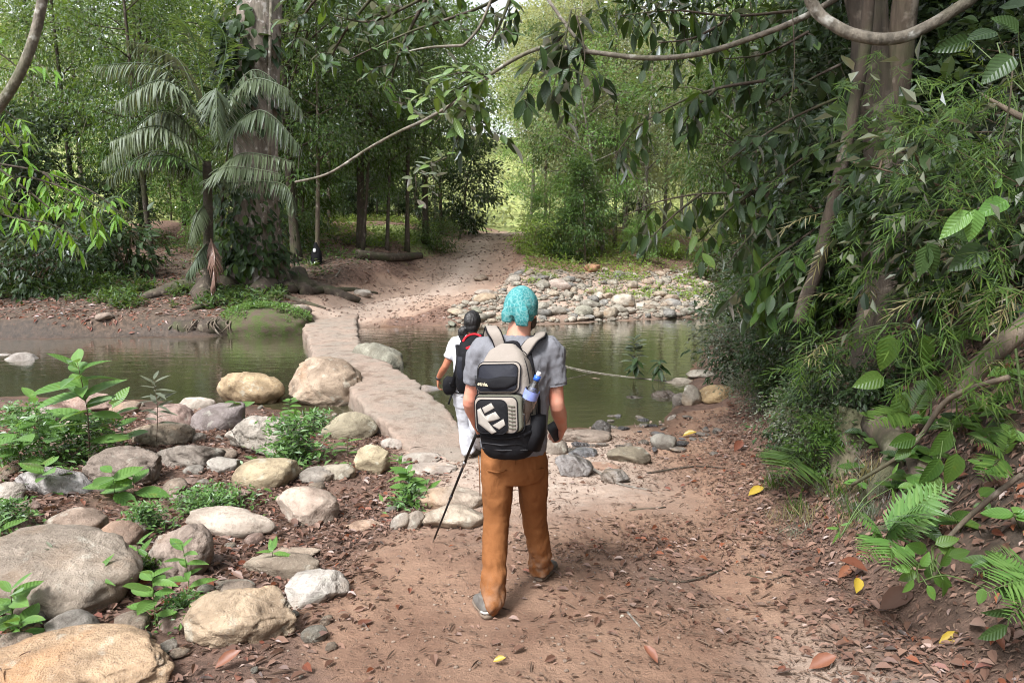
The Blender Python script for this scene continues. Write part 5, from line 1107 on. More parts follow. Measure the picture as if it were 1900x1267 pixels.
def ground_root(parent, pts, r0, r1, mat='bark_moss', n=10, lift=.3, origin=None, name='root'):
    o = parent.location if origin is None else origin; q = []
    for k_, (px, py) in enumerate(pts):
        g = G(px, py); t = k_ / (len(pts) - 1); q.append(g - o + Vector((0, 0, (r0 + (r1 - r0) * t) * lift)))
    mb = MB(); mb.tube(q, [r0 + (r1 - r0) * k_ / (len(pts) - 1) for k_ in range(len(pts))], n, smooth_path=4)
    me = mb.mesh(name, M[mat]); nn = len(me.vertices); c = np.empty(nn * 3, np.float32); me.vertices.foreach_get('co', c); c = c.reshape(-1, 3)
    c += (r0 * .35 * np.stack([fbm(c * 2.2, 3, 5), fbm(c * 2.2, 3, 6), fbm(c * 2.2, 3, 7)], -1)).astype(np.float32); me.vertices.foreach_set('co', c.ravel()); me.update()
    return mesh_obj(name, me, parent)
for pts, r0, r1 in (([(515, 505), (530, 525), (540, 545)], .42, .2), ([(440, 520), (405, 528), (385, 545), (378, 562)], .5, .3), ([(470, 530), (440, 538), (410, 545)], .5, .4), ([(500, 530), (490, 545), (478, 552)], .45, .3), ([(385, 538), (345, 540), (300, 548), (265, 556)], .34, .14), ([(540, 540), (590, 540), (640, 552), (668, 562)], .3, .1), ([(480, 555), (500, 565), (560, 566)], .16, .06), ([(530, 553), (575, 566), (605, 574)], .1, .04), ([(560, 545), (640, 540), (700, 545)], .16, .05), ([(550, 520), (558, 535), (570, 548)], .4, .22), ([(455, 545), (462, 560), (445, 570)], .2, .07), ([(420, 552), (400, 566), (350, 578)], .15, .06)):
    ground_root(giant, pts, r0, r1)
g_ = np.random.default_rng(5)
def trunk_leaves(parent, name, lohi, n, T, mat, L, spread, pts, side=None):
    """leaves hanging round a trunk between two photo heights; pts: (px, py) along the trunk"""
    t = g_.random(n); c = np.array([tuple(GP(*p)) for p in pts]); s_ = t * (len(pts) - 1); j = np.minimum(s_.astype(int), len(pts) - 2); f = (s_ - j)[:, None]; ctr = c[j] * (1 - f) + c[j + 1] * f
    a = g_.uniform(PI * .9, PI * 2.1, n); o_ = np.stack([np.cos(a), np.sin(a), 0 * a], -1); pos = ctr + o_ * g_.uniform(spread[0], spread[1], n)[:, None] + g_.normal(size=(n, 3)) * .18
    d = o_ * .6 + g_.normal(size=(n, 3)) * .5; d[:, 2] -= .9
    return tag(mesh_obj(name, leaf_mesh(name, T, pos, d, o_ + np.array([0, 0, .6]), L * g_.uniform(.6, 1.3, n), M[mat]), parent), kind='stuff')
clm = empty('climbing_plant', gb, 'dark leafy climber wrapped round the lower trunk of the giant tree', 'climber')
trunk_leaves(clm, 'foliage', None, 800, leaf_tmpl(3, .45, .45, .1, .2), 'leaf_dark', .3, (.6, 1.15), [(455, 330), (460, 400), (470, 470), (480, 480)])
trunk_leaves(clm, 'foliage', None, 350, leaf_tmpl(3, .45, .45, .1, .2), 'leaf_mid', .3, (.6, 1.1), [(430, 420), (440, 480), (440, 500)])
st = MB(); st.tube([GP(440, 530) - Vector((0, .8, 0)), GP(430, 400) - Vector((0, .75, 0)), GP(445, 250) - Vector((0, .75, 0))], [.05, .04, .02], 7, smooth_path=4); st.build('vine_stem', M['bark_dark'], clm)
cl2 = empty('climbing_plant', gb, 'dark big leaved climber high on the left of the giant trunk', 'climber')
trunk_leaves(cl2, 'foliage', None, 420, leaf_tmpl(4, .6, .42, .1, .25), 'leaf_dark', .42, (.5, .85), [(455, 30), (455, 90), (452, 150), (462, 240)])
st = MB(); st.tube([GP(512, 300) - Vector((0, .6, 0)), GP(512, 120) - Vector((0, .55, 0)), GP(516, -40) - Vector((0, .5, 0))], [.05, .05, .05], 7, smooth_path=4); st.build('vine_stem', M['bark_liana'], cl2)

gcr = grow_tree(33, 21, .5, 15, 5.5, 5000, .34, DIA, 'leaf_mid', 'bark', limbs=16, clump=2.0)[1]
tag(mesh_obj('crown', gcr, giant), kind='stuff')
# ------------------------------------------------------------------ the palm in front of it
pb_ = at(388, 530, gb.y - 2.0); pb_.z = hz(pb_.x, pb_.y)
palm = empty('palm', pb_, 'feathery grey-green palm in front of the giant tree', 'palm')
pst = MB(); crown_p = at(384, 300, pb_.y) - pb_
pst.tube([Vector((0, 0, -.1)), Vector((.02, 0, .9)), crown_p * .6, crown_p], [.2, .15, .13, .12], 12, smooth_path=4); pst.build('stem', M['palm_fiber'], palm)
def frond_mesh(p0, p1, p2, n=64, Lf=.66, mat='leaf_grey', hang=.8, r=.025):
    pts, rr = spline([p0, p1, p2], [(r, r), (r * .7, r * .7), (r * .2, r * .2)], 14); P = np.array([tuple(v) for v in pts]); t = np.linspace(.12, 1, n) * (len(P) - 1); j = np.minimum(t.astype(int), len(P) - 2); f = (t - j)[:, None]
    c = P[j] * (1 - f) + P[j + 1] * f; tg = unit(P[j + 1] - P[j]); side = unit(np.cross(tg, np.array([[0, 0, 1.]]))); u = np.linspace(.12, 1, n); ln = Lf * (np.sin(PI * (.12 + .82 * u)) ** .6)
    V, A, B, Cc = [], [], [], 0; allp, alld, allu, alll = [], [], [], []
    for s in (-1, 1):
        d = side * s * .8 + tg * .6 + np.array([[0, 0, -hang * .7]]) + g_.normal(size=(n, 3)) * .16; allp.append(c); alld.append(d); allu.append(np.array([[0, 0, 1.]]) + side * s * -.3 + 0 * d); alll.append(ln * g_.uniform(.85, 1.1, n))
    T = leaf_tmpl(4, .085, .35, .05, .42 * hang); V, F4, F3, k = spread_leaves(T, np.concatenate(allp), np.concatenate(alld), np.concatenate(allu), np.concatenate(alll))
    tb = MB(); tb.tube(pts, rr, 6); V2 = np.concatenate(tb.V); o = len(V); F4b = np.concatenate(tb.F4) + o; F3b = np.concatenate(tb.F3) + o
    return np_mesh('frond', np.concatenate([V, V2]), [np.concatenate([F4, F4b]), np.concatenate([F3, F3b])], M[mat], False, np.concatenate([np.full(len(V), .5), np.full(len(V2), .9)]))
py0 = pb_.y
for a, b, c, Lf, mt, hg in (((375, 215, 0), (300, 125, -.3), (178, 122, -.8), .75, 'leaf_palm', 1.0), ((375, 260, 0), (300, 205, -.6), (190, 300, -1.4), .8, 'leaf_palm', 1.1), ((378, 300, 0), (300, 235, -1.0), (205, 262, -1.8), .75, 'leaf_palm', 1.0), ((378, 330, 0), (320, 290, -.8), (240, 300, -1.4), .6, 'leaf_fresh', .6),
    ((385, 230, 0), (400, 165, -1.4), (402, 250, -2.2), .7, 'leaf_palm', 1.0), ((392, 250, 0), (460, 150, -.5), (535, 165, -.8), .7, 'leaf_palm', .9), ((392, 280, 0), (480, 205, -.8), (556, 270, -1.0), .75, 'leaf_palm', 1.1), ((392, 330, 0), (450, 285, -.8), (545, 300, -1.2), .65, 'leaf_palm', .9),
    ((380, 350, 0), (420, 310, -1.0), (520, 322, -1.6), .6, 'leaf_palm', .9), ((380, 380, 0), (365, 400, -.6), (350, 450, -1.0), .5, 'leaf_palm', 1.0), ((385, 450, 0), (370, 470, -.6), (345, 510, -.8), .5, 'leaf_palm', 1.0), ((390, 440, 0), (398, 480, -.7), (392, 535, -.8), .5, 'leaf_dry', 1.0),
    ((380, 240, 0), (310, 150, -.9), (215, 190, -1.6), .8, 'leaf_palm', 1.0), ((392, 240, 0), (470, 130, .2), (560, 205, .2), .8, 'leaf_palm', 1.0), ((376, 320, 0), (290, 280, -.4), (200, 330, -.6), .7, 'leaf_palm', 1.1), ((385, 235, 0), (330, 110, .3), (235, 75, .2), .8, 'leaf_palm', .9),
    ((385, 230, 0), (360, 80, .3), (330, 30, .4), .7, 'leaf_mid', .6), ((388, 230, 0), (420, 90, .4), (400, 40, .5), .7, 'leaf_mid', .6), ((392, 340, 0), (520, 340, -1), (545, 390, -1.3), .5, 'leaf_palm', 1.0)):
    fr = mesh_obj('frond', frond_mesh(*[at(q[0], q[1], py0 + q[2]) - pb_ for q in (a, b, c)], Lf=Lf, mat=mt, hang=hg), palm)
    if mt == 'leaf_fresh': fr['label'] = 'vivid green young frond'
    if mt == 'leaf_dry': fr['label'] = 'dead brown frond hanging at the base'

# ------------------------------------------------------------------ leafy branches close to the camera: every leaf its own part
def leafy_branch(name, label, cat, paths, key, L, r=.02, bmat='bark_dark', twig=.35, step=.22, per=5, hang=.6, upb=.15, wid=1.0, jitter=.35, maxn=300, ends=True, seed=1, skip=0.0, twigmat=None, group=None):
    """paths: lists of (px, py, y); twigs leave them and carry leaves"""
    q = random.Random(seed); base = at(*paths[0][0]); root = empty(name, base, label, cat, group); n = 0; tw = MB()
    for P in paths:
        pts = [at(*p) - base for p in P]; sp, rr = spline(pts, [(r * (1 - .7 * k_ / (len(pts) - 1)),) * 2 for k_ in range(len(pts))], 8)
        mb = MB(); mb.tube(sp, rr, 7); mb.build('branch', M[bmat], root)
        acc = 0; tot = sum((sp[k_ + 1] - sp[k_]).length for k_ in range(len(sp) - 1)); run = 0; nxt = tot * skip
        for k_ in range(len(sp) - 1):
            dl = (sp[k_ + 1] - sp[k_]).length; run += dl
            while run > nxt and n < maxn:
                nxt += step * q.uniform(.7, 1.3); t = (sp[k_ + 1] - sp[k_]).normalized(); p0 = sp[k_].lerp(sp[k_ + 1], .5)
                sd = Vector((q.gauss(0, 1), q.gauss(0, .7), q.gauss(0, .6) - hang * .7)); sd = (sd - t * sd.dot(t) * .5).normalized(); ln = twig * q.uniform(.5, 1.2); p1 = p0 + sd * ln * .55; p2 = p0 + (sd + Vector((0, 0, -hang * .5))).normalized() * ln
                tw.tube([p0, p1, p2], [r * .28, r * .2, r * .1], 4, cap=False)
                for i_ in range(per):
                    if n >= maxn: break
                    u = (i_ + .6) / per; pp = p0.lerp(p1, u * 2) if u < .5 else p1.lerp(p2, u * 2 - 1); lr = sd.cross(Vector((0, 0, 1)))
                    if lr.length < .1: lr = Vector((1, 0, 0))
                    d = sd * .5 + lr.normalized() * (1 if i_ % 2 else -1) * .8 * (1 - .6 * (u > .85)) + Vector((q.gauss(0, jitter), q.gauss(0, jitter), q.gauss(0, jitter) - hang))
                    put_leaf(root, key if isinstance(key, str) else q.choice(key), pp, d, Vector((q.gauss(0, .3), q.gauss(0, .3) - upb, 1)), L * q.uniform(.7, 1.15), wid); n += 1
    if tw.n: tag(tw.build('twig', M[twigmat or bmat], root), kind='stuff')
    return root
LB = leafy_branch
# long bough across the picture and its leaf clusters
ln_ = empty('branch', at(1560, 0, 7.0), 'long thin grey bough sweeping down across the middle of the view', 'branch')
for P, r0, r1 in (([(1560, -8, 7.0), (1500, 28, 7.1), (1420, 62, 7.3), (1300, 100, 7.6), (1200, 108, 7.9), (1095, 97, 8.2), (1010, 88, 8.5), (930, 125, 8.8), (860, 180, 9.2), (790, 222, 9.6), (740, 245, 9.9), (680, 278, 10.3), (610, 322, 10.7), (548, 338, 11.0)], .032, .018), ([(1095, 97, 8.2), (1060, 60, 8.3), (1010, -10, 8.5)], .018, .02), ([(860, 85, 9), (890, 50, 9), (915, -10, 9)], .018, .018), ([(860, 85, 9), (800, 88, 9.2), (760, 95, 9.3)], .02, .008)):
    pts = [at(*p) - ln_.location for p in P]; mb = MB(); mb.tube(pts, [r0 + (r1 - r0) * k_ / (len(P) - 1) for k_ in range(len(P))], 8, smooth_path=6); mb.build('limb', M['bark_liana'], ln_)
LB('branch', 'spray of broad sunlit green leaves hanging over the middle of the stream', 'branch', [[(905, 140, 8.7), (850, 165, 8.6), (790, 190, 8.5)], [(870, 160, 8.7), (830, 200, 8.5), (800, 240, 8.5)], [(905, 140, 8.7), (860, 135, 8.5), (790, 150, 8.4)]], 'limeoval', .26, .012, twig=.3, step=.15, per=4, hang=.35, seed=3, maxn=110)
LB('branch', 'dark leaf spray hanging right of the sunlit spray', 'branch', [[(1060, 20, 8.2), (1040, 110, 8.0), (1020, 190, 7.9)], [(1050, 60, 8.2), (1000, 120, 8.1), (960, 190, 8.0)], [(1070, 30, 8.2), (1085, 100, 8.1), (1075, 160, 8.0)]], 'dark', .27, .012, twig=.35, step=.14, per=4, hang=.7, seed=4, maxn=150)
LB('branch', 'pinnate spray of yellowish leaves in front of the dark roadside trees', 'branch', [[(830, 292, 9.4), (800, 305, 9.3), (765, 320, 9.2)], [(800, 300, 9.3), (805, 340, 9.2), (800, 372, 9.2)], [(770, 318, 9.2), (772, 350, 9.2), (765, 372, 9.2)]], ['limeoval', 'grey'], .19, .008, twig=.16, step=.085, per=2, hang=.15, seed=5, maxn=64)
LB('branch', 'lower dark green leaf spray below the sunlit spray', 'branch', [[(880, 190, 8.8), (860, 230, 8.7), (840, 280, 8.7)], [(850, 200, 8.8), (900, 230, 8.7), (915, 260, 8.7)]], ['mid', 'dark'], .26, .012, twig=.3, step=.17, per=4, hang=.7, seed=6, maxn=70)
LB('branch', 'dark leafy boughs filling the top middle of the view', 'branch', [[(1010, -60, 9.5), (900, 10, 9.7), (760, 60, 10), (650, 110, 10.4)], [(900, -60, 10), (780, 0, 10.3), (690, 40, 10.5), (620, 30, 10.6)], [(960, -40, 9.6), (930, 40, 9.5), (900, 90, 9.4)], [(800, -20, 10), (740, 100, 10.2), (720, 190, 10.3)]], ['dark', 'mid', 'dark'], .22, .03, twig=.5, step=.2, per=6, hang=.5, seed=7, maxn=300)
LB('branch', 'dark hanging leaves at the top left of the bough', 'branch', [[(720, -40, 11), (640, 60, 11.2), (600, 140, 11.4)], [(640, -60, 11), (570, 20, 11.2), (540, 90, 11.4)]], ['mid', 'dark'], .26, .03, twig=.5, step=.25, per=6, hang=.6, seed=8, maxn=180)
# drooping boughs on the right, over the water
LB('branch', 'drooping bough of long dark leaves reaching lowest towards the stream', 'branch', [[(1420, 150, 7.4), (1330, 165, 7.5), (1250, 195, 7.7), (1180, 240, 7.9), (1135, 300, 8.0)], [(1330, 165, 7.5), (1290, 200, 7.5), (1262, 240, 7.6)]], ['dark', 'mid', 'dark'], .22, .018, twig=.28, step=.11, per=4, hang=1.0, seed=9, maxn=230)
LB('branch', 'upper bough of dark hanging leaves at the top right of the gap', 'branch', [[(1480, 20, 7.6), (1360, 30, 7.8), (1250, 20, 8.0), (1150, 30, 8.2)], [(1360, 30, 7.8), (1290, 70, 7.9), (1220, 80, 8.0)], [(1500, 60, 7.6), (1420, 100, 7.6), (1340, 110, 7.7)]], ['dark', 'dark', 'mid'], .22, .018, twig=.35, step=.14, per=5, hang=.9, seed=10, maxn=280)
LB('branch', 'low bough of green leaves hanging just above the stone bank', 'branch', [[(1500, 330, 7.2), (1400, 355, 7.3), (1300, 360, 7.5), (1220, 375, 7.6), (1160, 400, 7.7)], [(1400, 355, 7.3), (1340, 400, 7.3), (1300, 450, 7.3)], [(1450, 380, 7.2), (1390, 440, 7.2), (1350, 490, 7.2)], [(1300, 360, 7.5), (1250, 400, 7.5), (1210, 440, 7.5)]], ['dark', 'mid', 'dark', 'limeoval'], .21, .016, twig=.3, step=.13, per=4, hang=1.0, seed=11, maxn=300)
LB('branch', 'mass of dark leaves between the hanging boughs and the big trunk', 'branch', [[(1560, 180, 6.9), (1470, 220, 7.0), (1390, 270, 7.1), (1340, 310, 7.2)], [(1560, 260, 6.9), (1480, 300, 7.0), (1420, 350, 7.0)], [(1560, 120, 6.9), (1500, 150, 7.0), (1420, 200, 7.1)]], ['dark', 'dark', 'dark'], .22, .016, twig=.35, step=.14, per=5, hang=.8, seed=12, maxn=260)
LB('branch', 'low dark bough dipping to the water before the far stones', 'branch', [[(1520, 420, 7.0), (1450, 470, 7.0), (1390, 520, 7.1), (1350, 560, 7.2)], [(1500, 480, 6.9), (1440, 540, 6.9), (1400, 590, 7.0)]], ['dark', 'mid'], .24, .014, twig=.3, step=.13, per=5, hang=.9, seed=13, maxn=220)
# lime branch at the left
LB('branch', 'bright lime green leafy branch reaching in from the left', 'branch', [[(-120, 270, 9.6), (-20, 300, 9.6), (80, 320, 9.7), (170, 355, 9.8), (238, 408, 9.9)], [(-20, 300, 9.6), (60, 360, 9.5), (130, 420, 9.5)], [(80, 320, 9.7), (150, 380, 9.7), (200, 425, 9.7)], [(-60, 330, 9.5), (20, 390, 9.4), (70, 430, 9.4)]], 'lime', .22, .02, twig=.42, step=.2, per=10, hang=.75, seed=14, maxn=300)
LB('branch', 'second lime green spray above it at the left edge', 'branch', [[(-100, 140, 9.8), (-10, 190, 9.8), (50, 240, 9.9)], [(-100, 230, 9.7), (-20, 230, 9.7), (40, 285, 9.8)], [(-80, 60, 9.8), (0, 100, 9.8), (60, 150, 9.9)]], 'lime', .22, .02, twig=.42, step=.16, per=9, hang=.75, seed=15, maxn=230)
li1 = empty('liana', at(75, -20, 8.5), 'bare brown liana slanting across the top left corner', 'liana')
mb = MB(); mb.tube([at(84, -30, 8.5) - li1.location, at(66, 60, 8.5) - li1.location, at(35, 140, 8.45) - li1.location, at(-12, 212, 8.4) - li1.location, at(-60, 270, 8.4) - li1.location], [.055, .055, .055, .058, .058], 10, smooth_path=6); mb.build('stem', M['bark_liana'], li1)

LB('branch', 'third lime green spray drooping lowest at the left edge', 'branch', [[(-120, 300, 9.3), (-30, 350, 9.3), (50, 385, 9.3)], [(-90, 350, 9.3), (10, 400, 9.2), (90, 415, 9.3), (140, 440, 9.3)], [(60, 330, 9.6), (120, 350, 9.6), (200, 390, 9.6)]], 'lime', .22, .016, twig=.42, step=.17, per=9, hang=.75, seed=24, maxn=280)
# ------------------------------------------------------------------ the steep bank on the right: big tree, lianas, bamboo, shrubs
bt = G(1622, 800); bt = Vector((3.55, 6.6, hz(3.55, 6.6)))
big = empty('bank_tree', bt, 'big rough barked tree growing from the steep bank on the right', 'tree')
def BP(px, py, y): return at(px, py, y) - bt
tk = MB(); tk.tube([BP(1612, 830, 6.5), BP(1618, 740, 6.6), BP(1625, 640, 6.65), BP(1640, 520, 6.7), BP(1645, 380, 6.75), BP(1640, 250, 6.8), BP(1620, 120, 6.85), BP(1605, -20, 6.9), BP(1590, -250, 7), BP(1560, -600, 7.2)], [.34, .25, .2, .19, .19, .185, .18, .18, .17, .1], 22, smooth_path=5)
tm = tk.mesh('trunk', bark_mat('fissured_bark', (.085, .066, .05), (.15, .125, .1), (.07, .08, .035), .35, .12, 16)); n_ = len(tm.vertices); co = np.empty(n_ * 3, np.float32); tm.vertices.foreach_get('co', co); co = co.reshape(-1, 3); no = np.empty(n_ * 3, np.float32); tm.vertices.foreach_get('normal', no); no = no.reshape(-1, 3)
co += no * (.05 * fbm(co * np.array([5, 5, .9]), 4, 3) + .03 * fbm(co * 3, 3, 9))[:, None]; tm.vertices.foreach_set('co', co.astype(np.float32).ravel()); tm.update(); mesh_obj('trunk', tm, big)
mb = MB(); mb.tube([BP(1640, 300, 6.8), BP(1665, 150, 6.75), BP(1680, 0, 6.7), BP(1720, -300, 6.5)], [.14, .12, .11, .06], 14, smooth_path=4); mb.build('limb', M['bark'], big)
mb = MB(); mb.tube([BP(1610, -60, 6.9), BP(1420, -260, 6), BP(1200, -420, 5)], [.15, .1, .05], 10, smooth_path=4); mb.build('limb', M['bark'], big)
for pts, r0, r1 in (([(1600, 800), (1575, 850), (1560, 890)], .22, .06), ([(1625, 810), (1660, 850), (1640, 900), (1600, 930)], .14, .04), ([(1580, 830), (1540, 860), (1500, 890)], .13, .03), ([(1680, 830), (1700, 900), (1640, 950)], .07, .025), ([(1720, 850), (1690, 960), (1600, 1000)], .05, .02)):
    ground_root(big, pts, r0, r1, mat='bark', lift=.4)
cr = []
g_ = np.random.default_rng(77)
cc = np.stack([g_.uniform(-.5, 9.5, 190), g_.uniform(-8.0, 17, 190), g_.uniform(6.3, 10.5, 190)], -1); cc = cc[(cc[:, 0] > 2.2) | (cc[:, 1] > 4.5)]; cc = cc[cc[:, 2] > 3.9 + .42 * cc[:, 1] * (cc[:, 0] < 3.0)]  # mostly unseen crown, stretched behind the camera to shade the right bank
kk = g_.integers(0, len(cc), 34000); pos = cc[kk] + g_.normal(size=(34000, 3)) * np.array([.7, .7, .4]) - np.array(bt)
d = g_.normal(size=(34000, 3)); d[:, 2] -= .8
tag(mesh_obj('crown', leaf_mesh('crown', DIA, pos, d, np.array([[0, 0, 1.]]) + g_.normal(size=(34000, 3)) * .4, .28 * g_.uniform(.7, 1.2, 34000), M['leaf_dark']), big), kind='stuff')
def simple_stem(name, label, cat, pts, rads, mat, part='stem', n=9):
    base = at(*pts[0]); o = empty(name, base, label, cat); mb = MB(); mb.tube([at(*p) - base for p in pts], rads, n, smooth_path=6); me = mb.mesh(part, M[mat])
    k_ = len(me.vertices); c = np.empty(k_ * 3, np.float32); me.vertices.foreach_get('co', c); c = c.reshape(-1, 3); r0 = rads[0]; c += (r0 * .3 * np.stack([fbm(c * 4, 2, 5), fbm(c * 4, 2, 6), fbm(c * 4, 2, 7)], -1)).astype(np.float32); me.vertices.foreach_set('co', c.ravel()); me.update()
    mesh_obj(part, me, o); return o
simple_stem('liana', 'thick mossy liana hanging in a U before the big bank tree', 'liana', [(1490, -40, 6.1), (1512, 15, 6.1), (1560, 55, 6.0), (1620, 72, 5.9), (1680, 66, 5.85), (1740, 40, 5.8), (1800, 0, 5.7), (1850, -50, 5.6)], [.05, .05, .048, .05, .05, .048, .048, .048], 'bark_liana', n=12)
simple_stem('leaning_trunk', 'slim pale spotted trunk leaning beside the big bank tree', 'tree', [(1480, 600, 6.3), (1512, 510, 6.25), (1535, 420, 6.2), (1560, 320, 6.2), (1580, 220, 6.2), (1600, 120, 6.25), (1612, 20, 6.3), (1620, -60, 6.3)], [.062, .06, .058, .056, .054, .052, .05, .045], 'bark_dark', part='trunk')
simple_stem('fallen_log', 'brown broken log slanting down the right bank under bamboo', 'log', [(1920, 590, 3.6), (1860, 640, 3.6), (1820, 690, 3.65), (1780, 740, 3.7)], [.06, .055, .05, .03], 'bark', part='log')
simple_stem('dead_branch', 'reddish dead branch sticking out of the bamboo at the right edge', 'branch', [(1930, 235, 3.8), (1880, 210, 3.9), (1820, 175, 4.0)], [.02, .016, .006], 'bark', part='branch')
for q_ in ([(1880, 90, 3.6), (1850, 300, 3.6)], [(1470, 20, 6.5), (1462, 230, 6.5)]):
    simple_stem('vine', 'thin vine hanging straight down ' + ('at the right edge of the bamboo' if q_[0][0] > 1800 else 'between the leaning trunk and the hanging leaves'), 'vine', [q_[0], ((q_[0][0] + q_[1][0]) / 2 + 8, (q_[0][1] + q_[1][1]) / 2, q_[0][2]), q_[1]], [.005, .005, .004], 'bark', n=5)
simple_stem('vine', 'brown vine trailing over the bank below the big leaves', 'vine', [(1870, 700, 3.2), (1760, 740, 3.5), (1690, 830, 3.7), (1580, 900, 4.0)], [.014, .014, .012, .01], 'bark', n=6)
simple_stem('vine', 'second vine trailing down to the ferns on the bank', 'vine', [(1895, 880, 2.9), (1830, 930, 3.0), (1760, 1000, 3.1), (1730, 1080, 3.1)], [.012, .012, .011, .01], 'bark', n=6)
def bank_hit(px, py): return G(px, py)
# shrubs that cover the bank
def shrub(key, x, y, s, label, group=None, cat='shrub', name='shrub', lean=(0, 0), dz=0.0): return tree(key, x, y, s, label, cat=cat, group=group, name=name, lean=lean, sink=.05 - dz)
q = random.Random(31); sp2 = []
for k in range(400):
    if len(sp2) >= 62: break
    y = q.uniform(2.2, 21); e_ = q.uniform(1.0, 6.0); x = float(bank_x(y)) + e_
    if any((x - a) ** 2 + (y - b) ** 2 < .75 for a, b in sp2): continue
    if e_ < 1.25 and y < 7.5: continue
    if y < 5 and e_ < 1.6: continue
    sp2.append((x, y))
    shrub(q.choice(['shrub_dark', 'shrub_dark', 'shrub_dark', 'shrub_grey', 'bigleaf']), x, y, q.uniform(.6, 1.15), 'dark leafy shrub crowding the slope of the right bank', 'shrubs crowding the slope of the right bank', lean=(q.uniform(-8, 8), -18))
for k in range(26):
    y = q.uniform(7.8, 21.5); x = float(bank_x(y)) + q.uniform(.15, 1.3)
    shrub(q.choice(['shrub_dark', 'shrub_grey', 'shrub', 'shrub_grey']), x, y, q.uniform(.45, .95), 'dark bush leaning over the stream at the foot of the right bank', 'bushes leaning over the stream from the right bank', lean=(q.uniform(-8, 8), -22))
for k in range(16):
    y = q.uniform(5.2, 9.0); x = float(bank_x(y)) + q.uniform(.25, .8)
    shrub(q.choice(['shrub', 'shrub_grey', 'shrub_dark']), x, y, q.uniform(.25, .42), 'small green bush at the foot of the right bank beside the path', 'small bushes at the foot of the right bank', lean=(q.uniform(-8, 8), -20))
for k in range(15):
    y = q.uniform(8.6, 20); x = float(bank_x(y)) + q.uniform(3.0, 7.5)
    tree('under_dark', x, y, q.uniform(.7, 1.2), 'bushy young tree rising dark from the top of the right bank', group='young trees on top of the right bank', lean=(q.uniform(-5, 5), -8))
for k in range(8):
    y = q.uniform(9.0, 17); x = float(bank_x(y)) + q.uniform(1.5, 4.5)
    tree('under_dark', x, y, q.uniform(.6, .95), 'dark young tree on the slope behind the big bank tree', group='young trees behind the big bank tree', lean=(q.uniform(-5, 5), -14))
# bamboo
bamb = empty('bamboo', Vector((3.4, 4.4, hz(3.4, 4.4))), 'feathery thin leaved bamboo spilling down the right bank', 'bamboo')
def spray_mesh(seed, mat, n=16, L=.42):
    g = np.random.default_rng(seed); t = np.linspace(.15, 1, n); c = np.stack([.04 * np.sin(3 * t), t * L, -.10 * t * t], -1); s = np.where(np.arange(n) % 2, 1, -1)
    d = np.stack([s * g.uniform(.25, .95, n), g.uniform(.6, 1.1, n), g.uniform(-.55, .2, n)], -1); d[-3:, 0] *= .35
    V, F4, F3, k = spread_leaves(leaf_tmpl(4, .075, .3, .05, .22), c, d, np.array([[0, 0, 1.]]) + g.normal(size=(n, 3)) * .3, g.uniform(.09, .17, n))
    tb = MB(); tb.tube([(0, 0, 0), (.03, L * .5, -.02), (.01, L, -.1)], [.0025, .002, .001], 4, cap=False); V2 = np.concatenate(tb.V); F4 = np.concatenate([F4, np.concatenate(tb.F4) + len(V)])
    return np_mesh('spray', np.concatenate([V, V2]), [F4, F3], M[mat], False, np.concatenate([np.repeat(g.random(n) * .9, k), np.full(len(V2), .9)]))
SPR = [spray_mesh(k, 'leaf_bamboo') for k in range(5)] + [spray_mesh(9, 'leaf_straw')]
def put_spray(px, py, y, sc=1.0, dirv=None, straw=.1):
    p = at(px, py, y) - bamb.location; d = dirv or Vector((q.gauss(-.55, .6), q.gauss(-.6, .4), q.gauss(-.25, .3)))
    o = bpy.data.objects.new('spray', SPR[5] if q.random() < straw * .5 else SPR[q.randrange(5)]); o.parent = bamb; o.location = p; o.rotation_euler = rmat(d, (q.gauss(0, .3), q.gauss(0, .3) - .2, 1)).to_euler(); s = sc * q.uniform(.5, .95); o.scale = (s, s, s); COL.objects.link(o)
def depth_bank(px, py): g = G(px, py); return g.y
for (x0, x1, y0, y1, n, dep, straw) in ((1690, 1900, 130, 420, 90, (3.4, 4.6), .05), (1560, 1800, 150, 420, 52, (5.0, 6.0), .08), (1560, 1760, 420, 640, 48, (4.6, 5.8), .2), (1700, 1920, 440, 720, 66, (3.3, 4.2), .22), (1480, 1640, 520, 700, 34, (5.0, 6.0), .25), (1620, 1740, 90, 260, 14, (5.3, 6.0), .0), (1460, 1600, 300, 500, 16, (5.8, 6.4), .05)):
    for k in range(n):
        px, py = q.uniform(x0, x1), q.uniform(y0, y1); y = min(q.uniform(*dep), depth_bank(px, py) - .15) if py > 250 else q.uniform(*dep); put_spray(px, py, max(y, 2.6), straw=straw)
for k, (a, b, c) in enumerate((((1900, 760, 3.9), (1840, 420, 4.2), (1700, 150, 4.3)), ((1940, 700, 3.8), (1920, 350, 3.9), (1850, 80, 4.0)), ((1800, 720, 4.6), (1720, 480, 5.0), (1600, 300, 5.3)), ((1880, 640, 4.2), (1780, 560, 4.3), (1640, 560, 4.7)), ((1930, 560, 3.6), (1850, 540, 3.6), (1730, 640, 3.8)), ((1820, 690, 4.8), (1680, 600, 5.2), (1520, 640, 5.5)))):
    mb = MB(); mb.tube([at(*p) - bamb.location for p in (a, b, c)], [.009, .007, .003], 6, smooth_path=6); mb.build('culm', M['stem'], bamb)
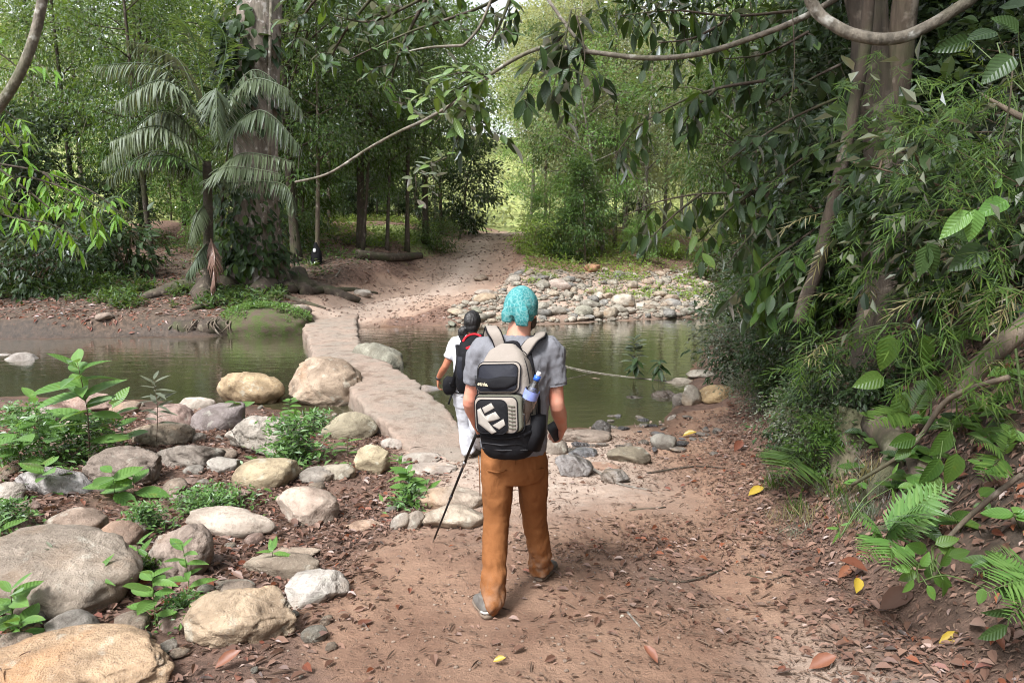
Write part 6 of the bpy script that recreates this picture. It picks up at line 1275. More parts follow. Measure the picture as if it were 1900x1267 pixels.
# broad leaves among them
def leafy_plant(name, label, cat, specs, key, base, mat='stem', group=None, r=.004):
    """specs: (px, py, y, length in photo px, angle on the photo in degrees (0 right, 90 up))"""
    b0 = at(*base); root = empty(name, b0, label, cat, group); mb = MB()
    for (px, py, y, L, a) in specs:
        p = at(px, py, y) - b0; l_ = L * y / F; d = Vector((math.cos(R(a)), -.25, math.sin(R(a)))); o = put_leaf(root, key, p, d, Vector((0, -1, .55)) + Vector((pr.gauss(0, .25), 0, pr.gauss(0, .25))), l_)
        s = b0 - b0; mb.tube([Vector((0, 0, 0)), p * .5 + Vector((0, .03, .03)), p], [r, r * .8, r * .5], 5, cap=False, smooth_path=3)
    tag(mb.build('stem', M[mat], root), kind='stuff'); return root
leafy_plant('climber', 'three bright green pointed leaves lit up on the dark right bank', 'plant', [(1868, 372, 3.3, 62, 200), (1800, 392, 3.3, 66, 215), (1808, 388, 3.3, 58, 262), (1836, 428, 3.3, 18, 270), (1846, 350, 3.3, 22, 60)], 'heart_bright', (1880, 430, 3.45))
leafy_plant('climber', 'dark pointed leaves below the three bright ones on the right bank', 'plant', [(1720, 455, 3.5, 60, 255), (1720, 450, 3.5, 62, 295), (1830, 460, 3.4, 78, 205), (1826, 455, 3.4, 40, 250), (1800, 445, 3.45, 45, 150), (1745, 440, 3.5, 40, 20)], 'heart', (1800, 500, 3.6))
leafy_plant('climber', 'big dark pierced leaves at the upper right edge', 'plant', [(1880, 105, 3.5, 70, 215), (1850, 60, 3.6, 60, 190), (1895, 300, 3.4, 66, 240), (1890, 60, 3.6, 55, 150), (1800, 75, 3.9, 60, 195)], 'heart', (1910, 180, 3.6))
leafy_plant('climber', 'hanging long dark leaves beside the big bank trunk', 'plant', [(1600, 360, 5.6, 70, 265), (1588, 380, 5.6, 66, 240), (1635, 380, 5.6, 62, 280), (1660, 330, 5.6, 60, 330)], 'heart', (1610, 330, 5.8))
leafy_plant('climber', 'broad grey-green leaves over the roots of the big bank tree', 'plant', [(1650, 620, 4.6, 70, 260), (1715, 620, 4.6, 62, 275), (1640, 700, 4.6, 60, 190), (1680, 725, 4.5, 72, 250), (1700, 730, 4.4, 50, 300), (1722, 700, 4.5, 44, 330)], 'heart_mid', (1690, 660, 4.8))
leafy_plant('climber', 'cluster of broad dull leaves half way down the right bank', 'plant', [(1765, 800, 3.5, 60, 230), (1775, 840, 3.4, 64, 255), (1700, 812, 3.6, 56, 190), (1745, 850, 3.4, 60, 235), (1740, 880, 3.4, 52, 245), (1730, 900, 3.4, 60, 240), (1690, 830, 3.6, 40, 210)], 'heart_mid', (1770, 790, 3.6))
leafy_plant('seedling', 'low rounded dark leaves beside the bright ferns', 'plant', [(1735, 1010, 2.9, 46, 30), (1740, 1015, 2.9, 44, -10), (1720, 1020, 2.9, 46, 160), (1760, 1030, 2.85, 40, 20), (1700, 1060, 2.85, 40, 200), (1730, 1070, 2.85, 44, -20), (1745, 1050, 2.85, 40, 60), (1750, 1075, 2.8, 36, 280)], 'heart_mid', (1735, 1060, 2.9))
leafy_plant('seedling', 'bright rounded leaves low on the bank under the ferns', 'plant', [(1695, 1075, 2.8, 34, 230), (1690, 1055, 2.8, 34, 170), (1710, 1050, 2.8, 32, 70), (1720, 1085, 2.8, 34, 300), (1825, 1090, 2.6, 34, 250)], 'heart_bright', (1705, 1080, 2.85))
leafy_plant('seedling', 'glossy dark leaves at the lower right edge under a fern', 'plant', [(1880, 1130, 2.5, 60, 190), (1870, 1160, 2.45, 66, 200), (1890, 1110, 2.5, 60, 150), (1900, 1170, 2.45, 60, 330)], 'dark', (1900, 1150, 2.55))
leafy_plant('seedling', 'bright little shoot at the bank foot before the grass tufts', 'plant', [(1558, 985, 3.4, 30, 240), (1556, 980, 3.4, 26, 170), (1560, 975, 3.4, 22, 30), (1655, 905, 3.6, 34, 280), (1655, 880, 3.6, 26, 70)], 'lance', (1558, 998, 3.45))
q3 = random.Random(17)
for k in range(84):
    px, py = q3.uniform(1500, 1900), q3.uniform(600, 1080)
    if py > 860 and px < 1600 or py > 980 and px < 1690: continue
    g = G(px, py); root = empty('seedling', g, 'small leafy seedling rooted among litter on the right bank', 'plant', 'seedlings on the right bank'); ky = q3.choice(['heart_mid', 'heart', 'heart_bright', 'mid', 'heart_mid'])
    st = MB(); h = q3.uniform(.06, .2); nv = Vector((-.6, -.3, .7)).normalized(); st.tube([Vector((0, 0, -.02)), nv * h], [.003, .002], 5); st.build('stem', M['stem'], root)
    for j in range(q3.randrange(4, 8)):
        a = j * 2.2 + q3.random(); d = Vector((math.cos(a), math.sin(a), q3.uniform(-.2, .5))); put_leaf(root, ky, nv * h * q3.uniform(.5, 1), d, (-.3, -.5, 1), q3.uniform(.06, .15))
# ferns
def fern_frond_mesh(seed, n=17, mat='leaf_fresh'):
    g = np.random.default_rng(seed); t = np.linspace(.14, .98, n); z = .22 * np.sin(t * 2.2) - .18 * t * t; c = np.stack([0 * t, t, z], -1); P_, D_, U_, L_ = [], [], [], []
    for s in (-1, 1):
        P_.append(c); D_.append(np.stack([s * np.ones(n), .55 + 0 * t, -.15 + 0 * t], -1) + g.normal(size=(n, 3)) * .06); U_.append(np.tile([[0, .1, 1.]], (n, 1))); L_.append(.30 * np.sin(PI * (.2 + .79 * t)) ** .8 + .02)
    V, F4, F3, k = spread_leaves(leaf_tmpl(4, .17, .25, .05, .12), np.concatenate(P_), np.concatenate(D_), np.concatenate(U_), np.concatenate(L_))
    tb = MB(); tt = np.linspace(0, 1, 9); tb.tube([(0, a, .22 * math.sin(a * 2.2) - .18 * a * a) for a in tt], [.008 * (1 - .8 * a) for a in tt], 5, cap=False); V2 = np.concatenate(tb.V); F4 = np.concatenate([F4, np.concatenate(tb.F4) + len(V)])
    return np_mesh('frond', np.concatenate([V, V2]), [F4, F3], M[mat], False, np.concatenate([np.repeat(g.random(2 * n) * .6, k), np.full(len(V2), .5)]))
FERN = [fern_frond_mesh(k) for k in range(3)]; FERND = [fern_frond_mesh(k + 5, mat='leaf_mid') for k in range(2)]
def fern(label, base, fronds, protos=FERN, group=None):
    b0 = at(*base) if len(base) == 3 else G(*base); root = empty('fern', b0, label, 'fern', group)
    for (px, py, y, k) in fronds:
        v = at(px, py, y) - b0; o = bpy.data.objects.new('frond', protos[k % len(protos)]); o.parent = root; o.rotation_euler = rmat(v, (0, -.55, 1)).to_euler(); s = v.length; o.scale = (s, s, s); COL.objects.link(o)
    return root
fern('bright green fern arching over litter at the foot of the right bank', (1640, 1005, 3.15), [(1770, 905, 3.0, 0), (1740, 900, 3.2, 1), (1720, 960, 2.85, 2), (1700, 985, 2.8, 0), (1580, 955, 3.1, 1), (1600, 1040, 2.9, 2), (1650, 1060, 2.75, 1), (1735, 945, 2.95, 0)])
fern('bright green fern cut by the right edge of the photo', (1930, 1090, 2.6), [(1810, 1060, 2.5, 0), (1840, 1020, 2.6, 1), (1830, 1100, 2.4, 2), (1900, 985, 2.6, 0), (1870, 1150, 2.4, 1)])
fern('dark fern low among the bushes left of the tree roots', (1560, 800, 5.6), [(1500, 830, 5.3, 0), (1490, 790, 5.4, 1), (1540, 740, 5.5, 0), (1530, 850, 5.2, 1)], FERND)
fern('dark fern on the bank above the broad leaves', (1690, 770, 4.1), [(1640, 720, 4, 0), (1610, 790, 3.9, 1), (1730, 700, 4.1, 0)], FERND)
fern('dark fern by the leaf cluster near the right edge', (1860, 850, 3.0), [(1800, 820, 2.9, 0), (1870, 780, 3.0, 1), (1820, 890, 2.8, 1)], FERND)
fern('small fern low on the bank foot beside the path', (1480, 880), [(1440, 880, 5.0, 0), (1460, 850, 5.2, 1), (1500, 850, 5.2, 0), (1450, 900, 4.9, 1)], FERND)

# ------------------------------------------------------------------ plants among the boulders on the left
def upright_plant(name, label, base, hpx, key, Lpx, n, seed, lean=0, cat='plant', top=.25, group=None, wid=1.0, y=None, nod=2, el=.25):
    g = G(*base); 
    if y: g = at(base[0], base[1], y)
    root = empty(name, g, label, cat, group); q_ = random.Random(seed); h = hpx * g.y / F * 1.03; mb = MB(); tp = Vector((math.sin(R(lean)) * h, 0, h)); md = tp * .5 + Vector((q_.gauss(0, .02), q_.gauss(0, .02), 0)) * h
    r = max(.0035, h * .007); mb.tube([Vector((0, 0, -.04)), md, tp], [r, r * .8, r * .4], 6, smooth_path=4); mb.build('stem', M['stem_brown'] if h > .5 else M['stem'], root); L = Lpx * g.y / F
    for j in range(n):
        u = top + (1 - top) * (j / max(1, n - 1)) ** .8; p = (md * (u * 2) if u < .5 else md.lerp(tp, u * 2 - 1)); a = (j // nod) * 1.45 + (j % nod) * (2 * PI / nod) + q_.gauss(0, .3); d = Vector((math.cos(a), math.sin(a) * .9, el + q_.gauss(0, .2) + (.35 if u > .9 else 0)))
        put_leaf(root, key, p, d, Vector((q_.gauss(0, .2), -.25, 1)), L * q_.uniform(.7, 1.15) * (1 - .25 * (u > .9)), wid)
    return root
U = upright_plant
U('tall_plant', 'tall single stemmed plant with broad bright leaves among the left boulders', (165, 868), 198, 'fresh', 82, 22, 1, lean=-1)
U('leafy_plant', 'slender narrow leaved grey-green plant on the brown banded rock', (290, 812), 110, 'greylance', 38, 26, 2, lean=2, y=7.3)
U('leafy_plant', 'broad leaved plant low in the weeds left of the tall plant', (75, 850), 110, 'fresh', 70, 10, 3)
U('leafy_plant', 'leafy plant close behind the stem of the tall plant', (215, 840), 90, 'fresh', 66, 9, 4)
U('leafy_plant', 'plant with yellowish leaves at the foot of the tall plant', (120, 868), 70, 'oval', 60, 10, 5)
U('leafy_plant', 'bright leafy plant sprawling between the tall plant and the striped rock', (40, 880), 90, 'oval', 62, 9, 6)
U('leafy_sprout', 'large leafy sprout against the left side of the blocky tan boulder', (290, 1170), 110, 'fresh', 66, 12, 7)
U('leafy_sprout', 'upright sprout in front of the leaning slab', (352, 1125), 120, 'fresh', 46, 12, 8, lean=-3)
U('leafy_sprout', 'low sprout with narrow leaves in front of the huge boulder', (180, 1120), 60, 'lance', 62, 8, 9, lean=4)
U('leafy_sprout', 'leafy sprout at the left edge between the two biggest boulders', (28, 1165), 78, 'fresh', 60, 11, 10)
U('leafy_sprout', 'low spreading leaves in the bottom left corner above the orange boulder', (40, 1188), 36, 'fresh', 74, 7, 11)
U('seedling', 'three leaved bright seedling on the half buried rock', (508, 1068), 44, 'lance', 52, 4, 12, nod=3, top=.9, wid=1.6)
U('leafy_sprout', 'sprout with broad leaves before the striped rock', (88, 920), 60, 'fresh', 50, 9, 13)
U('leafy_sprout', 'pair of broad leaves rising left of the fine weeds', (212, 930), 56, 'oval', 56, 5, 14)
U('leafy_sprout', 'broad leaf sprout standing in the fine weeds', (250, 925), 40, 'oval', 60, 5, 15)
U('leafy_sprout', 'round leaved sprout leaning on the egg shaped boulder', (448, 792), 40, 'heart_bright', 44, 4, 16)
U('seedling', 'slim seedling in front of the yellowish tan rock', (512, 898), 40, 'lance', 28, 6, 17)
U('leafy_sprout', 'small leafy sprout beside the mossy boulder', (645, 850), 34, 'lance', 36, 7, 18)
U('leafy_sprout', 'single pale leaf sprout left of the pale pinkish rock', (506, 930), 18, 'oval', 30, 2, 19)
U('leafy_plant', 'leafy weed growing at the left edge of the path by the paving rocks', (758, 935), 62, 'oval', 36, 16, 20)
U('leafy_plant', 'taller weed behind the path edge weed', (742, 905), 60, 'lance', 34, 14, 21)
U('leafy_sprout', 'narrow leaved sprout right of the path edge weed', (792, 920), 30, 'lance', 50, 5, 22)
U('leafy_sprout', 'grassy sprout wedged between the split rocks and the leaning slab', (258, 1055), 50, 'lance', 50, 9, 23)
U('leafy_sprout', 'tiny sprout under the left of the split rocks', (168, 1000), 22, 'oval', 30, 5, 24)
U('leafy_sprout', 'leaf tips entering at the left edge above the huge boulder', (4, 1010), 40, 'fresh', 46, 6, 25)
U('leafy_sprout', 'dusty dark twiggy sprig lying on the huge boulder', (150, 1110), 100, 'greylance', 26, 14, 26, lean=-28)
U('bushy_weed', 'sprig on the far rim of the weathered slab', (540, 790), 50, 'oval', 22, 14, 27, y=8.2)
U('water_plant', 'leafy twig standing out of the water, the tall one right of the walker', (1176, 700), 72, 'grey', 26, 24, 28, cat='plant', top=.35)
U('water_plant', 'dark leafy shoot out in the water left of the pale blocks', (1180, 708), 44, 'dark', 28, 12, 29, top=.5, el=-.6)
U('water_plant', 'dark leafy shoot nearest the pale blocks in the water', (1222, 712), 44, 'dark', 28, 14, 30, top=.5, el=-.6)
# a bushy weed of many small leaves, and the fine weeds
def weed_clump(name, label, px, py, w, h, n, L, mat, seed, kind=None, cat='weed', T=DIA, group=None):
    g = G(px, py); s = g.y / F; gg = np.random.default_rng(seed); root = empty(name, g, label, cat, group) if kind is None else None
    pos = np.stack([gg.normal(size=n) * w * s * .3, gg.normal(size=n) * w * s * .26, gg.random(n) ** 1.3 * h * s], -1); pos[:, :2] *= (1.15 - .6 * pos[:, 2:3] / (h * s)); d = gg.normal(size=(n, 3)); d[:, 2] = np.abs(d[:, 2]) * .4 + .1
    me = leaf_mesh('foliage', T, pos, d, np.array([[0, -.2, 1.]]) + gg.normal(size=(n, 3)) * .4, L * s * gg.uniform(.6, 1.2, n), M[mat]); tag(mesh_obj('foliage', me, root), kind='stuff')
    mb = MB()
    for k_ in range(14): a = gg.uniform(0, 6.28); rr = gg.random() * w * s * .3; mb.tube([(0.3 * rr * math.cos(a), .3 * rr * math.sin(a), -.02), (rr * math.cos(a), rr * math.sin(a), h * s * gg.uniform(.5, 1))], [.003, .0015], 4, cap=False)
    tag(mb.build('stems', M['stem'], root), kind='stuff'); return root
weed_clump('bushy_weed', 'bushy bright green weed growing in front of the weathered slab', 548, 862, 105, 92, 900, 17, 'leaf_fresh', 1)
weed_clump('bushy_weed', 'fine pale weed at the left edge by the water', 50, 868, 150, 120, 1100, 14, 'leaf_fresh', 2)
weed_clump('bushy_weed', 'fine light weed filling the gap under the tall plant', 160, 860, 140, 90, 900, 15, 'leaf_fresh', 3)
weed_clump('bushy_weed', 'fine green weed trailing down beside the split rocks', 268, 985, 70, 50, 700, 13, 'leaf_fresh', 4)
weed_clump('bushy_weed', 'low creeping weed in the litter behind the long pale rock', 385, 945, 150, 34, 1100, 13, 'leaf_fresh', 5)
weed_clump('bushy_weed', 'small mossy weed between the leaning slab and the huge boulder', 270, 1075, 60, 40, 400, 14, 'leaf_mid', 6)
weed_clump('bushy_weed', 'low weed among sprouts left of the blocky tan boulder', 345, 1160, 110, 50, 500, 16, 'leaf_fresh', 7)
weed_clump('bushy_weed', 'green weed under the grey rock at the left edge', 20, 985, 80, 60, 500, 16, 'leaf_fresh', 8)
weed_clump('bushy_weed', 'leafy ground weed beside the path edge paving rocks', 762, 940, 60, 40, 260, 18, 'leaf_fresh', 9)
weed_clump('bushy_weed', 'pale weed on the water edge behind the weathered slab', 590, 800, 70, 40, 400, 12, 'leaf_fresh', 10)
weed_clump('bushy_weed', 'grey-green bush hanging over water before the far stones on the right', 1400, 590, 120, 60, 700, 13, 'leaf_grey', 11)
# grass tufts on the bank foot
def tuft(label, px, py, n, L, seed, group=None, mat='leaf_bamboo'):
    g = G(px, py); gg = np.random.default_rng(seed); root = empty('grass_tuft', g, label, 'grass', group); a = gg.uniform(0, 6.28, n); d = np.stack([np.cos(a) * gg.uniform(.2, .9, n), np.sin(a) * gg.uniform(.2, .9, n), np.ones(n)], -1)
    tag(mesh_obj('blades', leaf_mesh('blades', leaf_tmpl(4, .035, .3, .02, .35), gg.normal(size=(n, 3)) * np.array([.05, .05, 0.004]), d, gg.normal(size=(n, 3)), L * gg.uniform(.5, 1.1, n), M[mat]), root), kind='stuff')
for k in range(22):
    px, py = q3.uniform(1430, 1640), q3.uniform(880, 1000)
    tuft('thin grass tuft on the crumbling foot of the right bank', px, py, 60, q3.uniform(.10, .22), k, 'grass tufts at the foot of the right bank', q3.choice(['leaf_bamboo', 'leaf_straw', 'leaf_grey']))

# ------------------------------------------------------------------ far bank: hummock, ground cover, logs, fence
hg = G(480, 622); hm_ = mesh_obj('mossy_hummock', stone_mesh(2.7, 1.5, 1.15, 501, .9, .0, 4, 'rock')); M['moss'] = None
m_, nt_, out_ = new_mat('moss'); nb_ = NB(nt_); tc_ = nb_.coord(False); nn_ = nb_.noise(tc_, 5, 8, .7)
nb_.bsdf(out_, nb_.mix(nb_.ramp(nn_, .4, .6), (.085, .062, .045), nb_.mix(nb_.noise(tc_, 30, 4), (.03, .05, .012), (.085, .12, .025))), .95, nb_.bump(nb_.noise(tc_, 40, 5), .8, .04)); M['moss'] = m_
hm_.data.materials.clear(); hm_.data.materials.append(M['moss']); hm_.location = (hg.x, hg.y + .55, .12); hm_.color = (.2, .2, .1, 1); tag(hm_, 'moss covered earth hummock on the far shore left of the causeway', 'hummock')
for k in range(4): 
    px = (340, 375, 400, 440)[k]; g = G(px, 618); o = mesh_obj('root_clump', stone_mesh(.9, .7, .6, 510 + k, 1, .2, 3, 'rock')); o.data.materials.clear(); o.data.materials.append(M['bark_moss']); o.location = (g.x, g.y + .3, .15)
    rt = MB()
    for r_k in range(7): a_ = pr.uniform(-.4, .4); e_y = pr.uniform(-.4, -.2); rt.tube([(a_, .05, .27), (a_ * 1.2 + pr.uniform(-.1, .1), -.3, pr.uniform(.05, .2)), (a_ * 1.4 + pr.uniform(-.3, .3), e_y, pr.uniform(-.25, .02))], [.035 * pr.uniform(.5, 1.2), .024, .008], 5, cap=False, smooth_path=3)
    tag(rt.build('roots', M['bark'], o), kind='stuff')
    tag(o, ('rooty earth clump at the far shore, leftmost of four left of the hummock', 'rooty earth clump second from the left on the far shore', 'rooty earth clump third from the left on the far shore', 'rooty earth clump touching the mossy hummock')[k], 'root clump')
def cover(name, label, n, xr, yr, ok, L, mat, T=DIA, hmax=.18, seed=3, kind='stuff'):
    g = np.random.default_rng(seed); x = g.uniform(*xr, n * 6); y = g.uniform(*yr, n * 6); m = ok(x, y); x, y = x[m][:n], y[m][:n]; z = H(x, y) + g.random(len(x)) ** 1.5 * hmax
    if name == 'moss_growth': z = .12 + .55 * np.sqrt(np.clip(1 - ((x - hg.x) / 1.32) ** 2 - ((y - hg.y - .55) / .74) ** 2, 0, 1)) + .05 + .12 * g.random(len(x))
    d = g.normal(size=(len(x), 3)); d[:, 2] = np.abs(d[:, 2]) * .5 + .15
    return tag(mesh_obj(name, leaf_mesh(name, T, np.stack([x, y, z], -1), d, np.array([[0, 0, 1.]]) + g.normal(size=(len(x), 3)) * .35, L * g.uniform(.6, 1.2, len(x)), M[mat])), label, kind=kind)
nz_ = lambda x, y, s, sd: fbm(P3(x * s, y * s), 3, sd)
offroad = lambda x, y: (road_d(x, y) > 1.3) & (y > shore_far(x) + .4)
cover('ground_cover', 'low bright green ground cover along the far left bank', 5200, (-18, -6.3), (18.0, 23), lambda x, y: offroad(x, y) & (np.abs(y - 20.4 + .1 * (x + 10)) < 1.3 + .8 * nz_(x, y, .7, 5)) & (nz_(x, y, 1.2, 9) > -.25), .2, 'leaf_mid', hmax=.3)
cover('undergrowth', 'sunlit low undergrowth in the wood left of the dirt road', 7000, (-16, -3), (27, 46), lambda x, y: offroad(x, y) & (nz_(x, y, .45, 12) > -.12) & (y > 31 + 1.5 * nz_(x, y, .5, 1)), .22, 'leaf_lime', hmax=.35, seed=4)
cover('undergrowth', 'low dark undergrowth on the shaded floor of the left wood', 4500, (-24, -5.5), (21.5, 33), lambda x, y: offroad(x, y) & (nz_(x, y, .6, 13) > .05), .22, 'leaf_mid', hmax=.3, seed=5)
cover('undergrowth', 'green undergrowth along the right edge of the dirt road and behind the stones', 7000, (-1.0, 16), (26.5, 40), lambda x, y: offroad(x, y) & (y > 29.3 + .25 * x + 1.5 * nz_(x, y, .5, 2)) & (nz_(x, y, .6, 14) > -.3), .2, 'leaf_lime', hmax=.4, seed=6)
cover('undergrowth', 'pale tall grass and low growth on the rising ground beyond the road', 9000, (-40, 45), (48, 95), lambda x, y: (nz_(x, y, .12, 16) > -.2), .75, 'leaf_pale', hmax=.9, seed=8)
cover('moss_growth', 'small green plants growing on the mossy hummock', 2600, (hg.x - 1.3, hg.x + 1.3), (hg.y - .15, hg.y + 1.2), lambda x, y: (((x - hg.x) / 1.28) ** 2 + ((y - hg.y - .55) / .7) ** 2 < 1) & (nz_(x, y, 2.2, 19) > -.2), .085, 'leaf_bright', hmax=.1, seed=18)
cover('undergrowth', 'grassy tufts between the upper river stones', 1500, (-1.2, 8), (25, 30), lambda x, y: offroad(x, y) & (nz_(x, y, .9, 15) > .15), .18, 'leaf_lime', hmax=.2, seed=7)
for k, (px, py, ky, s, lb) in enumerate(((985, 470, 'shrub_lime', 1.3, 'bright green bush at the right edge of the dirt road'), (1040, 480, 'shrub', 1.2, 'green bush behind the orange boulder'), (810, 470, 'shrub', 1.1, 'bush at the left edge of the dirt road under the stout tree'), (640, 378, 'shrub_lime', 1.8, 'yellow-green bush shining in front of the fence'), (160, 500, 'bigleaf', 1.3, 'big leaved shrub under the lime green branch'), (240, 510, 'bigleaf', 1.0, 'big leaved shrub left of the palm foot'), (60, 540, 'shrub_dark', 1.5, 'dark shrub at the far left bank'), (20, 470, 'under_dark', .9, 'dark young tree at the left edge behind the lime branch'), (530, 470, 'shrub', 1.2, 'leafy shrub right of the giant trunk'), (1330, 520, 'shrub', 1.3, 'bush at the right end of the stone bank'), (1390, 540, 'shrub_dark', 1.5, 'dark bush where the stone bank meets the right bank'), (1240, 480, 'shrub_lime', 1.2, 'light bush above the middle of the stone bank'))):
    g = G(px, py); tree(ky, g.x, g.y, s, lb, cat='shrub', name='shrub')
def ground_log(label, pts, r0, r1, mat='bark', cat='branch', name='fallen_branch', n=8, lift=.7):
    g0 = G(*pts[0]); o = empty(name, g0, label, cat); q_ = []
    for k_, p in enumerate(pts): q_.append(G(*p) - g0 + Vector((0, 0, (r0 + (r1 - r0) * k_ / (len(pts) - 1)) * lift)))
    mb = MB(); mb.tube(q_, [r0 + (r1 - r0) * k_ / (len(pts) - 1) for k_ in range(len(pts))], n, smooth_path=4); mb.build('wood', M[mat], o); return o
ground_log('brown log lying along the edge of the causeway beside the dark haired walker', [(738, 742), (790, 756), (838, 778)], .06, .035)
ground_log('fallen mossy log below the row of trees by the dirt road', [(662, 480), (720, 484), (780, 482)], .22, .16, 'bark_moss')
ground_log('pale bare stick lying on the far bank', [(622, 516), (630, 505), (637, 492)], .03, .015, 'bark_pale')
ground_log('thin dark branch on the earth right of the big stones', [(1200, 880), (1290, 868), (1345, 872)], .012, .006, 'bark_dark', n=6)
ground_log('crooked grey driftwood stick among the shore stones', [(1080, 862), (1120, 885), (1150, 900), (1210, 912)], .02, .01, 'bark_pale', n=6)
ground_log('short pale stick lying in the middle of the path', [(1165, 1138), (1190, 1172)], .008, .005, 'bark_pale', n=6)
ground_log('dark twig lying across the hollow of the path', [(1205, 1078), (1270, 1082), (1340, 1062)], .009, .005, 'bark_dark', n=6)
ground_log('brown stick near the path middle behind the hollow', [(1168, 952), (1235, 946)], .010, .006, 'bark', n=6)
ground_log('thin curved twig on the right of the path', [(1380, 1068), (1430, 1078), (1475, 1060)], .006, .004, 'bark_dark', n=6)
ground_log('thin drowned branch lying on the water right of the walker', [(1010, 672), (1080, 690), (1150, 700), (1260, 712)], .018, .012, 'bark_pale', n=6, lift=1.6)
ground_log('crossing drowned twig with a bent tip in the water', [(1050, 706), (1120, 690), (1200, 668)], .012, .006, 'bark_dark', n=6, lift=1.5)
ground_log('dead fern stalk on the left litter', [(285, 860), (350, 866), (400, 838)], .008, .004, 'bark_dark', n=6)
sg = G(587, 492); sk = empty('sack', sg, 'black sack with a pale patch at the foot of a thin far bank tree', 'sack')
mb = MB(); mb.tube([(0, 0, 0), (0, 0, .12), (.02, 0, .45), (.01, 0, .7), (0, 0, .85)], [(.16, .14), (.22, .18), (.2, .16), (.1, .09), (.05, .05)], 14, smooth_path=4); me_ = mb.mesh('bag', M['black_nylon']); mesh_obj('bag', me_, sk)
mb = MB(); mb.ell((.0, -.17, .55), (.06, .02, .08)); mb.build('patch', M['white_plastic'], sk)
fe = empty('wire_fence', G(590, 412), 'wire fence with thin posts beyond the left wood', 'fence'); fb = G(590, 412)
fps = []
for px in (560, 602, 650, 662, 700, 740): p = at(px, 405, 43.5); p.z = hz(p.x, p.y); fps.append(p - fb); mb = MB(); mb.tube([fps[-1] - Vector((0, 0, .1)), fps[-1] + Vector((0, 0, 1.9))], [.06, .05], 7); mb.build('post', M['bark_pale'], fe)
for h_ in (.35, .75, 1.15, 1.55):
    mb = MB(); mb.tube([p + Vector((0, 0, h_)) for p in fps], [.015] * len(fps), 4, cap=False); mb.build('wire', M['steel'], fe)

g_ = np.random.default_rng(13); n_ = 2600; x = g_.uniform(-1.9, 9, n_); y = shore_far(x) + .0 + 8.5 * g_.random(n_) ** 1.4; kp = (road_d(x, y) > 1.05) & (x < bank_x(y) + .6) & ((x > -.6) | (y - shore_far(x) < 3.5)); x, y = x[kp], y[kp]; r_ = .04 + .10 * g_.random(len(x)) ** 2; gv = ICO[1]
Vg = (gv[0][None] * np.array([1, .8, .6]) * r_[:, None, None] * g_.uniform(.75, 1.2, (len(x), len(gv[0]), 1)) + np.stack([x, y, H(x, y) + r_ * .3], -1)[:, None]).reshape(-1, 3); Fg = (gv[1][None] + (np.arange(len(x)) * len(gv[0]))[:, None, None]).reshape(-1, 3)
go = mesh_obj('pebbles', np_mesh('pebbles', Vg, Fg, M['rock'])); go.color = (.27, .25, .21, 1); tag(go, 'small pebbles packed between the river stones of the far bank', kind='stuff')
# ------------------------------------------------------------------ leaf litter, twigs, gravel
def litter(name, label, n, xr, yr, dens, L, key_mat, seed, T=None, lift=.006, wob=.35):
    g = np.random.default_rng(seed); x = g.uniform(*xr, n * 8); y = g.uniform(*yr, n * 8); keep = g.random(n * 8) < dens(x, y); x, y = x[keep][:n], y[keep][:n]; k_ = len(x); z = H(x, y) + lift + .012 * g.random(k_)
    e_ = .05; sx = (H(x + e_, y) - H(x - e_, y)) / (2 * e_); sy = (H(x, y + e_) - H(x, y - e_)) / (2 * e_); nrm = np.stack([-sx, -sy, np.ones(k_)], -1); a = g.uniform(0, 6.28, k_); d = np.stack([np.cos(a), np.sin(a), sx * np.cos(a) + sy * np.sin(a)], -1) + g.normal(size=(k_, 3)) * wob * .35
    return tag(mesh_obj(name, leaf_mesh(name, T if T is not None else leaf_tmpl(3, .48, .5, .5, -.1), np.stack([x, y, z], -1), d, nrm + g.normal(size=(k_, 3)) * wob, L * g.uniform(.4, 1.25, k_), M[key_mat])), label, kind='stuff')
def dens_near(x, y):
    li = ground_masks(x, y)[0]; e_ = x - bank_x(y); ok = (y < shore_near(x) - .15) & (np.abs(x) < .82 * y + .6)
    return np.clip(li * 1.0 + .03, 0, 1) * ok * (.35 + .65 * (nz_(x, y, 1.3, 33) > -.15)) * (e_ < 2.8)
litter('leaf_litter', 'brown dead leaves strewn over the near banks', 15000, (-7.5, 4.6), (2.1, 9.5), dens_near, .068, 'leaf_dry', 1)
litter('leaf_litter', 'rust coloured dead leaves strewn over the near banks', 1500, (-7.5, 4.6), (2.1, 9.5), dens_near, .068, 'leaf_rust', 2)
litter('leaf_litter', 'curled fragments of dead leaves on the near ground', 16000, (-4.5, 3.4), (2.1, 6.5), dens_near, .04, 'leaf_dry', 3, DIA)
litter('leaf_litter', 'dead leaves on the far left bank and the floor of the wood', 9000, (-20, -1), (17, 34), lambda x, y: np.clip(ground_masks(x, y)[0], 0, 1) * (y > shore_far(x) + .3), .17, 'leaf_dry', 4, DIA)
litter('leaf_litter', 'rust coloured leaves on the far left bank', 3000, (-20, -4), (17, 24), lambda x, y: np.clip(ground_masks(x, y)[0] + .2, 0, 1) * (y > shore_far(x) + .2) * (road_d(x, y) > 1.2), .15, 'leaf_rust', 5, DIA)
def sliver(seed): return leaf_tmpl(3, .09, .5, .8, .04)
litter('leaf_litter', 'scattered dead leaves and debris on the dirt road and far shore', 2600, (-12, 1.5), (19.5, 42), lambda x, y: ((road_d(x, y) < 1.4) | (y < 23)) * (y > shore_far(x) + .1) * .8 * (nz_(x, y, .8, 44) > -.2), .13, 'leaf_dry', 15, DIA)
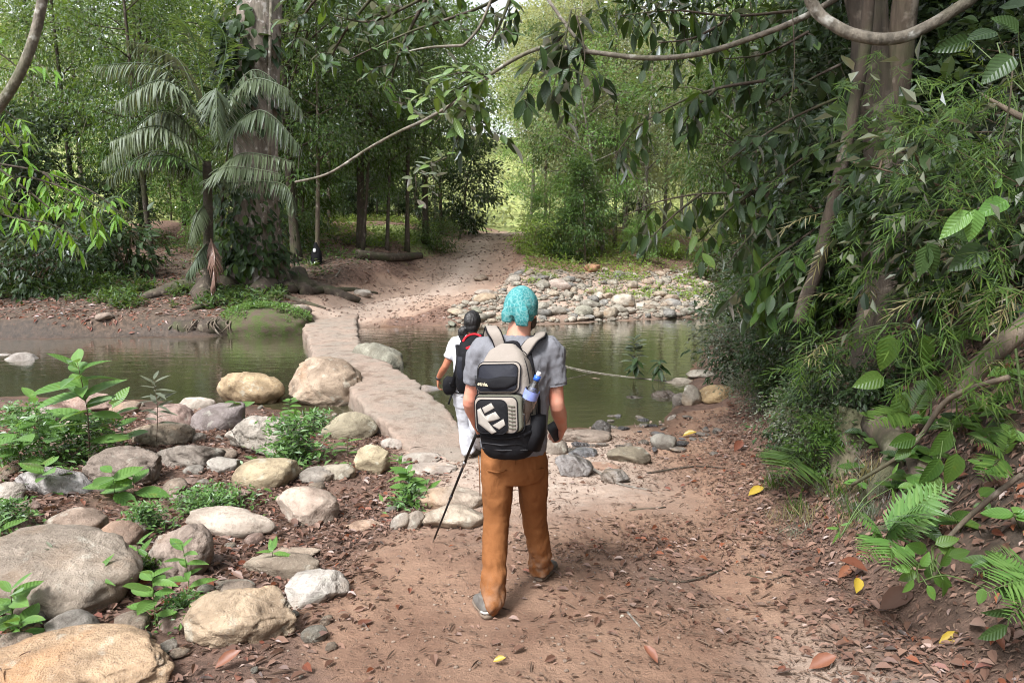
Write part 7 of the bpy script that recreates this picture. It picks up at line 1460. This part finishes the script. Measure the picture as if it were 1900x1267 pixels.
n_ = 2600; x = g_.uniform(-9, 1, n_); y = g_.uniform(19.3, 42, n_); kp = (road_d(x, y) < 1.3 + .3 * g_.random(n_)) & (y > shore_far(x)) & (nz_(x, y, .9, 46) > -.1); x, y = x[kp], y[kp]; r_ = .015 + .07 * g_.random(len(x)) ** 3
Vg = (gv[0][None] * np.array([1, .8, .6]) * r_[:, None, None] * g_.uniform(.75, 1.2, (len(x), len(gv[0]), 1)) + np.stack([x, y, H(x, y) + r_ * .25], -1)[:, None]).reshape(-1, 3); Fg = (gv[1][None] + (np.arange(len(x)) * len(gv[0]))[:, None, None]).reshape(-1, 3)
go = mesh_obj('gravel', np_mesh('gravel', Vg, Fg, M['rock'])); go.color = (.27, .2, .16, 1); tag(go, 'loose stones lying on the dirt road', kind='stuff')
litter('twig_litter', 'thin broken twigs and bark slivers on the near ground', 5200, (-6, 4), (2.1, 9), lambda x, y: np.clip(dens_near(x, y) * .6 + .16 * (y < 8) * (x < bank_x(y)) * (nz_(x, y, 1.1, 36) > -.1), 0, 1), .10, 'twig', 6, sliver(0), wob=.2)
litter('twig_litter', 'crumbs of dark bark and litter on the path', 9000, (-1.0, 3.2), (2.1, 8.3), lambda x, y: (x > path_left(y)) * (x < bank_x(y) + .4) * (nz_(x, y, 1.4, 38) > -.25) * (.3 + .7 * sstep(.2, 1.2, x)), .03, 'twig', 8, leaf_tmpl(3, .35, .5, .5, .04), wob=.3)
gv = ICO[1]; g_ = np.random.default_rng(3); n_ = 3800; x = g_.uniform(-1.6, 3.2, n_); y = g_.uniform(2.2, 9.2, n_); kp = (x < bank_x(y) + .2) & (x > path_left(y) - .7) & (y < shore_near(x) + .1); x, y = x[kp], y[kp]; r_ = .003 + .012 * g_.random(len(x)) ** 3.5; r_ = np.where((y > 7.4) & (x > .8), r_ * 2.0, r_)
Vg = (gv[0][None] * np.array([1, .8, .6]) * r_[:, None, None] * g_.uniform(.7, 1.2, (len(x), 12 if len(gv[0]) == 12 else len(gv[0]), 1)) + np.stack([x, y, H(x, y) + r_ * .3], -1)[:, None]).reshape(-1, 3); Fg = (gv[1][None] + (np.arange(len(x)) * len(gv[0]))[:, None, None]).reshape(-1, 3)
go = mesh_obj('gravel', np_mesh('gravel', Vg, Fg, M['rock'])); go.color = (.32, .25, .2, 1); tag(go, 'grit and small gravel scattered over the path', kind='stuff')
# the larger fallen leaves, each by itself
q4 = random.Random(8); cnt = 0
while cnt < 230:
    y = q4.uniform(2.2, 5.8); x = q4.uniform(-.8 * y - .2, bank_x(y) + .9)
    if abs(x) > .8 * y + .1 or q4.random() > float(dens_near(np.array([x]), np.array([y]))[0]) + .02: continue
    cnt += 1; L = q4.uniform(.06, .12); a = q4.uniform(0, 6.28); o = bpy.data.objects.new('fallen_leaf', q4.choice(LEAF[q4.choice(['dry', 'dry', 'dry', 'rust'])])); COL.objects.link(o)
    e_ = .06; sx = (hz(x + e_, y) - hz(x - e_, y)) / (2 * e_); sy = (hz(x, y + e_) - hz(x, y - e_)) / (2 * e_); o.location = (x, y, hz(x, y) + .014); d = Vector((math.cos(a), math.sin(a), sx * math.cos(a) + sy * math.sin(a) + q4.gauss(0, .12)))
    o.rotation_euler = rmat(d, (-sx + q4.gauss(0, .2), -sy + q4.gauss(0, .2), 1)).to_euler(); o.scale = (L, L, L); tag(o, 'brown curled dead leaf lying in the litter near the camera', 'leaf', 'fallen brown leaves near the camera')
for px, py, Lp_, key, a, lb in ((1588, 1108, 34, 'yellow', 60, 'bright yellow fallen leaf at the foot of the fern bank'), (1388, 925, 30, 'yellow', 20, 'yellow fallen leaf in the middle of the path'), (1266, 812, 22, 'yellow', -10, 'yellow fallen leaf among the shore stones'), (1862, 1222, 46, 'rust', 95, 'reddish veined dead leaf in the lower right corner'), (1362, 842, 30, 'rust', 50, 'dark red leaf standing up at the end of the path'), (1555, 1078, 34, 'rust', 30, 'dark red curled leaf left of the yellow one'), (1610, 1070, 46, 'rust', 170, 'long rust leaf under the ferns'), (1740, 1210, 40, 'yellow', 5, 'orange-yellow leaf in the lower right litter'), (1500, 1250, 50, 'rust', 12, 'orange-brown leaf at the bottom edge of the path'), (1220, 1248, 36, 'rust', 120, 'upright tan leaf at the bottom of the path'), (915, 1240, 22, 'yellow', 0, 'small yellow-green leaf at the bottom below the walker'), (400, 1255, 44, 'rust', 40, 'orange dead leaf by the orange-tan boulder'), (250, 1100, 30, 'rust', 0, 'rust leaf between the huge boulder and the sprouts'), (1630, 1140, 70, 'dry', 20, 'long tan leaf below the bright yellow one')):
    g = G(px, py); o = bpy.data.objects.new('fallen_leaf', LEAF[key][0]); COL.objects.link(o); L = Lp_ * g.y / F; L *= 1.25; o.location = g + Vector((0, 0, .02)); o.rotation_euler = rmat((math.cos(R(a)), math.sin(R(a)) * 1.0, .25), (0.1, -.45, 1)).to_euler(); o.scale = (L, L, L); tag(o, lb, 'leaf')
